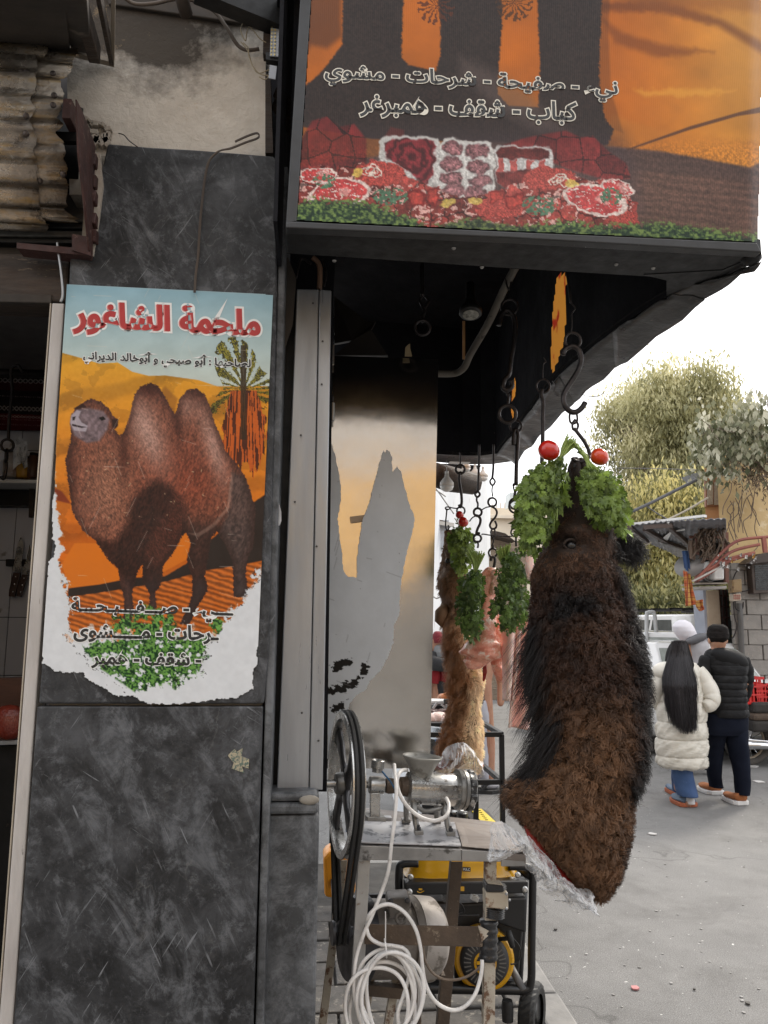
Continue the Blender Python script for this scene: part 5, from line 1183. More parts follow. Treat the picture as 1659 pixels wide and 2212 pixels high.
lid.build('eyelid',SKIN,ch,smooth=True,kind='stuff')
for (x,y) in ((742,178),(790,182)):
    q,n_ =on_front(x,y);MB().ball(q,.007,10,(.5,.5,1.3)).build('nostril',M('nostril_black',(.006,.004,.004)),ch,smooth=True)
earm =MB();e0,e1 =P(*zE(955,500),YH +.02),P(*zE(1022,560),YH +.03)
earm.tube([e0,e0.lerp(e1,.4),e0.lerp(e1,.8),e1],[.02,.024,.018,.004],12);earm.build('ear',SKIN,ch,smooth=True)
NB =110000
p,n,yy,cx,sy =LF.sample(NB)
aE =np.interp(yy,[r[0] for r in rows],[r[1] for r in rows]);bE =np.interp(yy,[r[0] for r in rows],[r[2] for r in rows]);xx =(aE +bE) /2 +(bE -aE) /2 *cx
wn =nz3(p,9,60)[:,0] *60
right =sm(cx *100 +wn,42,84);left =sm(-cx *100 +wn *.6,80,97)
length =np.interp(yy,[130,300,480,620,800,1000,1500,1650,1900,2240],[.003,.004,.004,.005,.014,.023,.023,.024,.023,.020])
rs =right *sm(yy,430,620) *(1 -sm(yy,1560,1800));length += rs *.030
ls =left *sm(yy,820,1000) *(1 -sm(yy,1640,1700));length += ls *.022 *(.5 +rng.random(NB))
tipz =np.exp(-(((xx -470) /70) ** 2 +((yy -1720) /80) ** 2));length += tipz *.03
length *= rng.uniform(.65,1.25,NB)
lift =np.interp(yy,[130,480,700,1000,2240],[.12,.16,.35,.62,.62]);lift =np.clip(lift +rs *.2,0,1)
grav =.15 +.35 *rs +.9 *ls;curl =np.interp(yy,[130,560,800,1100,2240],[.0,.0008,.0044,.0058,.0056]);curl =curl *(1 -ls) +ls *.003 +rs *.0055
side =np.zeros((NB,3));side[:,0] =-ls *.55 +rs *.35 -tipz *.8
pts,L =grow(p,n,length,lift,grav,curl,side,9,.0125)
black =np.clip(rs *1.0 +ls *1.1 +np.exp(-(((xx -715) /95) ** 2 +((yy -835) /70) ** 2)) *1.2 +right *sm(yy,1500,1700) *.45 +(1 -sm(yy,250,420)) *.55 +np.exp(-(((xx -640) /40) ** 2 +((yy -900) /200) ** 2)) *.6 +np.exp(-(((xx -680) /42) ** 2 +((yy -540) /38) ** 2)) *.9 +nz3(p,22,90)[:,1] *.35,0,1)
gold =np.clip(sm(yy,950,1700) *(1 -right) +.35 *sm(yy,300,420) *(1 -sm(yy,640,760)) +nz3(p,7,95)[:,0] *.35,0,1)
brn =np.array(srgb(56,38,29));gld =np.array(srgb(100,73,52));blk_ =np.array(srgb(20,16,16))
tint =brn[None] *(1 -gold)[:,None] +gld[None] *gold[:,None];tint =tint *(1 -black)[:,None] +blk_[None] *black[:,None]
tint *= (.42 +1.1 *L[:,2] ** 1.2 +.5 *rng.random(NB))[:,None]
fur('fur',pts,np.array([.00085,.00085,.0008,.0008,.00075,.0007,.0006,.00045,.0002]),np.clip(tint,0,1),HAIR,ch)
# long fly-away hairs on the left side and loose curls on the right
k =rng.choice(NB,3600,p=(ls +rs *.5 +1e-6) /(ls +rs *.5 +1e-6).sum())
length2 =(.05 +.075 *rng.random(len(k))) *np.where(ls[k] > .4,1,.55);s2 =np.zeros((len(k),3));s2[:,0] =np.where(ls[k] > .4,-.95,.7);s2[:,2] =-.45
pts2,L2 =grow(p[k],n[k],length2,np.full(len(k),.55),np.where(ls[k] > .4,.5,.25),np.where(ls[k] > .4,.002,.010),s2,12,.014,9)
fur('long_hair',pts2,np.linspace(.0007,.00012,12),np.clip(np.tile(blk_,(len(k),1)) *(.6 +.9 *L2[:,:1]),0,1),HAIR,ch)
ne =2500;e_t =rng.random(ne)[:,None];ep_ =np.array(e0) *(1 -e_t) +np.array(e1) *e_t;en =rng.normal(0,1,(ne,3));en /= np.linalg.norm(en,axis=1,keepdims=True);ep_ =ep_ +en *.018
pts3,L3 =grow(ep_,en,rng.uniform(.02,.05,ne),np.full(ne,.5),np.full(ne,.4),np.full(ne,.006),np.tile([[.4,0,-.3]],(ne,1)),9,.012,4)
fur('ear_hair',pts3,np.linspace(.0008,.0002,9),np.tile(blk_,(ne,1)) *(.6 +.8 *L3[:,:1]),HAIR,ch)
FLESH =M('raw_red_flesh',(.30,.02,.016),(.16,.012,.010),.28,sc=22,spots=(.55,.38,.33),ssc=30,sthr=.64,bmp=.7,bsc=50,bd=.006,sub=.15)
cf_ =MB();cpth =spline([P(*zE(x,y),YH -.03) for x,y in ((515,1905),(560,1985),(620,2065),(690,2150),(760,2222))],6)
cf_.tube(cpth,[.004 +.012 *math.sin(math.pi *i /(len(cpth) -1)) for i in range(len(cpth))],12);cf_.build('cut_flesh',FLESH,ch,smooth=True)

# plastic bags
def bag_mat(name,tr_,col=(.82,.82,.83)):
    m,t,b =nodes_of(name);b.inputs['Base Color'].default_value =(*col,1);b.inputs['Roughness'].default_value =.18;b.inputs['Specular IOR Level'].default_value =.8
    v =coords(t);h =noise(t,v,30,6,.6,1.5);bump(t,b,h,.9,.01)
    T =N(t,'BsdfTransparent');T.inputs[0].default_value =(.97,.97,.97,1);mm =N(t,'MixShader')
    lw =N(t,'LayerWeight');lw.inputs[0].default_value =.35;r_ =ramp(t,noise(t,v,18,6,.7,2),[(.35,tr_),(.7,tr_ -.22)])
    s_ =N(t,'Math',operation='SUBTRACT');t.links.new(r_,s_.inputs[0]);t.links.new(lw.outputs['Facing'],s_.inputs[1]);s_.use_clamp =True
    t.links.new(s_.outputs[0],mm.inputs[0]);t.links.new(b.outputs[0],mm.inputs[1]);t.links.new(T.outputs[0],mm.inputs[2]);t.links.new(mm.outputs[0],t.nodes['Material Output'].inputs[0]);return m
BAG =bag_mat('clear_bag',1.0)
def crumple(top,bot,Y,f,nu,nv,amp,name,lab,bulge=.03):
    A =spline([P(*f(*q),Y) for q in top],8);B =spline([P(*f(*q),Y) for q in bot],8);rows =[]
    for j in range(nv +1):
        v =j /nv;row =[]
        for i in range(nu +1):
            u =i /nu;a =A[min(int(u *(len(A) -1)),len(A) -1)];b =B[min(int(u *(len(B) -1)),len(B) -1)];q =a.lerp(b,v)
            uu =np.array([u *5.]);vv =np.array([v *2.2 +u *2])
            q =q +Vector(((fbm(uu,vv,4,11)[0] -.5),(fbm(uu,vv,4,12)[0] -.5) *1.8,(fbm(uu,vv,4,13)[0] -.5))) *amp -Vector((0,bulge *math.sin(math.pi *v),0))
            row.append(q)
        rows.append(row)
    o =MB().grid(rows).build(name,BAG,None,smooth=True);tag(o,lab,'plastic bag');return o
crumple([(335,2020),(362,1925),(430,1892),(500,1918),(560,1990),(640,2080),(740,2180),(820,2250)],[(330,2050),(420,2040),(500,2040),(560,2110),(610,2190),(700,2250),(790,2300),(850,2330)],YH -.07,zE,90,26,.055,'plastic_bag','crumpled clear plastic bag clinging to the cut end of the large camel neck',.05)
crumple([(560,2010),(640,2100),(740,2190),(830,2270)],[(520,2090),(580,2210),(700,2280),(840,2320)],YH -.10,zE,60,20,.045,'plastic_bag','torn lower flap of clear plastic dangling under the large camel neck',.02)

# ================================================================ small tan camel head
YS2 =3.38
rows2 =[(478,128,160,.02,YS2),(520,124,190,.05,YS2),(580,118,196,.07,YS2),(640,112,200,.08,YS2),(690,98,214,.10,YS2),(730,96,218,.11,YS2),(800,122,214,.10,YS2),(860,138,214,.10,YS2),(920,145,222,.10,YS2),(1000,156,250,.11,YS2),
         (1100,168,282,.12,YS2),(1200,175,290,.13,YS2),(1300,172,291,.13,YS2),(1400,160,290,.13,YS2),(1500,134,288,.14,YS2),(1580,116,286,.14,YS2),(1620,118,284,.13,YS2)]
c2 =thing('camel_head','small tan camel head and long neck hanging with its cut end wrapped in clear plastic','camel head',P(*zE(210,1100),YS2))
L2_ =Loft(zE,rows2,48,110);L2_.disp(.03,10,8);L2_.mesh('head_and_neck',M('tan_hide',(.20,.12,.06),(.14,.08,.04),.8),c2)
eb =MB().tube([P(*zE(128,850),YS2 -.05),P(*zE(108,880),YS2 -.07),P(*zE(100,915),YS2 -.07),P(*zE(112,945),YS2 -.06)],[.022,.03,.022,.004],12).build('ear',M('tan_hide',(.2,.12,.06)),c2,smooth=True)
q =P(*zE(140,625),YS2 -.085);MB().ball(q,.012,12,(1,.6,1)).build('eye',M('dark_glossy_eye',(.006,.005,.005)),c2,smooth=True)
N2 =32000;p,n,yy,cx,sy =L2_.sample(N2)
dkm =sm(-cx *100 +nz3(p,8,70)[:,0] *40,0,50) *sm(yy,820,980);length =np.interp(yy,[480,700,900,1100,1620],[.006,.014,.026,.022,.016]) *(1 +1.3 *dkm) *rng.uniform(.6,1.2,N2)
pts,L =grow(p,n,length,np.full(N2,.4),np.full(N2,.35),.001 +.010 *dkm,np.zeros((N2,3)),8,.025,12)
tan_ =np.array(srgb(250,222,184));br2 =np.array(srgb(164,118,78));hd_ =np.array(srgb(142,110,80))
m_ =np.clip(dkm +nz3(p,16,75)[:,1] *.25,0,1)[:,None];tint =tan_[None] *(1 -m_) +br2[None] *m_;h_ =(1 -sm(yy,820,1000))[:,None];tint =tint *(1 -h_) +hd_[None] *h_
tint *= (.55 +.55 *L[:,2] +.35 *rng.random(N2))[:,None]
fur('fur',pts,np.linspace(.0012,.0003,8),np.clip(tint,0,1),HAIR,c2)
nk =MB().ball(P(*zE(195,1610),YS2 -.03),.085,20,(1.25,.9,.42));nk.build('cut_flesh',FLESH,c2,smooth=True)
crumple([(95,1590),(140,1530),(190,1492),(240,1520),(285,1570),(300,1610)],[(75,1640),(120,1660),(190,1650),(250,1650),(290,1650),(296,1690)],YS2 -.17,zE,60,20,.035,'plastic_bag','clear plastic wrap around the cut neck of the small tan camel head',.06)

# ================================================================ parsley and tomatoes
def leaf_mat(name,a,b_,tl=.3):
    m,t,b =nodes_of(name);v =coords(t)
    col =mixc(t,ramp(t,noise(t,v,38,3),[(.35,0),(.68,1)]),a,b_)
    oi =N(t,'Attribute');oi.attribute_name ='shade'
    col =mixc(t,oi.outputs['Fac'],col,tuple(x *2.4 for x in b_))
    t.links.new(col,b.inputs['Base Color']);b.inputs['Roughness'].default_value =.45
    T =N(t,'BsdfTranslucent');t.links.new(col,T.inputs[0]);mm =N(t,'MixShader');mm.inputs[0].default_value =tl
    t.links.new(b.outputs[0],mm.inputs[1]);t.links.new(T.outputs[0],mm.inputs[2]);t.links.new(mm.outputs[0],t.nodes['Material Output'].inputs[0]);return m
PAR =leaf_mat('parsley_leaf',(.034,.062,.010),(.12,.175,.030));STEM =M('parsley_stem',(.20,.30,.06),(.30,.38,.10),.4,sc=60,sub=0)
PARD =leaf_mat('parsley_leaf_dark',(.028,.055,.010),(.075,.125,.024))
def leaflet():
    pr =[(0,0),(.16,.14),(.42,.26),(.34,.40),(.62,.50),(.38,.60),(.52,.86),(.22,.78),(0,1.08)]
    o =pr +[(-x,y) for x,y in pr[-2:0:-1]];return [(x *.8,y) for x,y in o]
LFT =leaflet()
def add_leaf(vs,fs,c,down,nor,s):
    side =down.cross(nor).normalized();nor =side.cross(down).normalized()
    for (ang,sc_,of) in ((0,1.0,.28),(1.0,.78,.05),(-1.0,.78,.05)):
        d =(down *math.cos(ang) +side *math.sin(ang)).normalized();e =d.cross(nor).normalized();b0 =len(vs)
        cup =random.uniform(-.35,.35)
        for (x,y) in LFT: vs.append(c +(d *(y *sc_ +of) +e *(x *sc_) +nor *(abs(x) *cup -y *y *.22 *random.uniform(.3,1.4))) *s)
        k =len(LFT);m =2 +0;
        ctr =len(vs);vs.append(c +(d *(.5 *sc_ +of) -nor *.06) *s)
        fs += [(b0 +i,b0 +(i +1) % k,ctr) for i in range(k)]
PSZ =1.45
def bunch(label,f,Y,poly_,stem_pts,tie,nleaf,ls_,depth,mat,nstem=45,grp='parsley bunches on the hanging meat',spread=1.0,hang=(0,-1)):
    t_ =thing('parsley_bunch',label,'parsley',P(*f(*tie),Y),grp);r_ =random.Random(len(label) *7)
    xs_ =[q[0] for q in poly_];ys_ =[q[1] for q in poly_];vs =[];fs =[];k =0;sh =[];cxm,cym =sum(xs_) /len(xs_),sum(ys_) /len(ys_)
    PA =np.array(poly_,float)
    while k < nleaf:
        x,y =r_.uniform(min(xs_),max(xs_)),r_.uniform(min(ys_),max(ys_))
        sdv =float(pdist(np.array([x]),np.array([y]),poly_)[0])
        if sdv > (14 if r_.random() < .15 else 0): continue
        e =min(1,max(0,-sdv) /(.26 *(max(xs_) -min(xs_)) +1));th_ =depth *math.sqrt(1 -(1 -e) ** 2);u =r_.random() ** .45;sg_ =-1 if r_.random() < .74 else 1
        Yl =Y +sg_ *u *th_;c =P(*f(x,y),Yl)
        out =Vector(((x -cxm) *.004,sg_ *(.35 +e),0 -(y -cym) *.0015));out += Vector((r_.gauss(0,.42),r_.gauss(0,.35),r_.gauss(0,.42)));out.normalize()
        down =Vector(((x -tie[0]) *.004 *spread,0,-1.0 -0 *y)) +Vector((r_.gauss(0,.38),r_.gauss(0,.3),r_.gauss(0,.30)));down.normalize()
        if abs(down.dot(out)) > .92: continue
        b0 =len(vs);add_leaf(vs,fs,c,down,out,ls_ *PSZ *r_.uniform(.55,1.25));sh += [r_.random() ** 2 *.9] *(len(vs) -b0);k += 1
    mb =MB();mb.add(vs,fs);o =mb.build('leaves',mat,t_,kind='stuff');a =o.data.attributes.new('shade','FLOAT','POINT')
    if len(o.data.vertices) == len(sh): a.data.foreach_set('value',sh)
    ms =MB();
    for i in range(int(nstem *1.6)):
        a0,b0 =stem_pts;s_ =r_.uniform(-1,1);p0 =Vector(P(*f(a0[0] +s_ *b0[0] +r_.gauss(0,2),a0[1] +s_ *b0[1] +r_.gauss(0,9)),Y +r_.uniform(-.02,.02)))
        pt =P(*f(tie[0] +s_ *9,tie[1] +r_.gauss(0,3)),Y +r_.uniform(-.012,.012));xe,ye =cxm +(r_.choice(xs_) -cxm) *r_.uniform(.2,.8),cym +(r_.choice(ys_) -cym) *r_.uniform(0,.7)
        pe =P(*f(xe,ye),Y +r_.uniform(-.8,.3) *depth)
        ms.tube(spline([p0,pt,pe],4),[.0017] *4 +[.0014] *5,5,cap=False)
    ms.build('stems',STEM,t_,smooth=True,kind='stuff');return t_
YB1 =YH -.10
bunch('large parsley bunch draped over the left side of the dark camel muzzle',zE,YB1,[(700,120),(620,140),(560,175),(510,235),(488,290),(478,400),(488,480),(520,520),(548,590),(570,520),(640,478),(665,440),(680,350),(715,290),(722,200)],((735,45),(26,12)),(690,118),330,.0150,.075,PAR,60)
bunch('large parsley bunch draped over the right side of the dark camel muzzle',zE,YB1,[(810,165),(880,175),(940,225),(980,290),(1004,390),(992,500),(960,480),(930,440),(850,435),(800,345),(778,235)],((770,80),(18,22)),(815,140),280,.0150,.07,PAR,50)
bunch('small parsley bunch with two tomatoes on the small tan camel head',zE,YS2 -.14,[(185,450),(235,455),(262,520),(262,600),(225,670),(205,690),(185,640),(160,600),(145,520),(160,470)],((205,430),(34,8)),(205,462),170,.0175,.08,PAR,30)
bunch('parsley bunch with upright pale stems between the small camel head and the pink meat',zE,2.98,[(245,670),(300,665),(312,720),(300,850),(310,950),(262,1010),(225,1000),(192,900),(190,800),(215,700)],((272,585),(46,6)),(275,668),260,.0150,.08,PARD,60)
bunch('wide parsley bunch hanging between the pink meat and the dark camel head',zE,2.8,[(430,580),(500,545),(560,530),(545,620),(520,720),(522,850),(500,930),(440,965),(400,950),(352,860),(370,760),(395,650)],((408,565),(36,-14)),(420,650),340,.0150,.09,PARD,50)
TOM =M('tomato_skin',(.52,.016,.008),(.42,.012,.007),.16,sc=8,coat=.5,rvar=.05,sub=.1);TOM2 =M('orange_tomato_skin',(.60,.060,.014),(.52,.03,.01),.18,sc=8,coat=.5,rvar=.05,sub=.1)
for (x,y,r_,Y,m_,lab) in ((628,90,50,YH -.13,TOM,'large red tomato stuck at the left of the big hook'),(873,121,42,YH -.10,TOM2,'orange red tomato stuck at the right of the big hook'),(213,436,25.5,YS2 -.24,TOM,'front small tomato on the small camel head'),(196,402,20,YS2 -.18,TOM,'rear small tomato half hidden behind the front small one')):
    q =P(*zE(x,y),Y);rad =(P(*zE(x +r_,y),Y) -q).length
    mb =MB();n1 =28;vs =[]
    for i in range(15):
        ph =math.pi *i /14
        for j in range(n1):
            t_ =2 *math.pi *j /n1;rr =rad *(1 +.025 *math.cos(5 *t_) *math.sin(ph)) *(1 -.10 *math.exp(-(ph /.35) ** 2));vs.append(Vector((rr *math.sin(ph) *math.cos(t_) *1.03,rr *math.sin(ph) *math.sin(t_),rr *math.cos(ph) *.93)))
    mb.add([q +ry(.5) @ v for v in vs],[(i *n1 +j,i *n1 +(j +1) % n1,(i +1) *n1 +(j +1) % n1,(i +1) *n1 +j) for i in range(14) for j in range(n1)])
    o =mb.build('tomato',m_,None,smooth=True);tag(o,lab,'tomato','tomatoes decorating the hanging heads')

# ================================================================ pieces of meat
MEAT =M('pink_fatty_meat',(.80,.42,.31),(.66,.20,.13),.30,sc=24,spots=(.86,.66,.56),ssc=30,sthr=.55,bmp=.6,bsc=60,bd=.006,sub=.12)
def flesh_piece(name,f,Y,path,rad,mat,label,seed,fl=.6):
    pts =spline([P(*f(*q),Y) for q in path],7);rd =np.interp(np.linspace(0,1,len(pts)),np.linspace(0,1,len(rad)),rad)
    sc_ =(P(*f(path[0][0] +1,path[0][1]),Y) -P(*f(*path[0]),Y)).length;vs =[];n =26
    for i,q in enumerate(pts):
        for j in range(n):
            t_ =2 *math.pi *j /n;v =np.array([j /n *6.]);w =np.array([i *.22])
            r =rd[i] *sc_ *(1 +.55 *(fbm(np.minimum(v,6 -v),w,3,seed)[0] -.5) *2 +.22 *(1 -abs(2 *vnoise(np.minimum(v,6 -v) *2,w *1.3,seed +3)[0] -1)))
            vs.append(q +Vector((math.cos(t_) *r,math.sin(t_) *r *fl,math.sin(i *.9 +j) *.001)))
    m =len(pts);mb =MB().add(vs,[(i *n +j,i *n +(j +1) % n,(i +1) *n +(j +1) % n,(i +1) *n +j) for i in range(m -1) for j in range(n)] +[tuple(range(n)),tuple((m -1) *n +j for j in range(n))])
    o =mb.build(name,mat,None,smooth=True);tag(o,label,'meat','cuts of meat hanging by the shop');s =o.modifiers.new('s','SUBSURF');s.levels =1;s.render_levels =1;return o
flesh_piece('meat_cut',zE,3.05,[(345,655),(345,700),(328,780),(326,860),(322,940),(312,1010),(300,1070),(290,1110),(262,1150)],[12,46,44,34,38,46,76,80,54,16],MEAT,'twisted long cut of pink fatty meat hanging from the chain',5)
flesh_piece('meat_cut',zE,3.02,[(368,665),(378,700),(372,745),(352,790)],[10,28,30,8],M('pale_fat',(.72,.46,.37),(.6,.3,.22),.4,sc=40,bmp=1,bsc=80,bd=.01,sub=.25),'lumpy pale fat knob at the top of the pink meat',9)
flesh_piece('meat_cut',zE,3.12,[(362,840),(375,920),(384,1000),(386,1070),(372,1120),(392,1170),(404,1215)],[8,28,26,28,32,26,26,8],MEAT,'thinner pink cut with a curled tip behind the long one',15)
flesh_piece('meat_cut',zE,3.1,[(316,1120),(318,1160),(312,1208)],[8,9,3],FLESH,'small red drip-like scrap below the pink meat',21)
flesh_piece('meat_cut',zE,2.6,[(535,540),(532,600),(540,660),(560,720)],[10,14,20,26],M('pale_membrane',(.78,.60,.52),(.70,.48,.41),.4,sc=20,bmp=.3,sub=.3),'pale pink tube of meat between parsley and the dark camel head',33)
TRI =M('pale_membrane',(.66,.44,.37))
def sheet(label,f,Y,pl_,pr_,seed):
    A =spline([P(*f(*q),Y) for q in pl_],8);B =spline([P(*f(*q),Y) for q in pr_],8);rows =[]
    for i in range(len(A)):
        row =[]
        for k in range(15):
            u =k /14;q =A[i].lerp(B[i],u);q.y += .022 *math.sin(u *7 +seed +i *.03) +.02 *(fbm(np.array([u *3.]),np.array([i *.12]),3,seed)[0] -.5);row.append(q)
        rows.append(row)
    o =MB().grid(rows).build('meat_sheet',TRI,None,smooth=True);s =o.modifiers.new('s','SOLIDIFY');s.thickness =.006;tag(o,label,'meat','cuts of meat hanging by the shop')
sheet('flat pale pink sheet of meat, the shorter left one',zE,3.0,[(405,900),(410,1000),(412,1150),(412,1300)],[(496,900),(490,1000),(474,1150),(456,1303)],2)
sheet('flat pale pink sheet of meat, the longer right one behind the dark fur',zE,3.05,[(462,900),(458,1050),(444,1250),(428,1430)],[(575,900),(560,1050),(545,1250),(528,1440)],5)
# ================================================================ work table
STL =M('worn_table_steel',(.40,.395,.39),(.22,.215,.21),.38,.6,sc=7,spots=(.10,.095,.09),ssc=18,sthr=.60,bmp=.2)
STLW =M('worn_white_sheet',(.50,.50,.52),(.38,.38,.40),.42,.25,sc=5,stretch=(1,1,3),spots=(.10,.105,.12),ssc=16,sthr=.56,bmp=.2)
STLB =M('brownish_sheet',(.26,.225,.20),(.17,.145,.13),.5,.3,sc=6,stretch=(1,3,3),spots=(.36,.34,.32),ssc=30,sthr=.64)
LEGM =M('rusty_painted_leg',(.46,.42,.35),(.32,.28,.23),.65,.1,sc=8,spots=(.13,.07,.04),ssc=26,sthr=.56,bmp=.5,bsc=60)
LEGB =M('brown_rusty_iron',(.11,.078,.055),(.055,.04,.03),.65,.2,sc=10,spots=(.24,.19,.14),ssc=30,sthr=.62,bmp=.5,bsc=60)
tb =thing('work_table','narrow rusty steel work table carrying the meat grinder','table',P(*zF(800,1100),2.4))
FLp =[P(*zF(350,1040),2.27),P(*zF(1025,1065),2.235),P(*zF(1445,1102),2.2)];BKp =[P(*zF(1292,893),2.62),P(*zF(362,792),2.68)]
MB().slab(FLp +BKp,(0,0,-.02)).build('tabletop',STLB,tb,bevel=.003)
up =Vector((0,0,.0035))
MB().slab([P(*zF(352,1036),2.272) +up,P(*zF(1022,1060),2.238) +up,P(*zF(978,905),2.49) +up,P(*zF(357,896),2.47) +up],(0,0,.003)).build('front_sheet',STLW,tb)
MB().slab([P(*zF(1030,1062),2.236) +up,P(*zF(1442,1098),2.202) +up,P(*zF(1292,900),2.58) +up,P(*zF(986,906),2.49) +up],(0,0,.002)).build('side_sheet',STLB,tb)
MB().slab([P(*zF(350,1044),2.262),P(*zF(1024,1070),2.23),P(*zF(1024,1146),2.232),P(*zF(352,1140),2.265)],(0,.012,0)).build('front_apron',STL,tb,bevel=.002)
MB().slab([P(*zF(1027,1072),2.228),P(*zF(1282,1088),2.212),P(*zF(1282,1152),2.214),P(*zF(1027,1148),2.23)],(0,.012,0)).build('side_apron',M('rusty_apron',(.42,.41,.40),(.30,.29,.28),.4,.4,spots=(.22,.12,.08),ssc=20,sthr=.62,bmp=.3),tb,bevel=.002)
MB().slab([P(*zF(1285,1092),2.215),P(*zF(1446,1108),2.2),P(*zF(1446,1180),2.202),P(*zF(1285,1182),2.216)],(0,.01,0)).build('end_apron',M('rusty_apron',(.42,.41,.40)),tb,bevel=.002)
MB().bar(P(*zF(358,862),2.5),P(*zF(566,868),2.5),.03,.012).build('mounting_bar',STLW,tb,bevel=.002)
def leg(x0,y0,x1,y1,w,Y0,Y1,name,mat,zend=0.0):
    a,b =P(*zF(x0,y0),Y0),P(*zF(x1,y1),Y1);d =b -a
    if zend is not None: b =a +d *((zend -a.z) /d.z)
    xw =Vector((w /2,0,0));yw =Vector((0,.004,0));m =MB()
    m.hexa([b -xw,b +xw,b +xw +yw,b -xw +yw,a -xw,a +xw,a +xw +yw,a -xw +yw])
    yw2 =Vector((0,w *.9,0));m.hexa([b -xw +yw,b -xw *.85 +yw,b -xw *.85 +yw2,b -xw +yw2,a -xw +yw,a -xw *.85 +yw,a -xw *.85 +yw2,a -xw +yw2])
    return m.build(name,mat,tb,bevel=.001)
u_ =.3307 /1662 *2.3
leg(388,1142,330,2230,74 *u_,2.28,2.27,'leg',M('pale_painted_leg',(.46,.45,.44),(.34,.33,.31),.5,.2,sc=7,spots=(.20,.14,.10),ssc=24,sthr=.62,bmp=.3))
leg(1218,1150,1205,2230,68 *u_,2.235,2.225,'leg',LEGM)
leg(995,1150,905,2230,76 *u_ *1.1,2.62,2.6,'leg',LEGB)
leg(255,1140,118,2210,50 *u_ *1.1,2.66,2.66,'leg',LEGM)
for (x0,y0,x1,y1,m_) in ((455,1770,400,2120,LEGM),(620,1790,545,2230,LEGM),(722,1690,738,2300,LEGB)): leg(x0,y0,x1,y1,50 *u_ *1.1,2.55,2.5,'motor_support',m_,None)
MB().bar(P(*zF(390,1622),2.262),P(*zF(1162,1640),2.225),.004,.052).build('cross_bar',LEGB,tb,bevel=.001)
MB().bar(P(*zF(390,1580),2.28),P(*zF(1162,1592),2.24),.034,.004).build('cross_bar_flange',LEGM,tb,bevel=.001)
MB().slab([P(*zF(1132,1566),2.215),P(*zF(1222,1612),2.215),P(*zF(1158,1672),2.215)],(0,.004,0)).build('corner_piece',LEGM,tb)
MB().bar(P(*zF(380,1975),2.5),P(*zF(740,2010),2.5),.03,.03).build('lower_bar',LEGB,tb)
MB().bar(P(*zF(440,1840),2.52),P(*zF(900,1860),2.52),.10,.012).build('motor_plate',LEGB,tb)
TAPE =M('black_tape',(.014,.014,.015),(.022,.022,.024),.32,sc=30,bmp=.5,bsc=60)
def wrap(x0,y0,x1,y1,rw,Y,name,n=14):
    a,b =P(*zF(x0,y0),Y),P(*zF(x1,y1),Y);pts =[a.lerp(b,i /n) for i in range(n +1)]
    return MB().tube(pts,[rw *(1 +.10 *math.sin(i *2.1)) for i in range(n +1)],10).build(name,TAPE,tb,smooth=True)
wrap(1202,1528,1200,1790,54 *u_,2.238,'tape_wrap');wrap(1243,1300,1243,1360,66 *u_,2.245,'tape_wrap');wrap(1240,1445,1235,1510,62 *u_,2.245,'tape_wrap')
jb =thing('socket_box','dirty white socket box taped to the right table leg','socket box',P(*zF(1255,1490),2.2))
MB().slab([P(*zF(1182,1348),2.205),P(*zF(1330,1352),2.205),P(*zF(1332,1468),2.205),P(*zF(1184,1448),2.205)],(0,.045,0)).build('box',M('dirty_cream_plastic',(.52,.47,.38),(.36,.31,.24),.5,spots=(.18,.09,.05),ssc=20,sthr=.60),jb,bevel=.004)
MB().slab([P(*zF(1188,1298),2.20),P(*zF(1300,1312),2.20),P(*zF(1302,1350),2.20),P(*zF(1186,1350),2.20)],(0,.05,0)).build('tape_band',TAPE,jb,bevel=.003)
MB().slab([P(*zF(1196,1288),2.21),P(*zF(1292,1298),2.21),P(*zF(1300,1312),2.21),P(*zF(1190,1302),2.21)],(0,.04,0)).build('lid',M('dirty_cream_plastic',(.52,.47,.38)),jb,bevel=.002)
for (x,y) in ((1318,1362),(1318,1456),(1338,1400)): MB().ball(P(*zF(x,y),2.2),.004,8).build('screw',ALU,jb)

# ================================================================ meat grinder with its big pulley
CAST =M('cast_metal',(.36,.355,.34),(.20,.195,.185),.42,.7,sc=14,spots=(.10,.085,.07),ssc=22,sthr=.60,bmp=.4,bsc=50)
BRIGHT =M('bright_worn_metal',(.58,.575,.56),(.38,.375,.36),.28,.85,sc=12,spots=(.16,.14,.12),ssc=26,sthr=.62,bmp=.25,bsc=60)
DKC =M('dark_cast_iron',(.085,.085,.09),(.04,.04,.045),.45,.6,sc=16,spots=(.2,.19,.18),ssc=30,sthr=.64,bmp=.3)
O =P(*zF(225,638),2.36);Q_ =P(*zF(1050,677),2.36 +.06);AX =(Q_ -O).normalized();UZ =(Q_ -O).length /(1050 -225)
BB =Vector((0,0,1)).cross(AX).normalized();UP =AX.cross(BB).normalized()
def at(x,dy=0,db=0): return O +AX *((x -225) *UZ) +UP *(-dy *UZ) +BB *db
gr =thing('meat_grinder','cast metal meat grinder with flared hopper bolted on the work table','meat grinder',at(760,250))
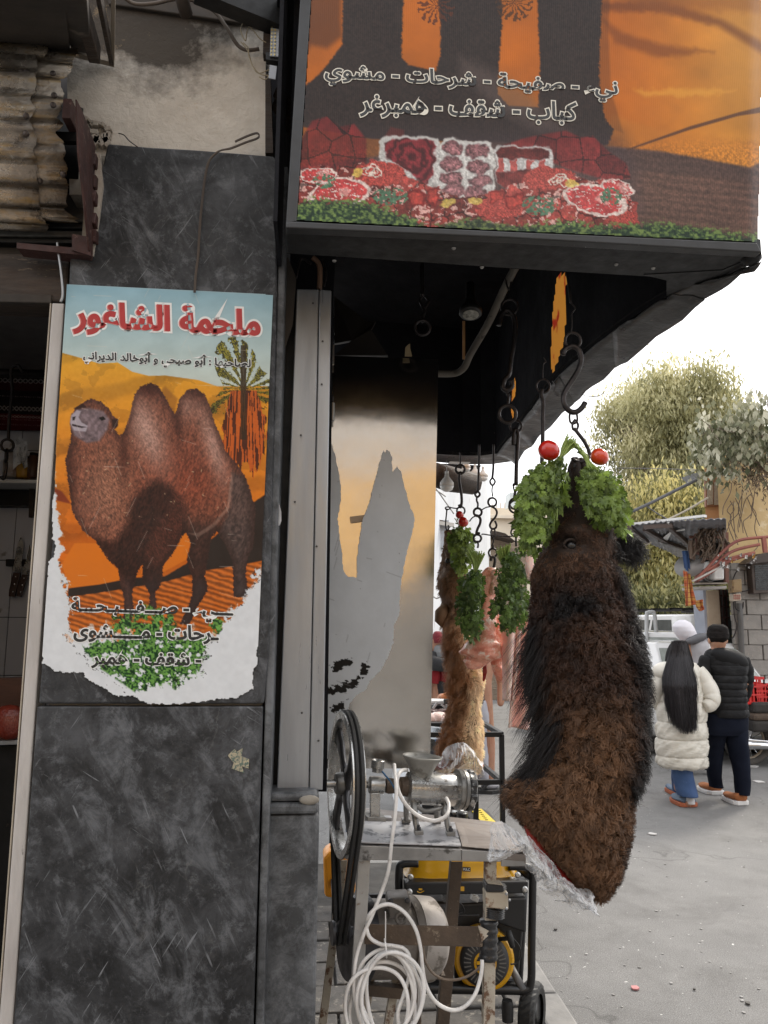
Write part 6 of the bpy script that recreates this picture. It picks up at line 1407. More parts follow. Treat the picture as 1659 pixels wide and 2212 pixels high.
# slanted wheel plane: the wheel shows its left face
PA_ =Vector((math.cos(R(8.7)),math.sin(R(8.7)),-.02)).normalized();RW =435 *.3307 /1662 *2.36
wb =thing('pulley_wheel','big spoked grey pulley wheel driving the meat grinder','pulley',O -Vector((0,0,RW)))
w0 =.036
MB().lathe([(0,RW *.90),(0,RW),(.004,RW *1.005),(.008,RW *.97),(.016,RW *.97),(.019,RW *1.0),(.023,RW *.97),(.031,RW *.97),(.034,RW *1.0),(w0,RW),(w0,RW *.90),(.018,RW *.885),(0,RW *.90)],O,PA_,72,caps=False).build('rim',BRIGHT,wb,smooth=True,sharp=True)
wa,wbv,_ =frame_of(PA_)
for k in range(4):
    th =k *math.pi /2 +.5;m2 =MB();rows_ =[]
    for j in range(9):
        r0 =RW *(.12 +.79 *j /8);t0_ =th +.35 *j /8;hw =(.8 if j < 2 else .30 if j < 7 else .34) *(.55 if j > 5 else .7 if j > 2 else 1.1) *(1 if j else 1.0);c =[];
        for s_ in (-1,-.5,0,.5,1):
            tt_ =t0_ +s_ *hw;c.append(O +PA_ *(.014 +.004 *abs(s_)) +(wa *math.cos(tt_) +wbv *math.sin(tt_)) *r0)
        rows_.append(c)
    o =m2.grid(rows_).build('spoke',M('dark_grey_casting',(.12,.12,.125),(.06,.06,.065),.4,.6,sc=12,spots=(.3,.3,.3),ssc=24,sthr=.66,bmp=.3),wb,smooth=True);s =o.modifiers.new('s','SOLIDIFY');s.thickness =.012;s.offset =0
MB().lathe([(-.012,RW *.13),(-.008,RW *.15),(.03,RW *.17),(.05,RW *.13)],O,PA_,24).build('hub',CAST,wb,smooth=True,sharp=True)
MB().lathe([(-.045,.008),(-.043,.011),(-.01,.0115)],O,PA_,16).build('shaft_end',BRIGHT,wb,smooth=True,sharp=True)
# belts round the wheel and the motor pulley
O2 =P(*zF(150,1618),2.36);d2 =O2 -O;O2 =O2 -PA_ *d2.dot(PA_) ;d2 =O2 -O;D2 =d2.length;e1 =d2.normalized();e2 =PA_.cross(e1).normalized();R1,R2 =RW *1.0,58 *UZ
bt =thing('drive_belts','pair of black rubber drive belts running from the pulley wheel down to the motor','belt',O2)
phi =math.acos((R1 -R2) /D2)
for s_ in (.012,.027):
    pts =[O +PA_ *s_ +(e1 *math.cos(a) +e2 *math.sin(a)) *R1 for a in np.linspace(phi,2 *math.pi -phi,40)];end =[O2 +PA_ *s_ +(e1 *math.cos(a) +e2 *math.sin(a)) *R2 for a in np.linspace(-phi,phi,16)]
    MB().tube(pts +end,.0075,6,closed=True).build('belt',RUBK,bt,smooth=False)
o =MB().cbox(P(*zF(283,935),2.30),(.013,.004,.016)).build('blue_label',M('blue_print',(.12,.25,.45),(.1,.2,.4)),bt)
lab_m =M('white_print',(.6,.6,.58))
for xx,s_ in ((292,'A 97'),(310,'A 97')): lettering('belt_print',s_,(zF(xx -6,0)[0],zF(0,850)[1],zF(xx +6,0)[0],zF(0,882)[1]),lambda a,b: P(a,b,2.296),lab_m,bt,.0,0,False)
MB().lathe([(-.006,R2 *1.15),(.0,R2 *1.2),(.01,R2 *.9),(.018,R2 *1.15),(.026,R2 *.9),(.04,R2 *1.2),(.05,R2 *.5),(.16,R2 *.35)],O2,PA_,24).build('motor_pulley',DKC,bt,smooth=True,sharp=True)
# grinder body
MB().lathe([(0,.010),((640 -300) *UZ,.010)],at(330),AX,14).build('shaft',BRIGHT,gr,smooth=True)
blk =MB().lathe([(0,34 *UZ),(4 *UZ,50 *UZ),(96 *UZ,52 *UZ),(100 *UZ,36 *UZ)],at(412),AX,24);blk.box(at(424,40) -Vector((0,.02,0)),at(498,178) +Vector((0,.02,0)))
blk.build('bearing_block',BRIGHT,gr,smooth=True,sharp=True,bevel=.002)
MB().slab([at(400,172,-.04),at(520,172,-.04),at(520,172,.05),at(400,172,.05)],(0,0,-.012)).build('bearing_foot',CAST,gr,bevel=.002)
cupm =MB().lathe([(0,34 *UZ),(22 *UZ,34 *UZ),(26 *UZ,42 *UZ),(70 *UZ,43 *UZ),(74 *UZ,38 *UZ),(66 *UZ,30 *UZ)],at(460,-78),UP,24);cupm.build('grease_cup',BRIGHT,gr,smooth=True,sharp=True)
MB().lathe([(0,42 *UZ),(20 *UZ,48 *UZ),(60 *UZ,44 *UZ),(90 *UZ,44 *UZ),(96 *UZ,56 *UZ),(150 *UZ,62 *UZ)],at(520),AX,24).build('neck',LEGB,gr,smooth=True,sharp=True)
MB().lathe([(0,70 *UZ),(8 *UZ,96 *UZ),(180 *UZ,99 *UZ),(330 *UZ,100 *UZ),(340 *UZ,94 *UZ)],at(658,6),AX,40).build('barrel',BRIGHT,gr,smooth=True,sharp=True)
for dy in (-30,40): MB().bar(at(668,dy,-98 *UZ *(.94 if dy < 0 else .90)),at(990,dy,-100 *UZ *(.94 if dy < 0 else .90)),.005,.008).build('barrel_rib',BRIGHT,gr,bevel=.001)
MB().lathe([(0,100 *UZ),(3 *UZ,122 *UZ),(22 *UZ,125 *UZ),(26 *UZ,114 *UZ),(34 *UZ,114 *UZ),(38 *UZ,122 *UZ),(58 *UZ,120 *UZ),(62 *UZ,104 *UZ)],at(985,2),AX,40).build('flange',CAST,gr,smooth=True,sharp=True)
nut =MB();nn_ =64;prof =[(0,1.0),(8,1.06),(34,1.05),(46,.92),(50,.6)];vs =[]
a_,b_,_ =frame_of(AX)
for (h,r) in prof:
    for j in range(nn_):
        t_ =2 *math.pi *j /nn_;rr =118 *UZ *r *(1 +(.06 if (j // 4) % 2 else -.03) *(1 if r > .9 else 0));vs.append(at(1048,4) +AX *(h *UZ) +(a_ *math.cos(t_) +b_ *math.sin(t_)) *rr)
nut.add(vs,[(i *nn_ +j,i *nn_ +(j +1) % nn_,(i +1) *nn_ +(j +1) % nn_,(i +1) *nn_ +j) for i in range(4) for j in range(nn_)] +[tuple(4 *nn_ +j for j in range(nn_))])
nut.build('ring_nut',M('worn_black_ring',(.10,.10,.10),(.03,.03,.03),.45,.5,sc=24,spots=(.5,.49,.47),ssc=24,sthr=.57,bmp=.4),gr,smooth=False)
HC =at(745,-10)
hop =MB().lathe([(0,62 *UZ),(60 *UZ,66 *UZ),(110 *UZ,84 *UZ),(150 *UZ,108 *UZ),(168 *UZ,124 *UZ),(178 *UZ,128 *UZ),(182 *UZ,124 *UZ),(166 *UZ,112 *UZ),(140 *UZ,92 *UZ),(90 *UZ,66 *UZ),(60 *UZ,56 *UZ)],HC,UP,44)
hop.build('hopper',M('matt_cast_aluminium',(.36,.355,.33),(.26,.255,.235),.55,.45,sc=10,spots=(.18,.17,.15),ssc=18,sthr=.62,bmp=.4,bsc=70),gr,smooth=True)
st_ =MB();sc0 =at(764,-62,-(80 *UZ));pts =[]
for k in range(10):
    r =(17 if k % 2 == 0 else 7) *UZ;t_ =math.pi /2 +k *math.pi /5;pts.append(sc0 +Vector((math.cos(t_) *r,-.002 +.0,math.sin(t_) *r)))
st_.slab(pts,(0,.014,0)).build('cast_star',CAST,gr)
for x in (700,905):
    for s_,sd in ((-1,-.045),(1,.05)):
        MB().tube(spline([at(x,88,sd *.5),at(x -6,130,sd *.9),at(x +4,190,sd *1.1),at(x +12,232,sd *1.25)],5),[.011] *6 +[.009] *6 +[.008] *4,8).build('foot',CAST,gr,smooth=True)
        MB().cbox(at(x +16,236,sd *1.45),(.026,.03,.012)).build('foot_pad',CAST,gr,bevel=.002)
        MB().lathe([(0,.007),(.007,.007),(.008,.004),(.014,.004)],at(x +16,224,sd *1.45),(0,0,1),6).build('nut',DKC,gr)
MB().tube(spline([at(715,95,-.03),at(760,128,-.03),at(830,120,-.03),at(890,100,-.03)],6),.007,8).build('web',CAST,gr,smooth=True)
for (x,dy) in ((842,78),(905,78),(735,80)): MB().lathe([(0,.004),(.002,.003)],at(x,dy,-.5 *100 *UZ -.012),(0,-1,0),8).build('screw',DKC,gr)
o =cable('thin_wire',[P(*zF(x,y),2.34) for x,y in ((505,560),(530,590),(556,620),(580,660),(596,690))],.0026,M('blue_wire',(.03,.12,.25),(.02,.09,.2),.4));tag(o,'thin blue wire lying over the grinder neck','wire')

# ================================================================ motor
mo =thing('electric_motor','grey brown electric motor under the work table','motor',P(*zF(560,1880),2.52))
Ma =P(*zF(285,1650),2.47);Mb_ =P(*zF(850,1650),2.56);MA =(Mb_ -Ma).normalized();LM =(Mb_ -Ma).length;RM_ =240 *u_ *1.08
MOT =M('dusty_motor_casting',(.20,.175,.155),(.12,.105,.09),.6,.3,sc=8,spots=(.30,.27,.23),ssc=16,sthr=.6,bmp=.5,bsc=40)
MB().lathe([(0,RM_ *.35),(.004,RM_ *.95),(.03,RM_ *1.02),(.05,RM_ *1.02)],Ma,MA,40).build('rear_bell',DKC,mo,smooth=True,sharp=True)
pr =[];
for i in range(13):
    s0 =.052 +(LM *.62 -.052) *i /13;pr += [(s0,RM_ *.90),(s0 +.004,RM_ *.94),(s0 +.010,RM_ *.94),(s0 +.012,RM_ *.90)]
MB().lathe([(.05,RM_ *.92),(LM *.62,RM_ *.92),(LM *.62,RM_ *.98),(LM *.7,RM_ *1.02)],Ma,MA,40).build('body',MOT,mo,smooth=True,sharp=True)
MB().lathe([(LM *.70,RM_ *1.03),(LM *.92,RM_ *1.0),(LM,RM_ *.82),(LM *1.02,RM_ *.5),(LM *1.02,0)],Ma,MA,44).build('fan_cover',M('pale_fan_cover',(.36,.33,.30),(.25,.22,.20),.5,.3,sc=6,spots=(.14,.12,.1),ssc=14,sthr=.6,bmp=.3),mo,smooth=True,sharp=True)
for k in range(9):
    t_ =-1.3 +k *.33;a_,b_,_ =frame_of(MA);dd =a_ *math.cos(t_) +b_ *math.sin(t_);dd =dd if dd.y < .3 else -dd
for (x,y) in ((560,1406),(668,1402),(648,1506)): MB().lathe([(0,.008),(.006,.008),(.008,.004)],P(*zF(x,y),2.40),(0,-1,.2),10).build('bolt',DKC,mo)
MB().slab([P(*zF(545,1392),2.42),P(*zF(690,1384),2.42),P(*zF(700,1440),2.40),P(*zF(640,1540),2.38),P(*zF(556,1520),2.38),P(*zF(540,1440),2.41)],(0,.08,0)).build('terminal_box',MOT,mo,bevel=.006)
MB().ring(P(*zF(628,1520),2.375),(0,-1,.2),.014,.005,16,7).build('cable_gland',MOT,mo,smooth=True)

# ================================================================ white cable with its coil
wc =thing('white_cable','long white power cable looped and coiled on the left table leg','cable',P(*zF(560,2200),2.2))
RC =12 *.3307 /1662 *2.2 *1.02
cable('run',[P(*zF(x,y),Y) for x,y,Y in ((585,515,2.30),(590,580,2.26),(598,680,2.22),(594,800,2.20),(582,920,2.19),(566,1040,2.19),(548,1200,2.2),(508,1330,2.21),(440,1500,2.2),(390,1610,2.2),(345,1740,2.2),(325,1860,2.19),(322,2000,2.19),(345,2120,2.19),(390,2230,2.2))],RC,CABLEW,wc)
cable('run',[P(*zF(x,y),Y) for x,y,Y in ((400,1560,2.215),(420,1500,2.2),(480,1445,2.2),(560,1430,2.2),(650,1480,2.2),(720,1580,2.2),(755,1700,2.2),(770,1840,2.2),(790,1950,2.2),(850,2060,2.195),(950,2118,2.19),(1040,2100,2.19),(1110,2020,2.19),(1145,1920,2.20),(1158,1840,2.205),(1158,1790,2.21))],RC,CABLEW,wc)
cable('run',[P(*zF(x,y),Y) for x,y,Y in ((412,1545,2.21),(405,1590,2.2),(430,1650,2.2),(500,1690,2.2),(580,1700,2.2),(650,1720,2.2),(685,1780,2.2),(680,1900,2.2),(640,2040,2.2),(610,2130,2.2),(615,2230,2.2))],RC,CABLEW,wc)
rr_ =random.Random(5)
for k,(cx,cy,rx_,ry_,rot_) in enumerate(((545,1985,205,280,.03),(560,2010,190,275,-.05),(530,2030,175,300,.10),(575,2020,200,290,.0),(500,2080,210,290,.16),(560,2040,165,310,-.10),(470,2090,215,260,.25))):
    pts =[]
    for i in range(22):
        t_ =2 *math.pi *i /22;x =rx_ *math.cos(t_) *(1 +.08 *math.sin(2 *t_ +k));y =ry_ *math.sin(t_) *(1 if math.sin(t_) > 0 else .96)
        pts.append(P(*zF(cx +x *math.cos(rot_) -y *math.sin(rot_),cy +x *math.sin(rot_) +y *math.cos(rot_)),2.205 -.011 *(k % 4) +.006 *math.sin(3 *t_ +k)))
    MB().tube(spline(pts,4,True),RC,8,closed=True).build('coil_loop',CABLEW,wc,smooth=True)
cable('cable_tie',[P(*zF(x,y),2.185) for x,y in ((527,1475),(528,1560),(527,1650),(528,1735))],.0016,CABLEW,wc,n=5)
MB().ring(P(*zF(528,1715),2.195),(1,0,.1),.022,.0022,16,6).build('cable_tie',CABLEW,wc,smooth=True)
w2 =cable('white_cable',[P(*zF(x,y),Y) for x,y,Y in ((668,552,2.36),(640,552,2.30),(612,580,2.26),(602,640,2.25),(625,720,2.24),(680,800,2.24),(750,855,2.24),(830,882,2.24),(890,872,2.24),(930,840,2.25),(942,780,2.28),(925,735,2.32))],RC *1.05,CABLEW);tag(w2,'short thick white cable looping in front of the grinder barrel','cable')
w3 =cable('brown_cable',[P(*zF(x,y),Y) for x,y,Y in ((770,1690,2.3),(785,1790,2.3),(830,1870,2.28),(900,1915,2.27),(980,1922,2.26),(1060,1900,2.25),(1120,1860,2.24),(1150,1830,2.235))],.0036,M('dusty_brown_cable',(.20,.15,.11),(.12,.09,.07),.5));tag(w3,'thin dusty brown cable sagging under the cross bar','cable')

# ================================================================ generator
YG =3.2;uG =.3307 /1662 *YG
YEL =M('yellow_tank_paint',(.62,.33,.008),(.55,.28,.006),.22,0,sc=3,coat=.4,spots=(.35,.2,.05),ssc=24,sthr=.74)
GBK =M('generator_black',(.018,.018,.019),(.012,.012,.013),.38,.1,sc=10,spots=(.10,.095,.09),ssc=30,sthr=.70)
ge =thing('portable_generator','yellow and black petrol generator on wheels behind the work table','generator',G(*zF(1150,2150)))
tk =MB();rows_ =[]
for j,(yy,gx) in enumerate(((1262,6),(1272,0),(1262,4),(1235,18),(1180,26),(1120,36),(1085,70),(1075,130))):
    row =[];xl_,xr_2 =660 +gx,1428 -gx
    for k in range(24):
        t_ =2 *math.pi *k /24;c_ =math.copysign(abs(math.cos(t_)) ** .35,math.cos(t_));s_ =math.copysign(abs(math.sin(t_)) ** .45,math.sin(t_))
        a_ =P(*zF(xl_,yy),YG -.02);b_ =P(*zF(xr_2,yy),YG -.02);q =a_.lerp(b_,.5 +.5 *c_);row.append(Vector((q.x,YG +.15 +s_ *(.17 -gx *.0006),(a_.z +b_.z) /2)))
    rows_.append(row)
tk.grid(rows_,close_u=True);tk.f.append(tuple(7 *24 +k for k in range(24)));tk.mi.append(0);tk.f.append(tuple(k for k in range(24)));tk.mi.append(0)
tank =tk.build('fuel_tank',YEL,ge,smooth=True,sharp=True)
MB().slab([P(*zF(1032,1186),YG -.025),P(*zF(1084,1188),YG -.025),P(*zF(1083,1215),YG -.025),P(*zF(1031,1213),YG -.025)],(0,.004,0)).build('label_plate',GBK,tank)
lettering('lettering','P.R.C',(zF(1037,0)[0],zF(0,1192)[1],zF(1079,0)[0],zF(0,1209)[1]),lambda a,b: P(a,b,YG -.027),LW,tank,.02,.03,False)
pf =MB().slab([P(*zF(655,1288),YG -.06),P(*zF(1460,1276),YG -.06),P(*zF(1460,1358),YG -.06),P(*zF(655,1372),YG -.06)],(0,.06,0)).build('front_rail',GBK,ge,bevel=.006)
for (x,y) in ((683,1346),(1437,1329),(690,1250),(1390,1236)): MB().lathe([(0,.012),(.004,.012),(.007,.007),(.007,0)],P(*zF(x,y),YG -.062 if y > 1300 else YG -.03),(0,-1,.1),12).build('screw',BRIGHT,pf)
stk =MB().slab([P(*zF(722,1316),YG -.0615),P(*zF(792,1318),YG -.0615),P(*zF(791,1356),YG -.0615),P(*zF(723,1354),YG -.0615)],(0,.0006,0)).build('sticker',M('sticker_black',(.01,.01,.01)),pf)
sy =MB();
sy.tube(spline([P(*zF(x,y),YG -.063) for x,y in ((734,1344),(745,1350),(760,1350),(780,1340))],5),.0018,6);sy.build('arrow_symbol',YEL,stk)
MB().slab([P(*zF(744,1324),YG -.063),P(*zF(768,1325),YG -.063),P(*zF(767,1337),YG -.063),P(*zF(745,1336),YG -.063)],(0,.0004,0)).build('switch_symbol',YEL,stk)
MB().slab([P(*zF(1018,1312),YG -.0615),P(*zF(1042,1312),YG -.0615),P(*zF(1042,1342),YG -.0615),P(*zF(1018,1342),YG -.0615)],(0,.0006,0)).build('sticker',YEL,pf)
TF =.016
MB().tube(spline([P(*zF(1330,1180),YG),P(*zF(1440,1182),YG),P(*zF(1484,1215),YG),P(*zF(1488,1330),YG),P(*zF(1482,1700),YG),P(*zF(1478,1930),YG),P(*zF(1440,1985),YG),P(*zF(1300,1985),YG),P(*zF(780,1975),YG)],8),TF,12).build('frame_tube',GBK,ge,smooth=True)
MB().tube(spline([P(*zF(740,1160),YG),P(*zF(640,1165),YG),P(*zF(616,1220),YG),P(*zF(620,1500),YG),P(*zF(640,1900),YG),P(*zF(700,1980),YG),P(*zF(800,1978),YG)],8),TF,12).build('frame_tube',GBK,ge,smooth=True)
MB().tube([P(*zF(1478,1250),YG),P(*zF(1478,1250),YG) +Vector((-.05,.34,0))],TF,10).build('frame_tube',GBK,ge,smooth=True)
for y in (1250,1930):
    q =P(*zF(1420,y),YG +.36);MB().tube([P(*zF(650,y),YG +.36),q],TF,10).build('frame_tube',GBK,ge,smooth=True)
MB().tube([P(*zF(1440,1220),YG +.36),P(*zF(1400,1950),YG +.36)],TF,10).build('frame_tube',GBK,ge,smooth=True)
MB().bar(P(*zF(780,1965),YG +.02),P(*zF(1400,1975),YG +.02),.06,.03).build('base_bar',GBK,ge,bevel=.004)
MB().tube([P(*zF(1345,1835),YG +.04),P(*zF(1428,1990),YG -.01)],.015,12).build('engine_strut',M('grey_strut',(.12,.12,.125)),ge,smooth=True)
en =MB();en.slab([P(*zF(960,1430),YG +.07),P(*zF(1450,1400),YG +.07),P(*zF(1400,1900),YG +.07),P(*zF(980,1930),YG +.07)],(0,.22,0));en.build('engine_block',GBK,ge,bevel=.01)
MB().slab([P(*zF(1250,1385),YG -.03),P(*zF(1452,1380),YG -.03),P(*zF(1450,1622),YG -.03),P(*zF(1262,1560),YG -.03)],(0,.12,0)).build('air_filter_box',GBK,ge,bevel=.01)
MB().slab([P(*zF(670,1420),YG +.05),P(*zF(940,1420),YG +.05),P(*zF(940,1900),YG +.05),P(*zF(670,1900),YG +.05)],(0,.2,0)).build('alternator',DKC,ge,bevel=.02)
CS =P(*zF(1175,1800),YG -.02);AXS =Vector((-.12,-1,.05)).normalized();rS =150 *uG
MB().lathe([(-.07,rS *1.22),(-.02,rS *1.24),(-.012,rS *1.15),(-.012,rS *.9)],CS,AXS,40).build('shroud',YEL,ge,smooth=True,sharp=True)
rec =MB().lathe([(-.02,rS *1.02),(.0,rS),(.012,rS *.93),(.018,rS *.8),(.02,rS *.45),(.022,0)],CS,AXS,48).build('recoil_cover',M('matt_black_plastic',(.028,.028,.03),(.02,.02,.022),.5),ge,smooth=True,sharp=True)
sa,sb,_ =frame_of(AXS)
SLOT =M('slot_grey',(.16,.15,.14),(.10,.10,.09),.5)
for k in range(30):
    t_ =2 *math.pi *k /30;d_ =sa *math.cos(t_) +sb *math.sin(t_);MB().bar(CS +AXS *.0195 +d_ *rS *.58,CS +AXS *.0165 +d_ *rS *.86,.0045,.0022,up=AXS).build('cooling_slot',SLOT,rec)
MB().lathe([(.0225,rS *.46),(.0235,rS *.44),(.024,0)],CS,AXS,30).build('yellow_badge',YEL,rec);MB().lathe([(.0245,rS *.36),(.0250,0)],CS,AXS,30).build('badge_centre',GBK,rec)
MB().cbox(CS +AXS *.0265 -Vector((.004,0,-.004)),(rS *.62,.0006,.012)).build('badge_bar',YEL,rec)
lettering('lettering','H',(zF(1162,0)[0],zF(0,1832)[1],zF(1174,0)[0],zF(0,1848)[1]),lambda a,b: P(a,b,YG -.055),LW,rec,.02,0,False)
ph_ =MB();ph_.tube([P(*zF(1330,1600),YG -.06),P(*zF(1342,1650),YG -.07),P(*zF(1356,1705),YG -.06)],[.010,.014,.010],10);ph_.tube([P(*zF(1270,1655),YG -.02),P(*zF(1335,1650),YG -.06)],.008,8);ph_.build('pull_handle',RUBK,ge,smooth=True)
cable('pull_cord',[P(*zF(x,y),YG -.05) for x,y in ((1360,1650),(1400,1700),(1412,1760),(1385,1810),(1345,1820))],.003,RUBK,ge)
MB().lathe([(0,.022),(.05,.024),(.075,.02)],P(*zF(1325,2190),YG +.0),(0,0,1),16).build('rubber_foot',RUBK,ge,smooth=True,sharp=True)
MB().cbox(P(*zF(1110,1385),YG),(.03,.03,.02),ry(.4)).build('spark_lead_clip',BRIGHT,ge,bevel=.002)
cable('spark_lead',[P(*zF(x,y),YG) for x,y in ((1010,1420),(1030,1440),(1040,1480),(1000,1500),(1140,1500))],.004,GBK,ge)
# wheel
wr =185 *uG *.97;WC =P(*zF(1482,2005),YG +.06);WC.z =wr;wax =Vector((.86,-.5,0)).normalized()
wl =MB();n =48;prof =[(-.03,.62),(-.034,.80),(-.030,.93),(-.018,.99),(0,1.0),(.018,.99),(.030,.93),(.034,.80),(.03,.62)];vs =[];wa2,wb2,_ =frame_of(wax)
for i,(h,r) in enumerate(prof):
    for j in range(n):
        t_ =2 *math.pi *j /n;tread =.035 if (2 <= i <= 6 and (j +(i % 2)) % 2) else 0;vs.append(WC +wax *h +(wa2 *math.cos(t_) +wb2 *math.sin(t_)) *wr *(r -tread))
wl.add(vs,[(i *n +j,i *n +(j +1) % n,(i +1) *n +(j +1) % n,(i +1) *n +j) for i in range(len(prof) -1) for j in range(n)])
w_ =wl.build('wheel',RUBK,ge);MB().lathe([(-.02,wr *.64),(.0,wr *.5),(.0,0)],WC,wax,24).build('rim',GBK,w_,smooth=True);MB().lathe([(.02,wr *.64),(.0,wr *.5),(.0,0)],WC,wax,24).build('hub',GBK,w_,smooth=True)
wd_ =P(*zF(700,2005),YG +.3);wd_.z =wr
# yellow jerrycan
jc =thing('jerrycan','orange yellow plastic jerrycan on the ground behind the pulley belts','jerrycan',G(715,1941))
JY =4.55
MB().slab([P(*zF(120,1120),JY),P(*zF(160,1080),JY),P(*zF(300,1072),JY),P(*zF(336,1110),JY),P(*zF(332,1340),JY),P(*zF(320,1380),JY),P(*zF(240,1394),JY),P(*zF(130,1388),JY)],(0,.18,0)).build('body',M('orange_plastic',(.62,.24,.01),(.55,.2,.008),.4,sc=6,bmp=.3,bsc=15,bd=.01),jc,bevel=.02)
MB().tube(spline([P(*zF(170,1080),JY +.09),P(*zF(190,1040),JY +.09),P(*zF(270,1036),JY +.09),P(*zF(290,1074),JY +.09)],6),.014,10).build('handle',M('orange_plastic',(.62,.24,.01)),jc,smooth=True)
for i,(x0,x1) in enumerate(((255,262),(290,296))): MB().bar(P(*zF(x0,1110),JY -.003),P(*zF(x1,1370),JY -.003),.012,.008,up=(0,1,0)).build('rib',M('orange_plastic',(.62,.24,.01)),jc)
# black cased machine with a yellow label behind the grinder
bc =thing('black_metal_case','open black metal case with a yellow warning label behind the grinder','case',P(*zJ(450,2075),2.95))
zc2 =0
def zq(x,y): return PZ(*zJ(x,y),.56)
MB().slab([zq(200,1935),zq(380,1925),zq(500,2075),zq(440,2075),zq(345,1960),zq(200,1965)],(0,0,-.03)).build('rim',GBK,bc)
MB().slab([zq(385,1928),zq(500,1922),zq(570,1950),zq(672,2076),zq(505,2078)],(0,0,-.03)).build('lid',GBK,bc)
lbl =MB().slab([zq(392,1934) +up,zq(505,1934) +up,zq(655,2072) +up,zq(520,2074) +up],(0,0,.001)).build('warning_label',M('label_yellow',(.68,.52,.02),(.62,.46,.02),.4),bc)
for i in range(6):
    u =.2 +i *.1;a =zq(470 +i *14,1955 +i *18) +up *1.6;b =zq(500 +i *14,1955 +i *18) +up *1.6;MB().bar(a,b,.002,.004).build('print_line',LK,lbl)
q0 =zq(200,1965);q1 =zq(500,2075)
MB().box((q0.x,q1.y,.3),(q1.x,q0.y +.1,.50)).build('case_body',GBK,bc)
for (sx,sy_) in ((q0.x +.02,q1.y +.02),(q1.x -.02,q1.y +.02),(q0.x +.02,q0.y +.08),(q1.x -.02,q0.y +.08)): MB().box((sx -.012,sy_ -.012,0),(sx +.012,sy_ +.012,.3)).build('leg',GBK,bc)
MB().tube([zq(230,2000) +Vector((0,0,.02)),zq(300,2010) +Vector((0,0,.03)),zq(360,2000) +Vector((0,0,.02))],.012,8).build('chrome_lever',BRIGHT,bc,smooth=True)
MB().lathe([(0,.03),(.05,.03),(.055,.02)],zq(320,2060),(0,0,1),14).build('cap',GBK,bc)
zN =zc(927.1,1014.9,.16124);zO =zc(927.1,1344.1,.13143);zQ =zc(1563.5,1371.5,.13637);zR =zc(1393.4,1305.7,.08598)
# ================================================================ opposite side of the street (behind the viewpoint, mirrored in the steel door)
ob =MB();ob.box((-14,-13.4,0),(14,-13,2.7));obj_struct(ob,'opposite_building_base_wall',M('grey_base_wall',(.30,.28,.26),(.2,.19,.18),.9))
ob =MB();ob.box((-14,-13.4,2.7),(14,-13,5.4));obj_struct(ob,'opposite_building_wall',M('golden_limestone',(.80,.52,.24),(.68,.42,.18),.9,sc=2))
ob =MB();ob.box((-14,-13.6,5.4),(14,-13.1,9.6));obj_struct(ob,'opposite_building_upper_wall',M('pale_render',(.62,.58,.54),(.5,.47,.44),.9))

# ================================================================ right hand building
YBD =10.0
YWL =M('yellow_plaster',(.62,.46,.24),(.50,.35,.17),.9,sc=2.2,spots=(.70,.58,.38),ssc=3.5,sthr=.60,bmp=.4,bsc=12,bd=.02)
rb =thing('yellow_building','yellow plastered house with grey block ground floor at the right edge','building',G(1600,1640))
c0 =P(1578,1230,YBD);cz =P(1600,1216,YBD).z;ztop =P(1600,1000,YBD).z +.25;xR =8.5
MB().hexa([(c0.x -.12,YBD +.0,cz),(xR,YBD,cz),(xR,YBD +5,cz),(c0.x +2.9,YBD +5,cz),(c0.x -.12,YBD,ztop),(xR,YBD,ztop),(xR,YBD +5,ztop),(c0.x +2.9,YBD +5,ztop)]).build('wall',YWL,rb)
BLKM =M('grey_concrete_block',(.28,.26,.235),(.20,.185,.17),.92,sc=5,spots=(.36,.30,.24),ssc=9,sthr=.62,bmp=.6,bsc=20,bd=.01)
lw =MB().hexa([(c0.x,YBD +.03,0),(xR,YBD +.03,0),(xR,YBD +5,0),(c0.x +2.9,YBD +5,0),(c0.x,YBD +.03,cz),(xR,YBD +.03,cz),(xR,YBD +5,cz),(c0.x +2.9,YBD +5,cz)]).build('lower_wall',M('mortar_grey',(.22,.205,.185),(.17,.16,.145),.95),rb)
z =0;k =0
while z < cz -.1:
    x =c0.x -(.2 if k % 2 else 0)
    while x < c0.x +1.7:
        xa =max(x,c0.x);xb =x +.39
        if xb -xa > .08: MB().box((xa +.003,YBD +random.uniform(-.008,.004),z +.004),(xb -.003,YBD +.06,min(z +.196,cz -.004))).build('block',BLKM,lw,bevel=.006)
        x += .4
    z += .2;k += 1
# vented dark window box
wf =[zG(1222,1640),zG(1420,1622),zG(1420,1878),zG(1242,1885)]
wdw =MB().slab([P(*q,YBD -.14) for q in wf],(0,.14,0)).build('window',M('brown_window_frame',(.07,.05,.04),(.045,.032,.026),.6,bmp=.3),rb,bevel=.01)
MB().slab([P(*q,YBD -.145) for q in (zG(1250,1662),zG(1420,1650),zG(1420,1852),zG(1262,1858))],(0,.02,0)).build('pane',M('dark_pane',(.008,.008,.009),(.012,.011,.01),.25),wdw)
for i in range(11): MB().bar(P(*zG(1255,1672 +i *17),YBD -.155),P(*zG(1420,1664 +i *17),YBD -.155),.006,.006).build('slat',M('grille_grey',(.06,.055,.05)),wdw)
MB().slab([P(*q,YBD -.25) for q in (zG(1195,1645),zG(1290,1570),zG(1420,1548),zG(1420,1625),zG(1230,1648))],(0,.3,0)).build('canopy_slab',M('brown_window_frame',(.07,.05,.04)),rb)
eb_ =thing('electric_box','rusty yellow electric box on the grey block wall','electric box',P(*zG(1110,1890),YBD -.12))
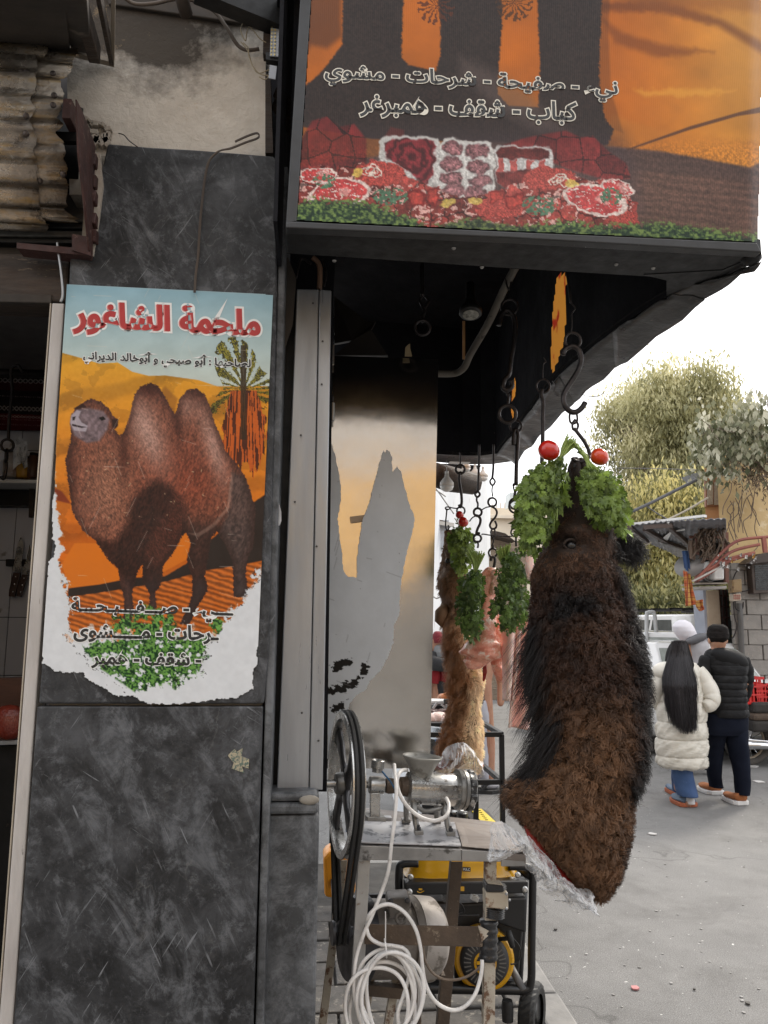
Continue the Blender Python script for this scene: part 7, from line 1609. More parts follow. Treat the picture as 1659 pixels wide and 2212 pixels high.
MB().slab([P(*zG(1072,1775),YBD -.12),P(*zG(1148,1768),YBD -.12),P(*zG(1152,1868),YBD -.12),P(*zG(1076,1878),YBD -.12)],(0,.12,0)).build('box',M('rusty_yellow_box',(.34,.25,.12),(.24,.15,.07),.6,spots=(.14,.07,.04),ssc=10,bmp=.3),eb_,bevel=.01)
MB().slab([P(*zG(1082,1788),YBD -.125),P(*zG(1140,1784),YBD -.125),P(*zG(1142,1856),YBD -.125),P(*zG(1086,1864),YBD -.125)],(0,.01,0)).build('door',M('rusty_yellow_box',(.34,.25,.12)),eb_,bevel=.003)
em =thing('electric_meter','pale meter box with small windows below the rusty electric box','meter',P(*zG(1110,1945),YBD -.1))
MB().slab([P(*zG(1078,1888),YBD -.1),P(*zG(1142,1882),YBD -.1),P(*zG(1146,1938),YBD -.1),P(*zG(1080,1944),YBD -.1)],(0,.1,0)).build('box',M('cream_meter',(.58,.50,.40),(.48,.4,.32),.5),em,bevel=.008)
for i in range(4):
    for j in range(2): MB().cbox(P(*zG(1090 +i *14,1900 +j *22),YBD -.105),(.02,.01,.03)).build('window',M('meter_red',(.35,.18,.14),(.3,.14,.1)),em)
o =MB().tube([P(1597.4,1303,YBD -.05),P(1600,1340,YBD -.05),P(1602,1400,YBD -.05),Vector((P(1602,1400,YBD).x,YBD -.05,.05))],.035,10).build('conduit_pipe',M('dark_conduit',(.10,.095,.09)),None,smooth=True);tag(o,'grey vertical conduit pipe on the block wall under the meter','pipe')
for i,pts in enumerate((((1150,1870),(1190,1860),(1235,1835)),((1095,1945),(1100,2000),(1130,2020),(1155,2000),(1160,1950)),((1082,1950),(1090,2060),(1108,2140),(1090,2212),(1070,2240)),((1120,1700),(1100,1720),(1068,1800),(1062,1860)))):
    o =cable('wall_cable',[P(*zG(*q),YBD -.07) for q in pts],.008,IRON,n=6);tag(o,('thick black cable from the electric box to the dark window','loop of cable under the meter','thin cable hanging down the block wall','cable dropping beside the electric box')[i],'cable')
# recessed orange part with a window, upper left of the house
rc =thing('orange_house_bay','small orange plastered bay with a wooden window beside the yellow wall','building',P(1550,1130,YBD +.5))
MB().hexa([P(1524,1130,10.4),P(1570,1122,10.4),P(1570,1122,12),P(1524,1130,10.4) +Vector((.9,1.6,0)),P(1522,1012,10.4),P(1567,1006,10.4),P(1567,1006,12),P(1522,1012,10.4) +Vector((.9,1.6,0))]).build('wall',M('orange_plaster',(.50,.28,.15),(.40,.22,.12),.9,sc=3,bmp=.4),rc)
wn_ =MB();
wo =MB().slab([P(*zG(862,985),10.36),P(*zG(1018,960),10.36),P(*zG(1016,1188),10.36),P(*zG(866,1196),10.36)],(0,.05,0)).build('window',M('brown_wood_frame',(.30,.14,.08),(.2,.09,.05),.6),rc)
for (x0,x1) in ((878,922),(932,1006)): MB().slab([P(*zG(x0,1000),10.345),P(*zG(x1,990),10.345),P(*zG(x1,1176),10.345),P(*zG(x0,1184),10.345)],(0,.02,0)).build('pane',M('dusty_pane',(.34,.30,.26),(.26,.22,.19),.3),wo)
MB().slab([P(*zG(745,938),10.2),P(*zG(800,925),10.2),P(*zG(870,960),10.2),P(*zG(800,985),10.2)],(0,.3,0)).build('lamp_head',ALU,rc)
# lower left part: beige column, iron door, grey edge
lc =thing('shop_entrance_bay','beige stone pillar and rusty glazed iron door left of the block wall','building',G(1550,1620))
MB().slab([P(*zG(868,1860),10.3),P(*zG(968,1856),10.3),Vector((P(*zG(972,2212),10.3).x +.06,10.3,0)),Vector((P(*zG(870,2212),10.3).x +.03,10.3,0))],(0,.4,0)).build('pillar',M('beige_stone',(.46,.38,.29),(.38,.30,.22),.85,sc=4,bmp=.3),lc,bevel=.01)
MB().slab([P(*zG(842,1850),10.32),P(*zG(866,1850),10.32),Vector((P(*zG(868,2212),10.32).x +.03,10.32,0)),Vector((P(*zG(852,2212),10.32).x +.03,10.32,0))],(0,.3,0)).build('edge_pillar',M('blue_grey_paint',(.34,.36,.42),(.28,.3,.35),.7),lc)
MB().slab([P(*zG(970,1850),10.5),P(*zG(1042,1850),10.5),Vector((P(*zG(1060,2212),10.5).x +.05,10.5,0)),Vector((P(*zG(974,2212),10.5).x +.05,10.5,0))],(0,.1,0)).build('doorway_glass',M('greenish_glass',(.12,.14,.13),(.06,.07,.07),.15),lc)
idr =MB().slab([P(*zG(962,1850),10.42),P(*zG(976,1850),10.42),Vector((P(*zG(980,2212),10.42).x +.04,10.42,0)),Vector((P(*zG(966,2212),10.42).x +.04,10.42,0))],(0,.06,0)).build('door_frame',RUST,lc)
for y in (1900,1985,2070,2150): MB().bar(P(*zG(972,y),10.44),P(*zG(1048,y +6),10.44),.03,.02).build('crossbar',RUST,idr)
for x in (998,1022): MB().bar(P(*zG(x,1856),10.45),P(*zG(x +10,2212),10.45),.02,.02).build('upright',RUST,idr)
bal =thing('rusty_balcony','cluttered rusty balcony platform under the corrugated awning','balcony',P(*zG(920,1850),9.9))
MB().slab([P(*zG(808,1798),9.7),P(*zG(1034,1796),9.7),P(*zG(1034,1808),9.7),P(*zG(808,1810),9.7)],(0,.5,0)).build('deck',M('dirty_deck',(.36,.32,.27),(.22,.19,.16),.8),bal)
MB().slab([P(*zG(812,1826),9.75),P(*zG(1030,1822),9.75),P(*zG(1030,1846),9.75),P(*zG(812,1850),9.75)],(0,.5,0)).build('fascia',M('grey_fascia',(.42,.40,.38),(.3,.28,.26),.7),bal,bevel=.01)
for (x,y0,y1) in ((790,1410,1800),(1022,1400,1800),(855,1440,1600)): MB().bar(P(*zG(x,y0),9.8),P(*zG(x +4,y1),9.8),.05,.05).build('post',M('red_brown_steel',(.20,.09,.06),(.13,.06,.045),.7,bmp=.3),bal)
for (x0,y0,x1,y1) in ((735,1438,1020,1436),(785,1605,1030,1603)): MB().bar(P(*zG(x0,y0),9.78),P(*zG(x1,y1),9.78),.04,.04).build('rail',M('red_brown_steel',(.2,.09,.06)),bal)
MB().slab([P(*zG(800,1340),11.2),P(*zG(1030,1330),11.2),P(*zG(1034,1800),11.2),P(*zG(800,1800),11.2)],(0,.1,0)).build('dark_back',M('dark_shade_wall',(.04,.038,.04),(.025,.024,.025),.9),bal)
ac =thing('air_conditioner','white air conditioner unit on the rusty balcony','air conditioner',P(*zG(965,1775),9.75))
MB().slab([P(*zG(922,1622),9.7),P(*zG(1010,1620),9.7),P(*zG(1012,1774),9.7),P(*zG(926,1776),9.7)],(0,.3,0)).build('casing',WHITEP,ac,bevel=.02)
for i in range(5): MB().bar(P(*zG(932,1640 +i *6),9.69),P(*zG(985,1640 +i *6),9.69),.01,.008).build('vent_slat',M('grey_vent',(.3,.3,.3)),ac)
f2_ =thing('outdoor_fan_unit','grey fan unit left of the white air conditioner','air conditioner',P(*zG(870,1790),9.85))
MB().slab([P(*zG(830,1690),9.85),P(*zG(918,1690),9.85),P(*zG(920,1790),9.85),P(*zG(830,1790),9.85)],(0,.2,0)).build('casing',M('grey_unit',(.20,.20,.21),(.14,.14,.15),.6),f2_,bevel=.01)
MB().ring(P(*zG(893,1738),9.83),(0,1,0),.085,.012,20,6).build('fan_ring',ALU,f2_,smooth=True);MB().lathe([(0,.06),(.01,.04),(.012,0)],P(*zG(893,1738),9.84),(0,-1,0),16).build('fan_hub',M('white_hub',(.7,.7,.68)),f2_)
dish =MB();dc =P(*zG(752,1655),9.5);dish.lathe([(0,0),(.01,.06),(.02,.12),(.045,.17),(.055,.19)],dc +Vector((.02,.08,-.04)),(-.55,-.6,.55),28);o =dish.build('satellite_dish',M('grey_dish',(.42,.41,.40),(.34,.33,.32),.6),None,smooth=True);s =o.modifiers.new('s','SOLIDIFY');s.thickness =.008;tag(o,'grey satellite dish hanging at the left end of the balcony','satellite dish')
def cloth_hang(name,lab,poly_l,poly_r,Y,mat):
    A =spline([P(*zG(*q),Y) for q in poly_l],6);B =spline([P(*zG(*q),Y) for q in poly_r],6);rows =[]
    for i in range(len(A)): rows.append([A[i].lerp(B[i],k /10) +Vector((0,.04 *math.sin(k *1.5 +i *.05),0)) for k in range(11)])
    o =MB().grid(rows).build(name,mat,None,smooth=True);s =o.modifiers.new('s','SOLIDIFY');s.thickness =.008;tag(o,lab,'cloth');return o
def plaid():
    m,t,b =nodes_of('orange_plaid');v =coords(t);sx =N(t,'SeparateXYZ');t.links.new(v,sx.inputs[0]);col =(.50,.13,.05)
    for (ch,s,c,th) in (('X',9.0,(.60,.38,.10),.55),('Z',8.0,(.55,.34,.09),.6),('X',21.,(.22,.04,.03),.8),('Z',17.,(.25,.05,.03),.78)):
        mu =N(t,'Math',operation='MULTIPLY');mu.inputs[1].default_value =s;t.links.new(sx.outputs[ch],mu.inputs[0]);fr =N(t,'Math',operation='FRACT');t.links.new(mu.outputs[0],fr.inputs[0])
        g =N(t,'Math',operation='GREATER_THAN');g.inputs[1].default_value =th;t.links.new(fr.outputs[0],g.inputs[0]);m2 =N(t,'Math',operation='MULTIPLY');m2.inputs[1].default_value =.65;t.links.new(g.outputs[0],m2.inputs[0]);col =mixc(t,m2.outputs[0],col,c)
    t.links.new(col,b.inputs['Base Color']);b.inputs['Roughness'].default_value =.95;return m
PLD =plaid()
cloth_hang('plaid_blanket','large orange plaid blanket hanging off the balcony end',[(690,1700),(700,1850),(710,1985)],[(740,1740),(770,1860),(796,1968)],9.4,PLD)
cloth_hang('plaid_cloth','small orange plaid cloth hanging beside the blue-grey pillar',[(780,1940),(790,1985),(818,2025)],[(842,1930),(846,1970),(848,2005)],9.7,PLD)
cloth_hang('blue_cloth','blue denim cloth hanging under the awning edge',[(680,1545),(695,1650),(705,1775)],[(728,1545),(735,1650),(752,1780)],9.55,M('denim_blue',(.05,.10,.24),(.03,.07,.17),.9))
cloth_hang('rag','crumpled brown rag tied to the balcony post',[(735,1460),(725,1540),(735,1610)],[(770,1470),(785,1560),(780,1620)],9.5,M('brown_rag',(.24,.18,.14),(.15,.11,.09),.95))
# corrugated awning roof
aw =thing('corrugated_awning','grey corrugated metal awning with torn holes sticking out over the street','awning',P(*zG(700,1400),10))
za =P(*zG(600,1335),9.2).z
def zaw(x,y,dz=0): return PZ(*zG(x,y),za +dz)
A_ =[zaw(*q) for q in ((240,1346),(480,1318),(720,1300),(1025,1288))];B_ =[zaw(*q) for q in ((400,1480),(560,1545),(690,1600),(1030,1610))]
A_ =spline(A_,16);B_ =spline(B_,16);rows =[]
for i in range(len(A_)):
    rows.append([A_[i].lerp(B_[i],k /8) +Vector((0,0,.012 *math.sin(i *2.2))) for k in range(9)])
o =MB().grid(rows).build('roof_sheet',M('grey_corrugated',(.24,.24,.25),(.15,.15,.16),.6,.3,sc=3,spots=(.1,.08,.07),ssc=8),aw,smooth=True);s =o.modifiers.new('s','SOLIDIFY');s.thickness =.01
for (a,b) in (((375,1360),(600,1345)),((380,1375),(560,1480)),((560,1350),(720,1490)),((240,1350),(400,1475)),((500,1460),(700,1530))): MB().bar(zaw(*a,-.05),zaw(*b,-.05),.05,.05).build('rafter',M('brown_rafter',(.07,.045,.035)),aw)
MB().bar(zaw(240,1340,.04),zaw(860,1270,.04),.06,.03).build('edge_flashing',WHITEP,aw);MB().bar(zaw(710,1318,.03),zaw(1020,1300,.03),.05,.03).build('edge_flashing',WHITEP,aw)
for q in (((525,1440),(580,1395),(592,1400),(560,1462),(535,1465)),((625,1385),(695,1372),(700,1380),(630,1390)),((555,1322),(575,1318),(570,1335)),((482,1390),(492,1396),(486,1404))): MB().slab([zaw(x,y,-.04) for x,y in q],(0,0,-.005)).build('hole_light_patch',WHITEP,aw)  # white plates stand in for daylight showing through holes in the sheet
MB().slab([zaw(*q,.05) for q in ((465,1300),(690,1330),(640,1345),(470,1380),(460,1340))],(0,0,.02)).build('tarpaulin',M('brown_tarp',(.30,.26,.22),(.2,.17,.14),.9),aw)
# arched red rods
rod =thing('arched_rods','bundle of red steel rods arching out below the awning','rods',P(*zG(900,1700),9.3))
RDM =M('red_rod',(.28,.09,.06),(.2,.06,.05),.6)
for pts in (((770,1785),(860,1700),(960,1590),(1060,1500),(1160,1455),(1360,1435)),((790,1785),(900,1715),(990,1610),(1100,1540),(1290,1495)),((870,1705),(960,1650),(1080,1600),(1250,1560)),((900,1722),(985,1660),(1100,1610),(1240,1570))): cable('rod',[P(*zG(*q),9.3) for q in pts],.02,RDM,rod,k=6)
MB().bar(P(*zG(760,1785),9.28),P(*zG(985,1668),9.28),.04,.02).build('flat_bar',M('pale_bar',(.5,.46,.42)),rod);MB().bar(P(*zG(1320,1440),9.3),P(*zG(1335,1560),9.3),.05,.04).build('bracket',RDM,rod)
rr_ =random.Random(9)
rg =thing('hanging_debris','rags and dry leaves caught on the arched red rods','debris',P(*zG(1040,1650),9.25))
for i in range(26):
    x,y =rr_.uniform(960,1270),rr_.uniform(1560,1690);s_ =rr_.uniform(10,34)
    MB().add([P(*zG(x,y),9.25),P(*zG(x +s_ *.6,y +rr_.uniform(-8,8)),9.22),P(*zG(x +s_ *.5,y +s_),9.27),P(*zG(x -s_ *.2,y +s_ *.8),9.23)],[(0,1,2),(0,2,3)]).build('scrap',(WHITEP,M('scrap_grey',(.4,.39,.38)),M('scrap_orange',(.5,.28,.08)))[rr_.choice((0,1,1,1,2))],rg)
dv =thing('dry_vines','tangle of bare dry vine stems over the balcony front','vine',P(*zG(960,1500),9.5));mv =MB()
for i in range(34):
    x,y =rr_.uniform(830,1010),rr_.uniform(1290,1400);pts =[P(*zG(x,y),9.5)]
    for j in range(5): x += rr_.uniform(-45,45);y += rr_.uniform(20,80);pts.append(P(*zG(x,y),9.5 +rr_.uniform(-.1,.1)))
    mv.tube(spline(pts,4),rr_.uniform(.006,.014),5,cap=False)
for i in range(12):
    x,y =rr_.uniform(1040,1300),rr_.uniform(1000,1200);pts =[P(*zG(x,y),9.9)]
    for j in range(4): x += rr_.uniform(-50,50);y += rr_.uniform(40,120);pts.append(P(*zG(x,y),9.9))
    mv.tube(spline(pts,4),.006,5,cap=False)
mv.build('stems',M('dry_stem',(.20,.15,.11),(.12,.09,.07),.9),dv,smooth=True,kind='stuff')
for i,(pts,r_,lab) in enumerate(((((190,1275),(400,1180),(600,1080),(790,985)),.022,'thick overhead cable rising to the leafy branch'),(((560,1300),(720,1220),(880,1125)),.014,'pale pole slanting up from the awning'),(((400,1195),(480,1250),(570,1300)),.008,'thin wire down to the awning edge'),(((320,1520),(400,1495),(430,1480)),.010,'short pole end sticking out left of the awning'),(((160,890),(450,895),(790,905)),.008,'thin overhead wire across the pale sky'))):
    o =cable('overhead_cable',[P(*zG(*q),9.4 if i != 4 else 14) for q in pts],r_,(M('dark_grey_cable',(.10,.10,.11)),M('pale_pole',(.45,.40,.32)))[1 if i in (1,3) else 0],n=6);tag(o,lab,'cable')

# ================================================================ trees
def leaf2(name,a,b_,hi,tl=.45):
    m,t,b =nodes_of(name);at_ =N(t,'Attribute');at_.attribute_name ='shade'
    col =ramp(t,at_.outputs['Fac'],[(0,a),(.5,b_),(1,hi)]);t.links.new(col,b.inputs['Base Color']);b.inputs['Roughness'].default_value =.55
    T =N(t,'BsdfTranslucent');t.links.new(col,T.inputs[0]);mm =N(t,'MixShader');mm.inputs[0].default_value =tl
    t.links.new(b.outputs[0],mm.inputs[1]);t.links.new(T.outputs[0],mm.inputs[2]);t.links.new(mm.outputs[0],t.nodes['Material Output'].inputs[0]);return m
BARK =M('pale_bark',(.24,.19,.14),(.14,.11,.08),.9,bmp=.5)
def tree(name,label,outline,f,Y,depth,ncl,per,ll,lwid,clr,mat,trunk,seed,droop=.75,cat='tree'):
    rg_ =np.random.default_rng(seed);pts =np.array(outline,float);lo,hi =pts.min(0),pts.max(0);C_ =[]
    while len(C_) < ncl:
        q =rg_.uniform(lo,hi,(400,2));d =pdist(q[:,0],q[:,1],outline);C_ += list(q[d < -6])
    C_ =np.array(C_[:ncl]);cen =np.array([tuple(P(*f(x,y),Y)) for x,y in C_]);cen[:,1] += rg_.uniform(-1,1,ncl) *depth
    cen[:,0] *= 1 +0 *cen[:,1]
    n =ncl *per;ci =np.repeat(np.arange(ncl),per);off =rg_.normal(0,1,(n,3)) *clr *np.array([1,1,1.15]);base =cen[ci] +off
    dirn =rg_.normal(0,.45,(n,3));dirn[:,2] -= droop *1.5;dirn /= np.linalg.norm(dirn,axis=1,keepdims=True)
    sd_ =np.cross(dirn,rg_.normal(0,1,(n,3)));sd_ /= np.linalg.norm(sd_,axis=1,keepdims=True) +1e-9
    L =ll *rg_.uniform(.6,1.4,n)[:,None];Wd =lwid *rg_.uniform(.7,1.3,n)[:,None]
    V =np.stack([base,base +dirn *L *.45 +sd_ *Wd,base +dirn *L,base +dirn *L *.45 -sd_ *Wd],1).reshape(-1,3)
    me =bpy.data.meshes.new(name);me.vertices.add(len(V));t_ =thing(name,label,cat,trunk[0][0][0] if trunk else tuple(cen.mean(0)))
    me.vertices.foreach_set('co',V.astype(np.float32).ravel());me.loops.add(len(V));me.loops.foreach_set('vertex_index',np.arange(len(V),dtype=np.int32));me.polygons.add(n);me.polygons.foreach_set('loop_start',np.arange(0,len(V),4,dtype=np.int32));me.update(calc_edges=True)
    sh =np.clip(.5 +.30 *rg_.normal(0,1,ncl)[ci] +.09 *rg_.normal(0,1,n) +.25 *(off[:,2] /clr) *.5,0,1);a =me.attributes.new('shade','FLOAT','POINT');a.data.foreach_set('value',np.repeat(sh,4).astype(np.float32))  # leaves lighter towards each clump's top: light from above put into the colour
    link('crown',me,mat,t_,kind='stuff');mb =MB()
    for pp,r in trunk: mb.tube(spline(pp,5),list(np.linspace(r,r *.45,(len(pp) -1) *5 +1)),10)
    if trunk:
        top =trunk[0][0] if False else None;tk_ =[Vector(p) for pp,r in trunk for p in pp[1:]]
        for c in cen[rg_.choice(ncl,min(ncl,46),replace=False)]:
            s_ =min(tk_,key=lambda q: (q -Vector(c)).length);m_ =s_.lerp(Vector(c),.5) +Vector((0,0,-.03 *(Vector(c) -s_).length));mb.tube(spline([s_,m_,Vector(c)],3),list(np.linspace(trunk[0][1] *.28,trunk[0][1] *.06,7)),6,cap=False)
        mb.build('trunk',BARK,t_,smooth=True,kind=None)
    return t_
EUC =leaf2('olive_eucalyptus_leaf',(.13,.13,.06),(.38,.36,.18),(.68,.63,.38));EUC2 =leaf2('yellow_green_leaf',(.09,.095,.035),(.30,.28,.10),(.60,.52,.22))
TY =30
gx =G(1440,1420);tb0 =Vector((P(1440,1300,TY).x,TY,0))
tree('eucalyptus_tree','tall pale olive tree with drooping leaves behind the parked cars',[(100,505),(190,430),(180,350),(250,300),(380,290),(410,215),(520,225),(600,185),(700,250),(780,290),(860,330),(960,315),(1040,400),(1060,520),(1040,900),(900,1300),(700,1400),(420,1300),(300,1150),(380,950),(340,870),(250,800),(210,680),(110,610)],zG,TY,2.6,300,250,.24,.034,.38,EUC,[([tb0,P(1440,1250,TY),P(1435,1100,TY),P(1430,950,TY)],.42),([P(1440,1180,TY),P(1480,1060,TY),P(1500,960,TY)],.2),([P(1438,1120,TY),P(1390,1020,TY),P(1370,950,TY)],.18)],3)
TY2 =24;tb1 =Vector((P(1400,1350,TY2).x,TY2,0))
tree('bushy_tree','lower yellow green tree hanging behind the corrugated awning',[(240,1200),(300,1130),(420,1100),(560,1150),(700,1250),(860,1500),(870,1900),(850,2060),(700,2120),(500,2120),(380,2080),(320,1900),(260,1640),(215,1340)],zG,TY2,2.0,230,210,.20,.032,.34,EUC2,[([tb1,P(1400,1330,TY2),P(1410,1200,TY2),P(1420,1120,TY2)],.3),([P(1402,1300,TY2),P(1450,1220,TY2),P(1490,1180,TY2)],.14)],8)
# row of shrubs and railing behind the cars
tree('hedge','dark green hedge along the street behind the parked cars',[(200,1990),(500,1960),(900,1960),(1000,2010),(1000,2170),(150,2170)],zG,21,.6,120,60,.20,.034,.35,leaf2('hedge_leaf',(.03,.038,.016),(.12,.125,.045),(.36,.34,.16)),[],12,cat='hedge')
# broad leaved climber at the right edge
VL =leaf2('grey_green_broad_leaf',(.07,.08,.035),(.22,.22,.13),(.56,.54,.42),.3)
tree('broadleaf_climber','climber with broad grey green leaves hanging over the yellow wall',[(760,480),(880,500),(1000,480),(1120,470),(1210,400),(1250,380),(1420,330),(1420,900),(1330,850),(1240,800),(1180,720),(1110,780),(1090,880),(1060,980),(980,960),(930,900),(860,960),(800,900),(770,800),(740,700),(790,640),(840,560)],zG,9.2,.35,150,11,.095,.030,.10,VL,[([P(*zG(1420,700),9.3),P(*zG(1250,620),9.3),P(*zG(1100,600),9.25),P(*zG(900,560),9.2)],.03),([P(*zG(1420,800),9.35),P(*zG(1300,850),9.3),P(*zG(1150,800),9.2)],.02)],21,.9,'climber')
tree('dry_climber','brown dried tangle of old climber below the broad green leaves',[(1120,760),(1220,720),(1420,760),(1420,1080),(1350,1080),(1310,1020),(1260,1060),(1200,1000),(1140,900),(1090,860)],zG,9.5,.25,90,16,.06,.008,.09,leaf2('dry_leaf',(.05,.035,.022),(.14,.095,.06),(.28,.2,.13),.1),[([P(*zG(1420,840),9.5),P(*zG(1300,900),9.5),P(*zG(1200,960),9.5)],.015)],23,.6,'climber')

# ================================================================ far left background, seen under the canopy
BGP =M('pale_blue_render',(.66,.68,.70),(.55,.57,.60),.85,sc=1.2,spots=(.45,.45,.45),ssc=3,sthr=.62,bmp=.2)
lb =thing('pale_building','pale bluish building with a big barred window seen under the canopy','building',G(1000,1480))
def gp(x,y):   # the receding street front: left end near, right end far
    px =zN(x,y)[0];Y =9.0 +(px -935) *.05;return P(*zN(x,y),Y)
MB().slab([gp(-300,60),gp(800,60),gp(800,1400),Vector((gp(800,1400).x,gp(800,1400).y,0)),Vector((gp(-300,1400).x,gp(-300,1400).y,0)),],(.05,1.5,0)).build('wall',BGP,lb)
bwn =MB().slab([gp(300,150) -Vector((0,.03,0)),gp(740,215) -Vector((0,.03,0)),gp(742,660) -Vector((0,.03,0)),gp(560,600) -Vector((0,.03,0)),gp(300,430) -Vector((0,.03,0))],(0,.02,0)).build('window',M('cream_shutters',(.46,.40,.33),(.36,.31,.26),.8),lb)
for i in range(9):
    x =330 +i *48;MB().bar(gp(x,160) -Vector((0,.06,0)),gp(x,430 +i *24) -Vector((0,.06,0)),.018,.018).build('bar',WHITEP,bwn)
for (y0,y1) in ((250,330),(400,520)): MB().bar(gp(310,y0) -Vector((0,.07,0)),gp(740,y1) -Vector((0,.07,0)),.018,.018).build('bar',WHITEP,bwn)
MB().slab([gp(742,180) -Vector((0,.1,0)),gp(806,180) -Vector((0,.1,0)),gp(806,1150) -Vector((0,.1,0)),gp(690,1150) -Vector((0,.1,0)),gp(690,560) -Vector((0,.1,0)),gp(742,560) -Vector((0,.1,0))],(0,.06,0)).build('white_pillar',M('white_blue_paint',(.72,.74,.76),(.66,.68,.70),.8),lb)
MB().bar(gp(372,160) -Vector((0,.12,0)),gp(372,520) -Vector((0,.12,0)),.05,.05).build('drainpipe',M('green_grey_pipe',(.16,.2,.2)),lb)
sw =thing('shuttered_shop','dirty shop front with pale ribbed roller shutter behind the small camel head','shop',G(945,1500))
MB().slab([P(*zN(-400,1500),8.4),P(*zN(300,1500),8.4),Vector((P(*zN(300,1500),8.4).x,8.4,0)),Vector((P(*zN(-400,1500),8.4).x,8.4,0))],(0,.05,0)).build('shutter_backing',M('shutter_cream',(.44,.42,.38),(.36,.34,.30),.6),sw)
for i in range(40):
    y =1520 +i *24;MB().bar(P(*zN(-300,y),8.38),P(*zN(300,y),8.38),.02,.028).build('slat',M('shutter_cream',(.44,.42,.38)),sw)
MB().slab([P(*zN(-300,1090),8.3),P(*zN(300,1120),8.3),P(*zN(300,1500),8.3),P(*zN(-300,1500),8.3)],(0,.08,0)).build('sign_board',M('dirty_sign_white',(.42,.40,.38),(.30,.28,.26),.8,sc=3,spots=(.16,.13,.11),ssc=7,sthr=.58),sw)
lettering('lettering','حلا',(zN(58,0)[0],zN(0,1240)[1],zN(186,0)[0],zN(0,1325)[1]),lambda a,b: P(a,b,8.29),LR,sw,.03,.08)
MB().slab([P(*zN(-300,720),8.25),P(*zN(210,740),8.25),P(*zN(205,1060),8.25),P(*zN(-300,1060),8.25)],(0,.1,0)).build('dark_panel',M('dark_shopfront',(.05,.05,.055),(.03,.03,.032),.5),sw)
for x in (110,160): MB().bar(P(*zN(x,730),8.24),P(*zN(x,1060),8.24),.03,.02).build('panel_strip',M('grey_strip',(.2,.2,.21)),sw)
MB().cbox(P(*zN(185,860),8.2),(.12,.05,.3)).build('meter_box',M('pale_blue_box',(.5,.52,.56)),sw)
MB().bar(P(*zN(70,705),8.1),P(*zN(330,740),8.1),.04,.04).build('awning_rail',M('pale_rail',(.55,.52,.48)),sw);MB().slab([P(*zN(75,650),8.1),P(*zN(330,720),8.1),P(*zN(330,738),8.1),P(*zN(75,690),8.1)],(0,.3,0)).build('awning_edge',LEGB,sw)
for i,pts in enumerate((((90,270),(180,330),(220,360)),((90,250),(330,590)),((60,1700),(100,1722),(150,1700)))):
    o =cable('background_wire',[P(*zN(*q),6.4) for q in pts],.006,M('grey_wire',(.25,.24,.23)),n=5);tag(o,('frayed pale wire near the white bulb','thin wire slanting behind the tomato','curved wire on the ribbed shutter')[i],'wire')
# timber and dark cloth of the next stall awning
o =MB().tube([P(*zN(60,60),4.6),P(*zN(300,130),4.7),P(*zN(610,190),4.8)],[.075,.08,.07],10).build('timber_log',WOODK,None,smooth=True);tag(o,'dark round timber log holding the next awning','log')
o =MB().slab([P(*zN(60,-90),4.9),P(*zN(700,-60),4.9),P(*zN(620,60),4.9),P(*zN(560,120),4.9),P(*zN(60,80),4.9)],(0,.1,0)).build('dark_awning',CAN);tag(o,'black sagging awning cloth behind the white bulbs','awning')
# beige parapet building and stone building with dark roof
BGW =M('beige_parapet',(.70,.62,.50),(.6,.52,.42),.9,sc=1.2,bmp=.2)
b2 =thing('beige_building','beige building with spiked parapet behind the hanging hooks','building',G(1090,1440) +Vector((0,4,0)))
y2 =22
MB().slab([P(1046,1110,y2),P(1200,1114,y2),Vector((P(1200,1200,y2).x,y2,0)),Vector((P(1046,1200,y2).x,y2,0))],(0,4,0)).build('wall',BGW,b2)
MB().slab([P(1044,1112,y2 -.2),P(1202,1116,y2 -.2),P(1202,1122,y2 -.2),P(1044,1118,y2 -.2)],(0,.3,0)).build('cornice',BGW,b2)
MB().slab([P(1046,1096,y2 +1),P(1200,1100,y2 +1),P(1200,1115,y2 +1),P(1046,1111,y2 +1)],(0,.3,0)).build('parapet',BGW,b2)
for i in range(12): MB().bar(P(1054 +i *9,1098,y2 +1.1),P(1054 +i *9 +random.uniform(-1,1),1098 -random.uniform(6,13),y2 +1.1),.03,.03).build('rebar',M('pale_rebar',(.5,.42,.36)),b2)
MB().slab([P(1102,1064,y2),P(1122,1064,y2),P(1122,1094,y2),P(1102,1094,y2)],(0,.6,0)).build('water_tank',M('pale_tank',(.62,.66,.66)),b2)
b3 =thing('stone_building','low stone building with a sagging dark roof edge behind the hanging rings','building',G(1090,1455))
MB().slab([P(*zN(800,930),17),P(*zN(1300,960),17),Vector((P(*zN(1300,960),17).x,17,0)),Vector((P(*zN(800,930),17).x,17,0))],(0,2,0)).build('wall',M('rough_stone_wall',(.34,.27,.20),(.22,.17,.13),.95,sc=2.5,stretch=(1,1,3),bmp=.8,bsc=8,bd=.05),b3)
MB().slab([P(*zN(808,815),16.5),P(*zN(900,820),16.5),P(*zN(1020,850),16.5),P(*zN(1160,960),16.5),P(*zN(1140,950),16.5),P(*zN(1050,925),16.5),P(*zN(900,890),16.5),P(*zN(808,885),16.5)],(0,.6,0)).build('roof',WOODK,b3)

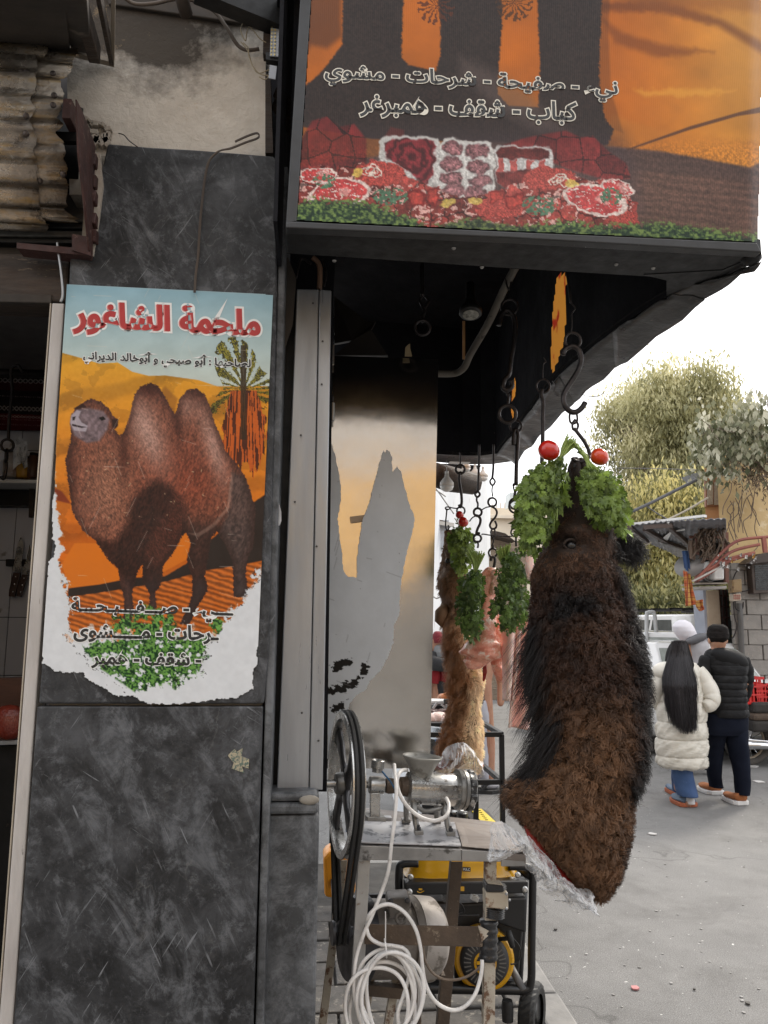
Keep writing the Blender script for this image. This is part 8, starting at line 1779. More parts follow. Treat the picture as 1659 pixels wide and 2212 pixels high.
# far end of the street: plain houses with windows
for i,(x0,x1,zt_h,Yf,wc,lab) in enumerate(((-6,3.2,5.6,46,(.56,.50,.42),'low beige house closing the far end of the street on the left'),(3.4,10.5,7.2,50,(.62,.60,.57),'taller pale grey house closing the far end of the street'),(10.8,19,5.8,47,(.52,.45,.36),'sandy house far behind the trees on the right'))):
    fb_ =thing('far_house',lab,'house',((x0 +x1) /2,Yf,0));wl_ =MB().box((x0,Yf,0),(x1,Yf +5,zt_h)).build('wall',M('far_render_%s' % 'abc'[i],wc,None,.9,sc=.6),fb_);MB().box((x0 -.15,Yf -.15,zt_h),(x1 +.15,Yf +5,zt_h +.25)).build('cornice',M('far_render_%s' % 'abc'[i],wc),fb_)
    for zz in (1.2,3.9):
        x =x0 +.9
        while x < x1 -1.4: w_ =MB().box((x,Yf -.05,zz),(x +.9,Yf +.02,zz +1.3)).build('window',M('brown_wood_frame',(.3,.14,.08)),fb_);MB().box((x +.08,Yf -.07,zz +.08),(x +.82,Yf -.03,zz +1.22)).build('pane',M('dark_pane',(.008,.008,.009)),w_);x += 1.9
# ================================================================ people
SKINH =M('skin',(.44,.235,.15),(.38,.19,.12),.5,sc=20,sub=.2);
def body_of(parent,joints,radii,edges,mat=SKINH,name='body'):
    me =bpy.data.meshes.new(name);me.from_pydata([tuple(j) for j in joints],edges,[]);o =bpy.data.objects.new(name,me);COL.objects.link(o);o.parent =parent;o.location =-worldloc(parent);me.materials.append(mat)
    o.modifiers.new('skin','SKIN');me.skin_vertices[0].data[0].use_root =True
    for i,r in enumerate(radii): me.skin_vertices[0].data[i].radius =r if isinstance(r,tuple) else (r,r)
    s =o.modifiers.new('s','SUBSURF');s.levels =s.render_levels =2;return o
def quilt(lf,seams,amp,f=None):
    k =np.ones(lf.nt) *0
    for a,b in zip(seams[:-1],seams[1:]):
        m_ =(lf.ys >= a) & (lf.ys < b);u =(lf.ys[m_] -a) /(b -a);k[m_] =np.abs(np.sin(np.pi *u)) ** .45
    nr_ =lf.normals();wr_ =(fbm(lf.th[None,:] *5 +lf.ys[:,None] *.012,lf.ys[:,None] *.022 +lf.th[None,:] *2.5,5,33) -.5) *1.2
    lf.g =lf.g +nr_ *((k[:,None] -1) *amp *1.6 +wr_ *amp *2.6)[...,None]
def capsule(pts,rad,name,mat,parent,n=14,puff=0,seams=4,seed=1):
    pp =spline(pts,8);m =len(pp);rd =np.interp(np.linspace(0,1,m),np.linspace(0,1,len(rad)),rad)
    if puff: rd =rd *(1 -puff *(1 -np.abs(np.sin(np.pi *np.linspace(0,seams,m))) ** .5))
    return MB().tube(pp,[float(r) for r in rd],n).build(name,mat,parent,smooth=True)
YWm =G(1486,1742).y
def PH(x,y,d=0): return P(*zH(x,y),YWm +d)
# woman in the long white coat
wo_ =thing('person','person with very long black hair in a long white quilted coat and blue jeans','person',G(1483,1738))
J =[PH(665,960),PH(665,800),PH(665,690),PH(665,610),PH(660,560),PH(652,500),PH(560,700),PH(500,850),PH(515,940,.06),PH(770,700),PH(880,850),PH(870,960),PH(845,985),PH(620,1100),PH(640,1400,.12),PH(640,1640,.3),PH(720,1100),PH(725,1400),PH(735,1700),PH(720,1760,-.05)]
u7 =.2729 /1662 *YWm
body_of(wo_,J,[.11,.10,.10,.045,.045,.08,.04,.035,.03,.04,.035,.03,.03,.06,.045,.035,.06,.045,.035,.03],[(0,1),(1,2),(2,3),(3,4),(4,5),(2,6),(6,7),(7,8),(2,9),(9,10),(10,11),(11,12),(0,13),(13,14),(14,15),(0,16),(16,17),(17,18),(18,19)])
COATW =M('cream_nylon',(.66,.63,.56),(.58,.55,.48),.42,sc=3,rvar=.1,bmp=.35,bsc=9,bd=.02)
ct_rows =[(595,610,720,.07,YWm),(625,540,770,.12,YWm),(670,490,815,.15,YWm),(735,478,830,.17,YWm),(850,482,836,.18,YWm),(930,486,840,.19,YWm),(1085,482,860,.20,YWm),(1218,472,868,.21,YWm),(1350,476,868,.21,YWm),(1430,488,860,.20,YWm),(1458,520,830,.17,YWm)]
cl =Loft(zH,ct_rows,80,170);quilt(cl,[595,735,930,1085,1218,1355,1462],.014);coat =cl.mesh('coat',COATW,wo_)
capsule([PH(790,680,-.02),PH(860,780,-.06),PH(905,880,-.10),PH(900,945,-.12),PH(855,975,-.14)],[.075,.085,.085,.075,.05],'sleeve',COATW,wo_,18,.08,4)
capsule([PH(540,690,-.02),PH(490,800,-.02),PH(478,900,.05),PH(500,980,.12)],[.075,.08,.07,.055],'sleeve',COATW,wo_,18,.08,4)
MB().ball(PH(562,695,-.03),.135,24,(1.1,.9,.72)).build('hood',COATW,wo_,smooth=True)
HB =M('black_hair_base',(.008,.007,.008),(.012,.011,.012),.6,spec=.1)
hr =Loft(zH,[(444,630,690,.05,YWm),(458,600,712,.085,YWm),(500,572,722,.10,YWm),(560,552,740,.11,YWm -.01),(640,545,765,.11,YWm -.04),(740,558,782,.09,YWm -.10),(850,590,765,.05,YWm -.16),(920,625,735,.03,YWm -.18),(960,660,700,.01,YWm -.19)],48,60);hair =hr.mesh('hair',HB,wo_)
nh =5200;t0_ =rng.random(nh);xs0 =652 +(rng.random(nh) -.5) *120;y0s =rng.uniform(450,700,nh);K =12;ptsH =np.zeros((nh,K,3));fan =(xs0 -652) /60;yend =rng.uniform(800,1190,nh) -np.abs(fan) *40 +40 *fan;spread =rng.normal(0,14,nh)
for k in range(K):
    tt =k /(K -1);ys_ =y0s +(yend -y0s) *tt;xx_ =652 +fan *(60 +62 *np.clip((ys_ -480) /260,0,1) -26 *np.clip((ys_ -800) /300,0,1)) +spread *tt +34 *tt *np.clip((ys_ -700) /400,0,1)
    dep =-.135 -.10 *np.clip((ys_ -560) /250,0,1) +.05 *fan ** 2 -.02 *t0_
    px_,py_ =zH(xx_,ys_);D =np.stack([(px_ -829.5) /1662,(1106 -py_) /1662,-np.ones(nh)],-1) @ np.array(RM).T;ptsH[:,k] =np.array([0,0,CAMH]) +D *((YWm +dep) /D[:,1])[:,None]
fur('hair_strands',ptsH,np.linspace(.0022,.0007,K),np.tile([.016,.014,.016],(nh,1)) *(.5 +1.3 *rng.random((nh,1))),HAIRS,wo_)
JEAN =M('blue_denim',(.055,.11,.24),(.035,.07,.17),.85,sc=5,spots=(.10,.17,.32),ssc=9,sthr=.6)
Loft(zH,[(1430,608,745,.10,YWm),(1500,604,752,.11,YWm),(1580,620,770,.11,YWm),(1650,640,786,.12,YWm -.01),(1672,650,790,.12,YWm -.01)],32,30).mesh('trouser_leg',JEAN,wo_)
Loft(zH,[(1430,604,690,.09,YWm +.2),(1540,602,690,.1,YWm +.3),(1640,612,690,.1,YWm +.42),(1672,620,700,.1,YWm +.45)],24,24).mesh('trouser_leg',JEAN,wo_)
WHS =M('white_sock',(.68,.66,.66));Loft(zH,[(1655,700,764,.05,YWm -.02),(1700,704,768,.055,YWm -.02),(1735,700,772,.06,YWm -.02)],20,14).mesh('sock',WHS,wo_)
def shoe(x0,x1,y0,y1,Y,up_m,sole_m,parent,back=True,sol=.3):
    """shoe seen from behind: heel towards the viewer"""
    a,b =P(*zH(x0,y1),Y),P(*zH(x1,y1),Y);w =(b.x -a.x);z1 =P(*zH(x0,y0),Y).z;cx =(a.x +b.x) /2;h =z1 -0
    u =MB();rows_ =[];L_ =.26
    for j in range(11):
        t =j /10;yy =Y -.03 +L_ *t;hw =w /2 *(.80 +.25 *math.sin(math.pi *min(1,t *1.1))) *(1 -.25 *max(0,t -.75) /.25);hh =max(.045,h *(1 -.62 *t));row =[]
        for k in range(14):
            th =2 *math.pi *k /14;row.append(Vector((cx +hw *math.cos(th),yy,.028 +hh *.5 +hh *.5 *math.sin(th))))
        rows_.append(row)
    u.grid(rows_,close_u=True);n_ =len(u.v);u.f += [tuple(range(14)),tuple(range(n_ -14,n_))];u.mi += [0,0];us =u.build('shoe',up_m,parent,smooth=True)
    s_ =MB();pl_ =[Vector((cx +w *.56 *c *(1 if s < .5 else .95),Y -.045 +L_ *1.12 *s,.001)) for c,s in ((-.55,0),(-.95,.1),(-1,.35),(-1.05,.65),(-.8,.92),(-.3,1.0),(.3,1.0),(.8,.92),(1.05,.65),(1,.35),(.95,.1),(.55,0))]
    s_.slab(pl_,(0,0,.038)).build('sole',sole_m,us,bevel=.006)
SOLE =M('orange_sole',(.42,.12,.05),(.32,.09,.04),.6);shoe(652,790,1705,1765,YWm +.0,M('denim_clog',(.14,.19,.26),(.1,.14,.2),.8),SOLE,wo_);shoe(612,690,1640,1672,YWm +.42,M('denim_clog',(.14,.19,.26)),SOLE,wo_)
# man in the black padded jacket
YM =G(1601,1738).y
def PM(x,y,d=0): return P(*zH(x,y),YM +d)
ma =thing('person','man in black padded jacket, dark jeans and brown shoes walking away beside the white coat','person',G(1570,1728))
J =[PM(1030,1050),PM(1030,850),PM(1030,640),PM(965,530),PM(960,470),PM(958,400),PM(900,600),PM(850,760),PM(880,880),PM(905,930),PM(1150,620),PM(1180,780),PM(1168,870,.03),PM(1140,920,.12),PM(945,1150,.06),PM(926,1380,.13),PM(940,1590,.18),PM(1095,1150),PM(1136,1400),PM(1155,1650)]
body_of(ma,J,[.11,.11,.11,.06,.06,.09,.045,.04,.035,.035,.045,.04,.035,.035,.06,.045,.035,.06,.045,.035],[(0,1),(1,2),(2,3),(3,4),(4,5),(2,6),(6,7),(7,8),(8,9),(2,10),(10,11),(11,12),(12,13),(0,14),(14,15),(15,16),(0,17),(17,18),(18,19)])
JB =M('black_nylon',(.010,.010,.011),(.018,.018,.019),.65,sc=4,spec=.15,bmp=.35,bsc=10,bd=.015);TRO =M('dark_navy_denim',(.007,.009,.017),(.011,.014,.025),.9,spec=.1,sc=6)
jl =Loft(zH,[(508,890,1040,.08,YM),(530,866,1120,.12,YM),(570,850,1170,.15,YM),(640,852,1190,.17,YM),(720,880,1180,.17,YM),(830,888,1172,.17,YM),(930,884,1178,.17,YM),(1000,876,1186,.17,YM),(1048,880,1192,.17,YM)],72,150);quilt(jl,[508,640,718,775,828,884,930,985,1050],.008);jl.mesh('jacket',JB,ma)
capsule([PM(880,580,.0),PM(848,680,.0),PM(846,780,.02),PM(870,870,.05),PM(905,930,.1)],[.07,.075,.07,.06,.05],'sleeve',JB,ma,16,.16,6)
capsule([PM(1150,580,.0),PM(1185,680,.0),PM(1190,780,.02),PM(1180,860,.05),PM(1150,930,.12)],[.06,.068,.062,.055,.045],'sleeve',JB,ma,16,.16,6)
MB().ball(PM(1050,590,-.07),.155,26,(1.22,.66,.60),ry(.30)).build('hood',JB,ma,smooth=True)
Loft(zH,[(1020,862,1190,.14,YM),(1090,862,1192,.145,YM),(1150,864,1190,.14,YM),(1190,866,1186,.12,YM)],48,24).mesh('trousers_seat',TRO,ma)
for rws in ([(1150,866,1030,.12,YM +.04),(1220,866,1008,.12,YM +.08),(1320,866,990,.11,YM +.12),(1420,872,982,.10,YM +.14),(1520,888,975,.09,YM +.16),(1590,903,984,.08,YM +.18),(1606,905,990,.08,YM +.18)],[(1150,1000,1190,.12,YM),(1240,1026,1190,.12,YM),(1340,1056,1194,.11,YM),(1440,1082,1202,.10,YM),(1540,1098,1206,.09,YM),(1640,1108,1202,.085,YM),(1662,1110,1198,.085,YM)]):
    l_ =Loft(zH,rws,36,60);l_.disp(.022,7,9);l_.mesh('trouser_leg',TRO,ma)
hdm =Loft(zH,[(330,930,1000,.07,YM),(350,900,1020,.095,YM),(400,890,1028,.105,YM),(440,892,1026,.10,YM),(475,902,1015,.085,YM),(500,912,1008,.07,YM),(540,905,1015,.07,YM)],32,40);hdm.mesh('head',SKINH,ma)
HBR =M('short_black_hair',(.009,.008,.008),(.018,.015,.014),.8,sc=40,spec=.1,bmp=.6,bsc=90)
hp =Loft(zH,[(319,930,990,.05,YM),(328,902,1012,.085,YM),(345,890,1026,.105,YM -.005),(390,884,1032,.115,YM -.008),(425,890,1028,.112,YM -.012),(450,899,1019,.088,YM -.014),(466,912,1006,.07,YM -.012)],40,40);hp.disp(.02,30,3);hp.mesh('hair',HBR,ma)
for x in (891,1026): MB().ball(PM(x,446,.0),.026,12,(.5,.8,1.25)).build('ear',SKINH,ma,smooth=True)
BSH =M('brown_suede',(.36,.13,.045),(.28,.10,.035),.85,sc=20);WSL =M('white_sole',(.72,.71,.70));shoe(868,1000,1590,1650,G(1546,1718).y +.05,BSH,WSL,ma);shoe(1078,1195,1670,1745,YM,BSH,WSL,ma)
# person in the white hood
YHo =8.6
def PO_(x,y,d=0): return P(*zH(x,y),YHo +d)
ho =thing('person','person in a pale hood and grey coat half hidden behind the two walkers','person',Vector((PO_(740,600).x,YHo,0)))
gz =Vector((0,0,0));J =[Vector((PO_(770,600).x,YHo,z)) for z in (.95,1.15,1.38)] +[PO_(745,430),PO_(700,380),PO_(690,340)]
xh =J[0].x;J += [Vector((xh -.18,YHo,1.32)),Vector((xh -.24,YHo,1.05)),Vector((xh -.2,YHo -.1,.85)),Vector((xh +.18,YHo,1.32)),Vector((xh +.24,YHo,1.05)),Vector((xh +.2,YHo -.1,.85)),Vector((xh -.09,YHo,.5)),Vector((xh -.1,YHo,.08)),Vector((xh +.09,YHo,.5)),Vector((xh +.1,YHo,.08))]
body_of(ho,J,[.14,.13,.14,.06,.06,.085,.07,.05,.035,.07,.05,.035,.07,.05,.07,.05],[(0,1),(1,2),(2,3),(3,4),(4,5),(2,6),(6,7),(7,8),(2,9),(9,10),(10,11),(0,12),(12,13),(0,14),(14,15)],SKINH)
HW =M('lilac_white_cotton',(.72,.70,.74),(.64,.62,.67),.8,sc=4,bmp=.3,bsc=8,bd=.02);GC =M('grey_wool',(.38,.37,.38),(.26,.25,.27),.85,sc=4,bmp=.3,bsc=10,bd=.02)
h_ =Loft(zH,[(283,655,700,.05,YHo),(300,628,735,.10,YHo),(335,606,758,.13,YHo),(370,618,772,.14,YHo),(410,640,784,.13,YHo),(450,680,790,.12,YHo),(470,700,780,.10,YHo)],36,40);h_.disp(.02,6,4);h_.mesh('hood',HW,ho)
c_ =Loft(zH,[(408,770,810,.06,YHo),(430,730,850,.12,YHo),(470,712,874,.17,YHo),(560,715,880,.19,YHo),(700,700,885,.19,YHo),(900,690,880,.18,YHo),(1100,690,880,.18,YHo)],48,60);c_.disp(.04,5,6);c_.mesh('coat',GC,ho)
MB().ball(PO_(790,432,-.12),.10,18,(1.5,.5,.5),ry(-.3)).build('collar',M('dark_collar',(.10,.10,.11)),ho,smooth=True)
for s_ in (-.1,.1): MB().tube([Vector((xh +s_,YHo,.9)),Vector((xh +s_,YHo,.06))],[.10,.08],14).build('trouser_leg',TRO,ho,smooth=True)
# person in red beanie at the cart and the one in grey trousers
YR =7.0
def PR(x,y,d=0): return P(*zO(x,y),YR +d)
rp_ =thing('person','person in dark red beanie and grey, black and red jacket behind the meat cart','person',Vector((PR(200,700).x,YR,0)))
xr0 =PR(215,700).x;J =[Vector((xr0,YR,z)) for z in (.9,1.1,1.3)] +[PR(150,390),PR(140,330),PR(138,250),PR(60,520),PR(80,680),PR(200,720),PR(330,700),PR(330,520),PR(360,700),Vector((xr0 -.1,YR,.5)),Vector((xr0 -.1,YR,.06)),Vector((xr0 +.1,YR,.5)),Vector((xr0 +.1,YR,.06))]
body_of(rp_,J,[.13,.13,.13,.05,.055,.08,.06,.045,.035,.03,.06,.045,.07,.05,.07,.05],[(0,1),(1,2),(2,3),(3,4),(4,5),(2,6),(6,7),(7,8),(8,9),(2,10),(10,11),(0,12),(12,13),(0,14),(14,15)],SKINH)
REDB =M('dark_red_knit',(.20,.02,.028),(.14,.014,.02),.9,sc=20,bmp=.5,bsc=60);b_ =Loft(zO,[(148,110,170,.03,YR),(165,78,205,.07,YR),(220,55,228,.095,YR),(290,52,232,.10,YR),(340,66,222,.10,YR)],30,24);b_.mesh('beanie',REDB,rp_)
Loft(zO,[(300,70,210,.08,YR),(360,84,205,.08,YR),(400,105,200,.06,YR)],20,14).mesh('head',SKINH,rp_)
GJ =M('grey_fleece',(.26,.27,.28),(.18,.19,.2),.9,sc=8);DJ =M('black_fleece',(.03,.03,.033),(.02,.02,.022),.9);RJ =M('red_fleece',(.30,.018,.024),(.2,.012,.018),.9)
Loft(zO,[(360,110,230,.08,YR),(400,70,300,.13,YR),(480,50,350,.16,YR),(570,45,375,.17,YR)],40,30).mesh('jacket_shoulders',GJ,rp_)
Loft(zO,[(560,46,374,.171,YR),(650,60,375,.172,YR),(745,110,376,.172,YR)],40,20).mesh('jacket_middle',DJ,rp_)
Loft(zO,[(740,130,378,.17,YR),(860,125,385,.17,YR),(965,120,380,.165,YR)],40,20).mesh('jacket_hem',RJ,rp_)
capsule([PR(60,560,-.05),PR(30,650,-.1),PR(150,690,-.2),PR(330,720,-.22)],[.07,.07,.06,.055],'sleeve',DJ,rp_,14);capsule([PR(60,740,-.05),PR(90,850,-.08),PR(75,1000,-.08)],[.07,.06,.05],'sleeve',RJ,rp_,14);MB().bar(PR(52,750,-.16),PR(152,750,-.16),.02,.05).build('reflective_band',GJ,rp_)
Loft(zO,[(955,70,360,.15,YR),(1100,78,358,.15,YR),(1300,90,350,.14,YR)],36,20).mesh('trousers',DJ,rp_)
for s_ in (-.1,.1): MB().tube([Vector((xr0 +s_,YR,.75)),Vector((xr0 +s_,YR,.02))],[.10,.075],14).build('trouser_leg',DJ,rp_,smooth=True)
hand =MB();hb0 =P(*zO(330,1200),6.2);hand.ball(hb0,.045,12,(1.3,.8,.6));
for k in range(4): hand.tube(spline([hb0 +Vector((-.03,-.01 *k,.005)),hb0 +Vector((-.075,-.012 *k,-.002 *k)),hb0 +Vector((-.095,-.012 *k,-.03))],4),[.010] *8 +[.007],8)
hand.tube([hb0 +Vector((-.02,-.03,0)),hb0 +Vector((-.06,-.05,-.02))],.011,8);hand.build('hand',SKINH,rp_,smooth=True,kind='stuff')
o =MB().ball(P(*zO(345,1232),6.1),.065,16,(1.2,.8,.6)).build('orange_bun',M('orange_crust',(.45,.14,.03),(.35,.1,.02),.4),None,smooth=True);tag(o,'orange brown bun held over the meat cart','bun')
YT_ =G(1038,1708).y
def PT(x,y,d=0): return P(*zO(x,y),YT_ +d)
gt =thing('person','person in navy jacket, grey trousers and black sandals behind the small camel neck','person',Vector((PT(800,1500).x,YT_,0)))
xg =PT(800,1500).x;J =[Vector((xg,YT_,z)) for z in (.9,1.1,1.35,1.5,1.58,1.68)] +[Vector((xg -.2,YT_,1.3)),Vector((xg -.24,YT_,1.0)),Vector((xg -.22,YT_ -.1,.8)),Vector((xg +.19,YT_,1.3)),Vector((xg +.25,YT_,1.05)),Vector((xg +.22,YT_ -.05,.82)),Vector((xg -.1,YT_,.5)),Vector((xg -.1,YT_,.07)),Vector((xg +.11,YT_,.5)),Vector((xg +.12,YT_,.07))]
body_of(gt,J,[.14,.14,.14,.055,.06,.09,.065,.05,.035,.065,.05,.035,.07,.045,.07,.045],[(0,1),(1,2),(2,3),(3,4),(4,5),(2,6),(6,7),(7,8),(2,9),(9,10),(10,11),(0,12),(12,13),(0,14),(14,15)],SKINH)
NV =M('navy_cloth',(.03,.034,.05),(.02,.024,.036),.9);GT =M('grey_cotton',(.42,.42,.46),(.34,.34,.38),.9,sc=5,bmp=.3,bsc=8,bd=.03)
Loft(zO,[(300,700,840,.1,YT_),(500,680,875,.17,YT_),(900,670,880,.18,YT_),(1200,665,895,.18,YT_),(1310,668,900,.18,YT_)],40,40).mesh('jacket',NV,gt)
l_ =Loft(zO,[(1270,670,905,.16,YT_),(1500,680,965,.17,YT_),(1620,690,970,.17,YT_),(1700,700,940,.16,YT_),(1900,720,925,.15,YT_),(2200,760,950,.14,YT_),(2500,800,955,.13,YT_),(2640,820,955,.12,YT_)],36,70);l_.disp(.05,6,8);l_.mesh('trousers',GT,gt)
sd =MB();a_ =Vector((PT(900,2700).x,YT_ -.05,0));sd.slab([a_ +Vector(q) for q in ((-.09,-.10,.002),(.04,-.13,.002),(.20,-.06,.002),(.22,.0,.002),(.14,.08,.002),(-.08,.06,.002))],(0,0,.03));sd.tube(spline([a_ +Vector((-.05,-.08,.03)),a_ +Vector((.02,-.06,.10)),a_ +Vector((.06,.05,.04))],5),.018,8);sd.build('sandal',RUBK,gt,kind=None)
MB().ball(a_ +Vector((.05,-.01,.055)),.05,14,(1.9,.9,.6)).build('sock',M('grey_sock',(.3,.3,.32)),gt,smooth=True)

# ================================================================ meat cart and rack
rk =thing('steel_rack','black square tube rack standing behind the meat grinder','rack',Vector((P(*zJ(700,1205),4.3).x,4.3,0)))
rkw =.026;fr =P(*zJ(700,1208),4.3);zt2 =fr.z;zm2 =P(*zJ(690,1668),4.3).z;xL =P(*zJ(430,1208),4.3).x -.75;Yb2 =5.1
def rbar(a,b,w=rkw): MB().bar(a,b,w,w).build('bar',BLK,rk,bevel=.002)
for (x,y) in ((fr.x,4.3),(fr.x,Yb2),(xL,4.3),(xL,Yb2)): rbar((x,y,0),(x,y,zt2))
for z in (zt2,zm2,.22):
    rbar((xL,4.3,z),(fr.x,4.3,z));rbar((xL,Yb2,z),(fr.x,Yb2,z));rbar((fr.x,4.3,z),(fr.x,Yb2,z));rbar((xL,4.3,z),(xL,Yb2,z))
rbar((P(*zJ(450,1650),4.3).x,4.3,0),(P(*zJ(450,1650),4.3).x,4.3,zm2))
YCt =4.9
mc =thing('meat_cart','black grill cart with trays of cut meat beside the small camel neck','cart',Vector((P(*zO(100,1700),YCt).x,YCt,0)))
def pc(x,y,d=0): return P(*zO(x,y),YCt +d)
def trayz(x0,x1,y,Y0,Y1,h,name,mat):
    a,b =P(*zO(x0,y),Y0),P(*zO(x1,y),Y0);return MB().box((a.x,Y0,a.z -h),(b.x,Y1,a.z)).build(name,mat,mc,bevel=.004)
trayz(-500,320,1655,4.85,5.25,.11,'tray',BLK);trayz(-500,352,1520,5.15,5.5,.03,'tray',BLK);trayz(-500,375,1405,5.4,5.8,.03,'tray',BLK)
xb =pc(310,1700).x
for (x,y) in ((xb -.03,4.9),(xb -.03,5.75),(xb -.9,4.9),(xb -.9,5.75)): MB().box((x -.015,y -.015,0),(x +.015,y +.015,pc(300,1760).z)).build('leg',BLK,mc)
MB().slab([P(*zO(-300,1240),5.6),P(*zO(290,1262),5.6),P(*zO(300,1285),5.35),P(*zO(-300,1300),5.35)],(0,0,-.015)).build('cutting_board',WHITEP,mc,bevel=.003)
MB().bar(P(*zO(238,1308),5.3),P(*zO(392,1300),5.3),.03,.035).build('handle',RUBK,mc,bevel=.006)
for (a,b) in (((60,1420),(130,1330)),((130,1330),(240,1315)),((200,1350),(260,1400)),((260,1400),(350,1490))): MB().bar(P(*zO(*a),5.2),P(*zO(*b),5.2),.014,.014).build('skewer_bar',ALU,mc)
rr_ =random.Random(17)
DM =M('dark_meat',(.09,.035,.03),(.05,.02,.018),.4,bmp=.5);PKM =M('pale_meat',(.60,.36,.28),(.7,.55,.48),.4,sc=12)
for i in range(40):
    x =rr_.uniform(0,340);y,Y,m_ =rr_.choice(((1395,5.6,DM),(1500,5.3,DM),(1480,5.4,M('grey_meat',(.3,.24,.23)))));q =P(*zO(x,y),Y)
    o =MB().ball(q +Vector((0,0,.012)),rr_.uniform(.018,.034),8,(1.4,1,.5),rz(rr_.uniform(0,3))).build('meat_piece',m_,None,smooth=True);lb_ ='grey' if m_ is not DM else ('dark brown' if Y == 5.6 else 'blackish red');o['kind'] ='thing';tag(o,f'small {lb_} chunk of meat lying in the ' +{5.6: 'rear',5.3: 'front',5.4: 'middle'}[Y] +' tray of the grill cart','meat',lb_ +' chunks of meat in the cart trays')
for i,(x,y,lab) in enumerate(((60,1600,'clear bag of pale chicken at the left of the cart tray'),(160,1580,'tied clear bag of pale meat in the middle of the cart tray'),(270,1600,'clear bag of pink meat at the right of the cart tray'))):
    q =P(*zO(x,y +20),4.98);o =MB().ball(q,.062,16,(1.3,1,.8)).build('meat_bag',M('bagged_pale_meat',(.66,.50,.44),(.50,.26,.20),.22,sc=14,spots=(.8,.76,.74),ssc=18,sthr=.56,bmp=.9,bsc=22,bd=.012),None,smooth=True);tag(o,lab,'bag of meat')
bw_ =thing('steel_bowl','dented steel bowl hanging under the meat cart','bowl',P(*zO(120,2090),4.6))
bo =MB().lathe([(0,.04),(.01,.10),(.05,.15),(.09,.165),(.094,.17),(.088,.158),(.05,.14),(.015,.09)],P(*zO(120,2090),4.6),(.1,-.1,1),32).build('bowl',M('dull_steel',(.30,.32,.34),(.18,.19,.2),.3,.8),bw_,smooth=True)
MB().bar(P(*zO(95,1945),4.43),P(*zO(185,1935),4.43),.003,.014).build('blue_print',M('blue_print',(.12,.25,.45)),bw_)
bt_ =thing('green_bottle','clear green bottle standing behind the meat cart','bottle',P(*zO(362,1160),6.4))
MB().lathe([(0,.03),(.08,.032),(.12,.02),(.16,.012)],P(*zO(362,1150),6.4),(0,0,1),14).build('body',M('green_glass',(.25,.45,.2),(.5,.6,.45),.15),bt_,smooth=True);MB().lathe([(.16,.014),(.18,.014)],P(*zO(362,1150),6.4),(0,0,1),10).build('cap',WHITEP,bt_)

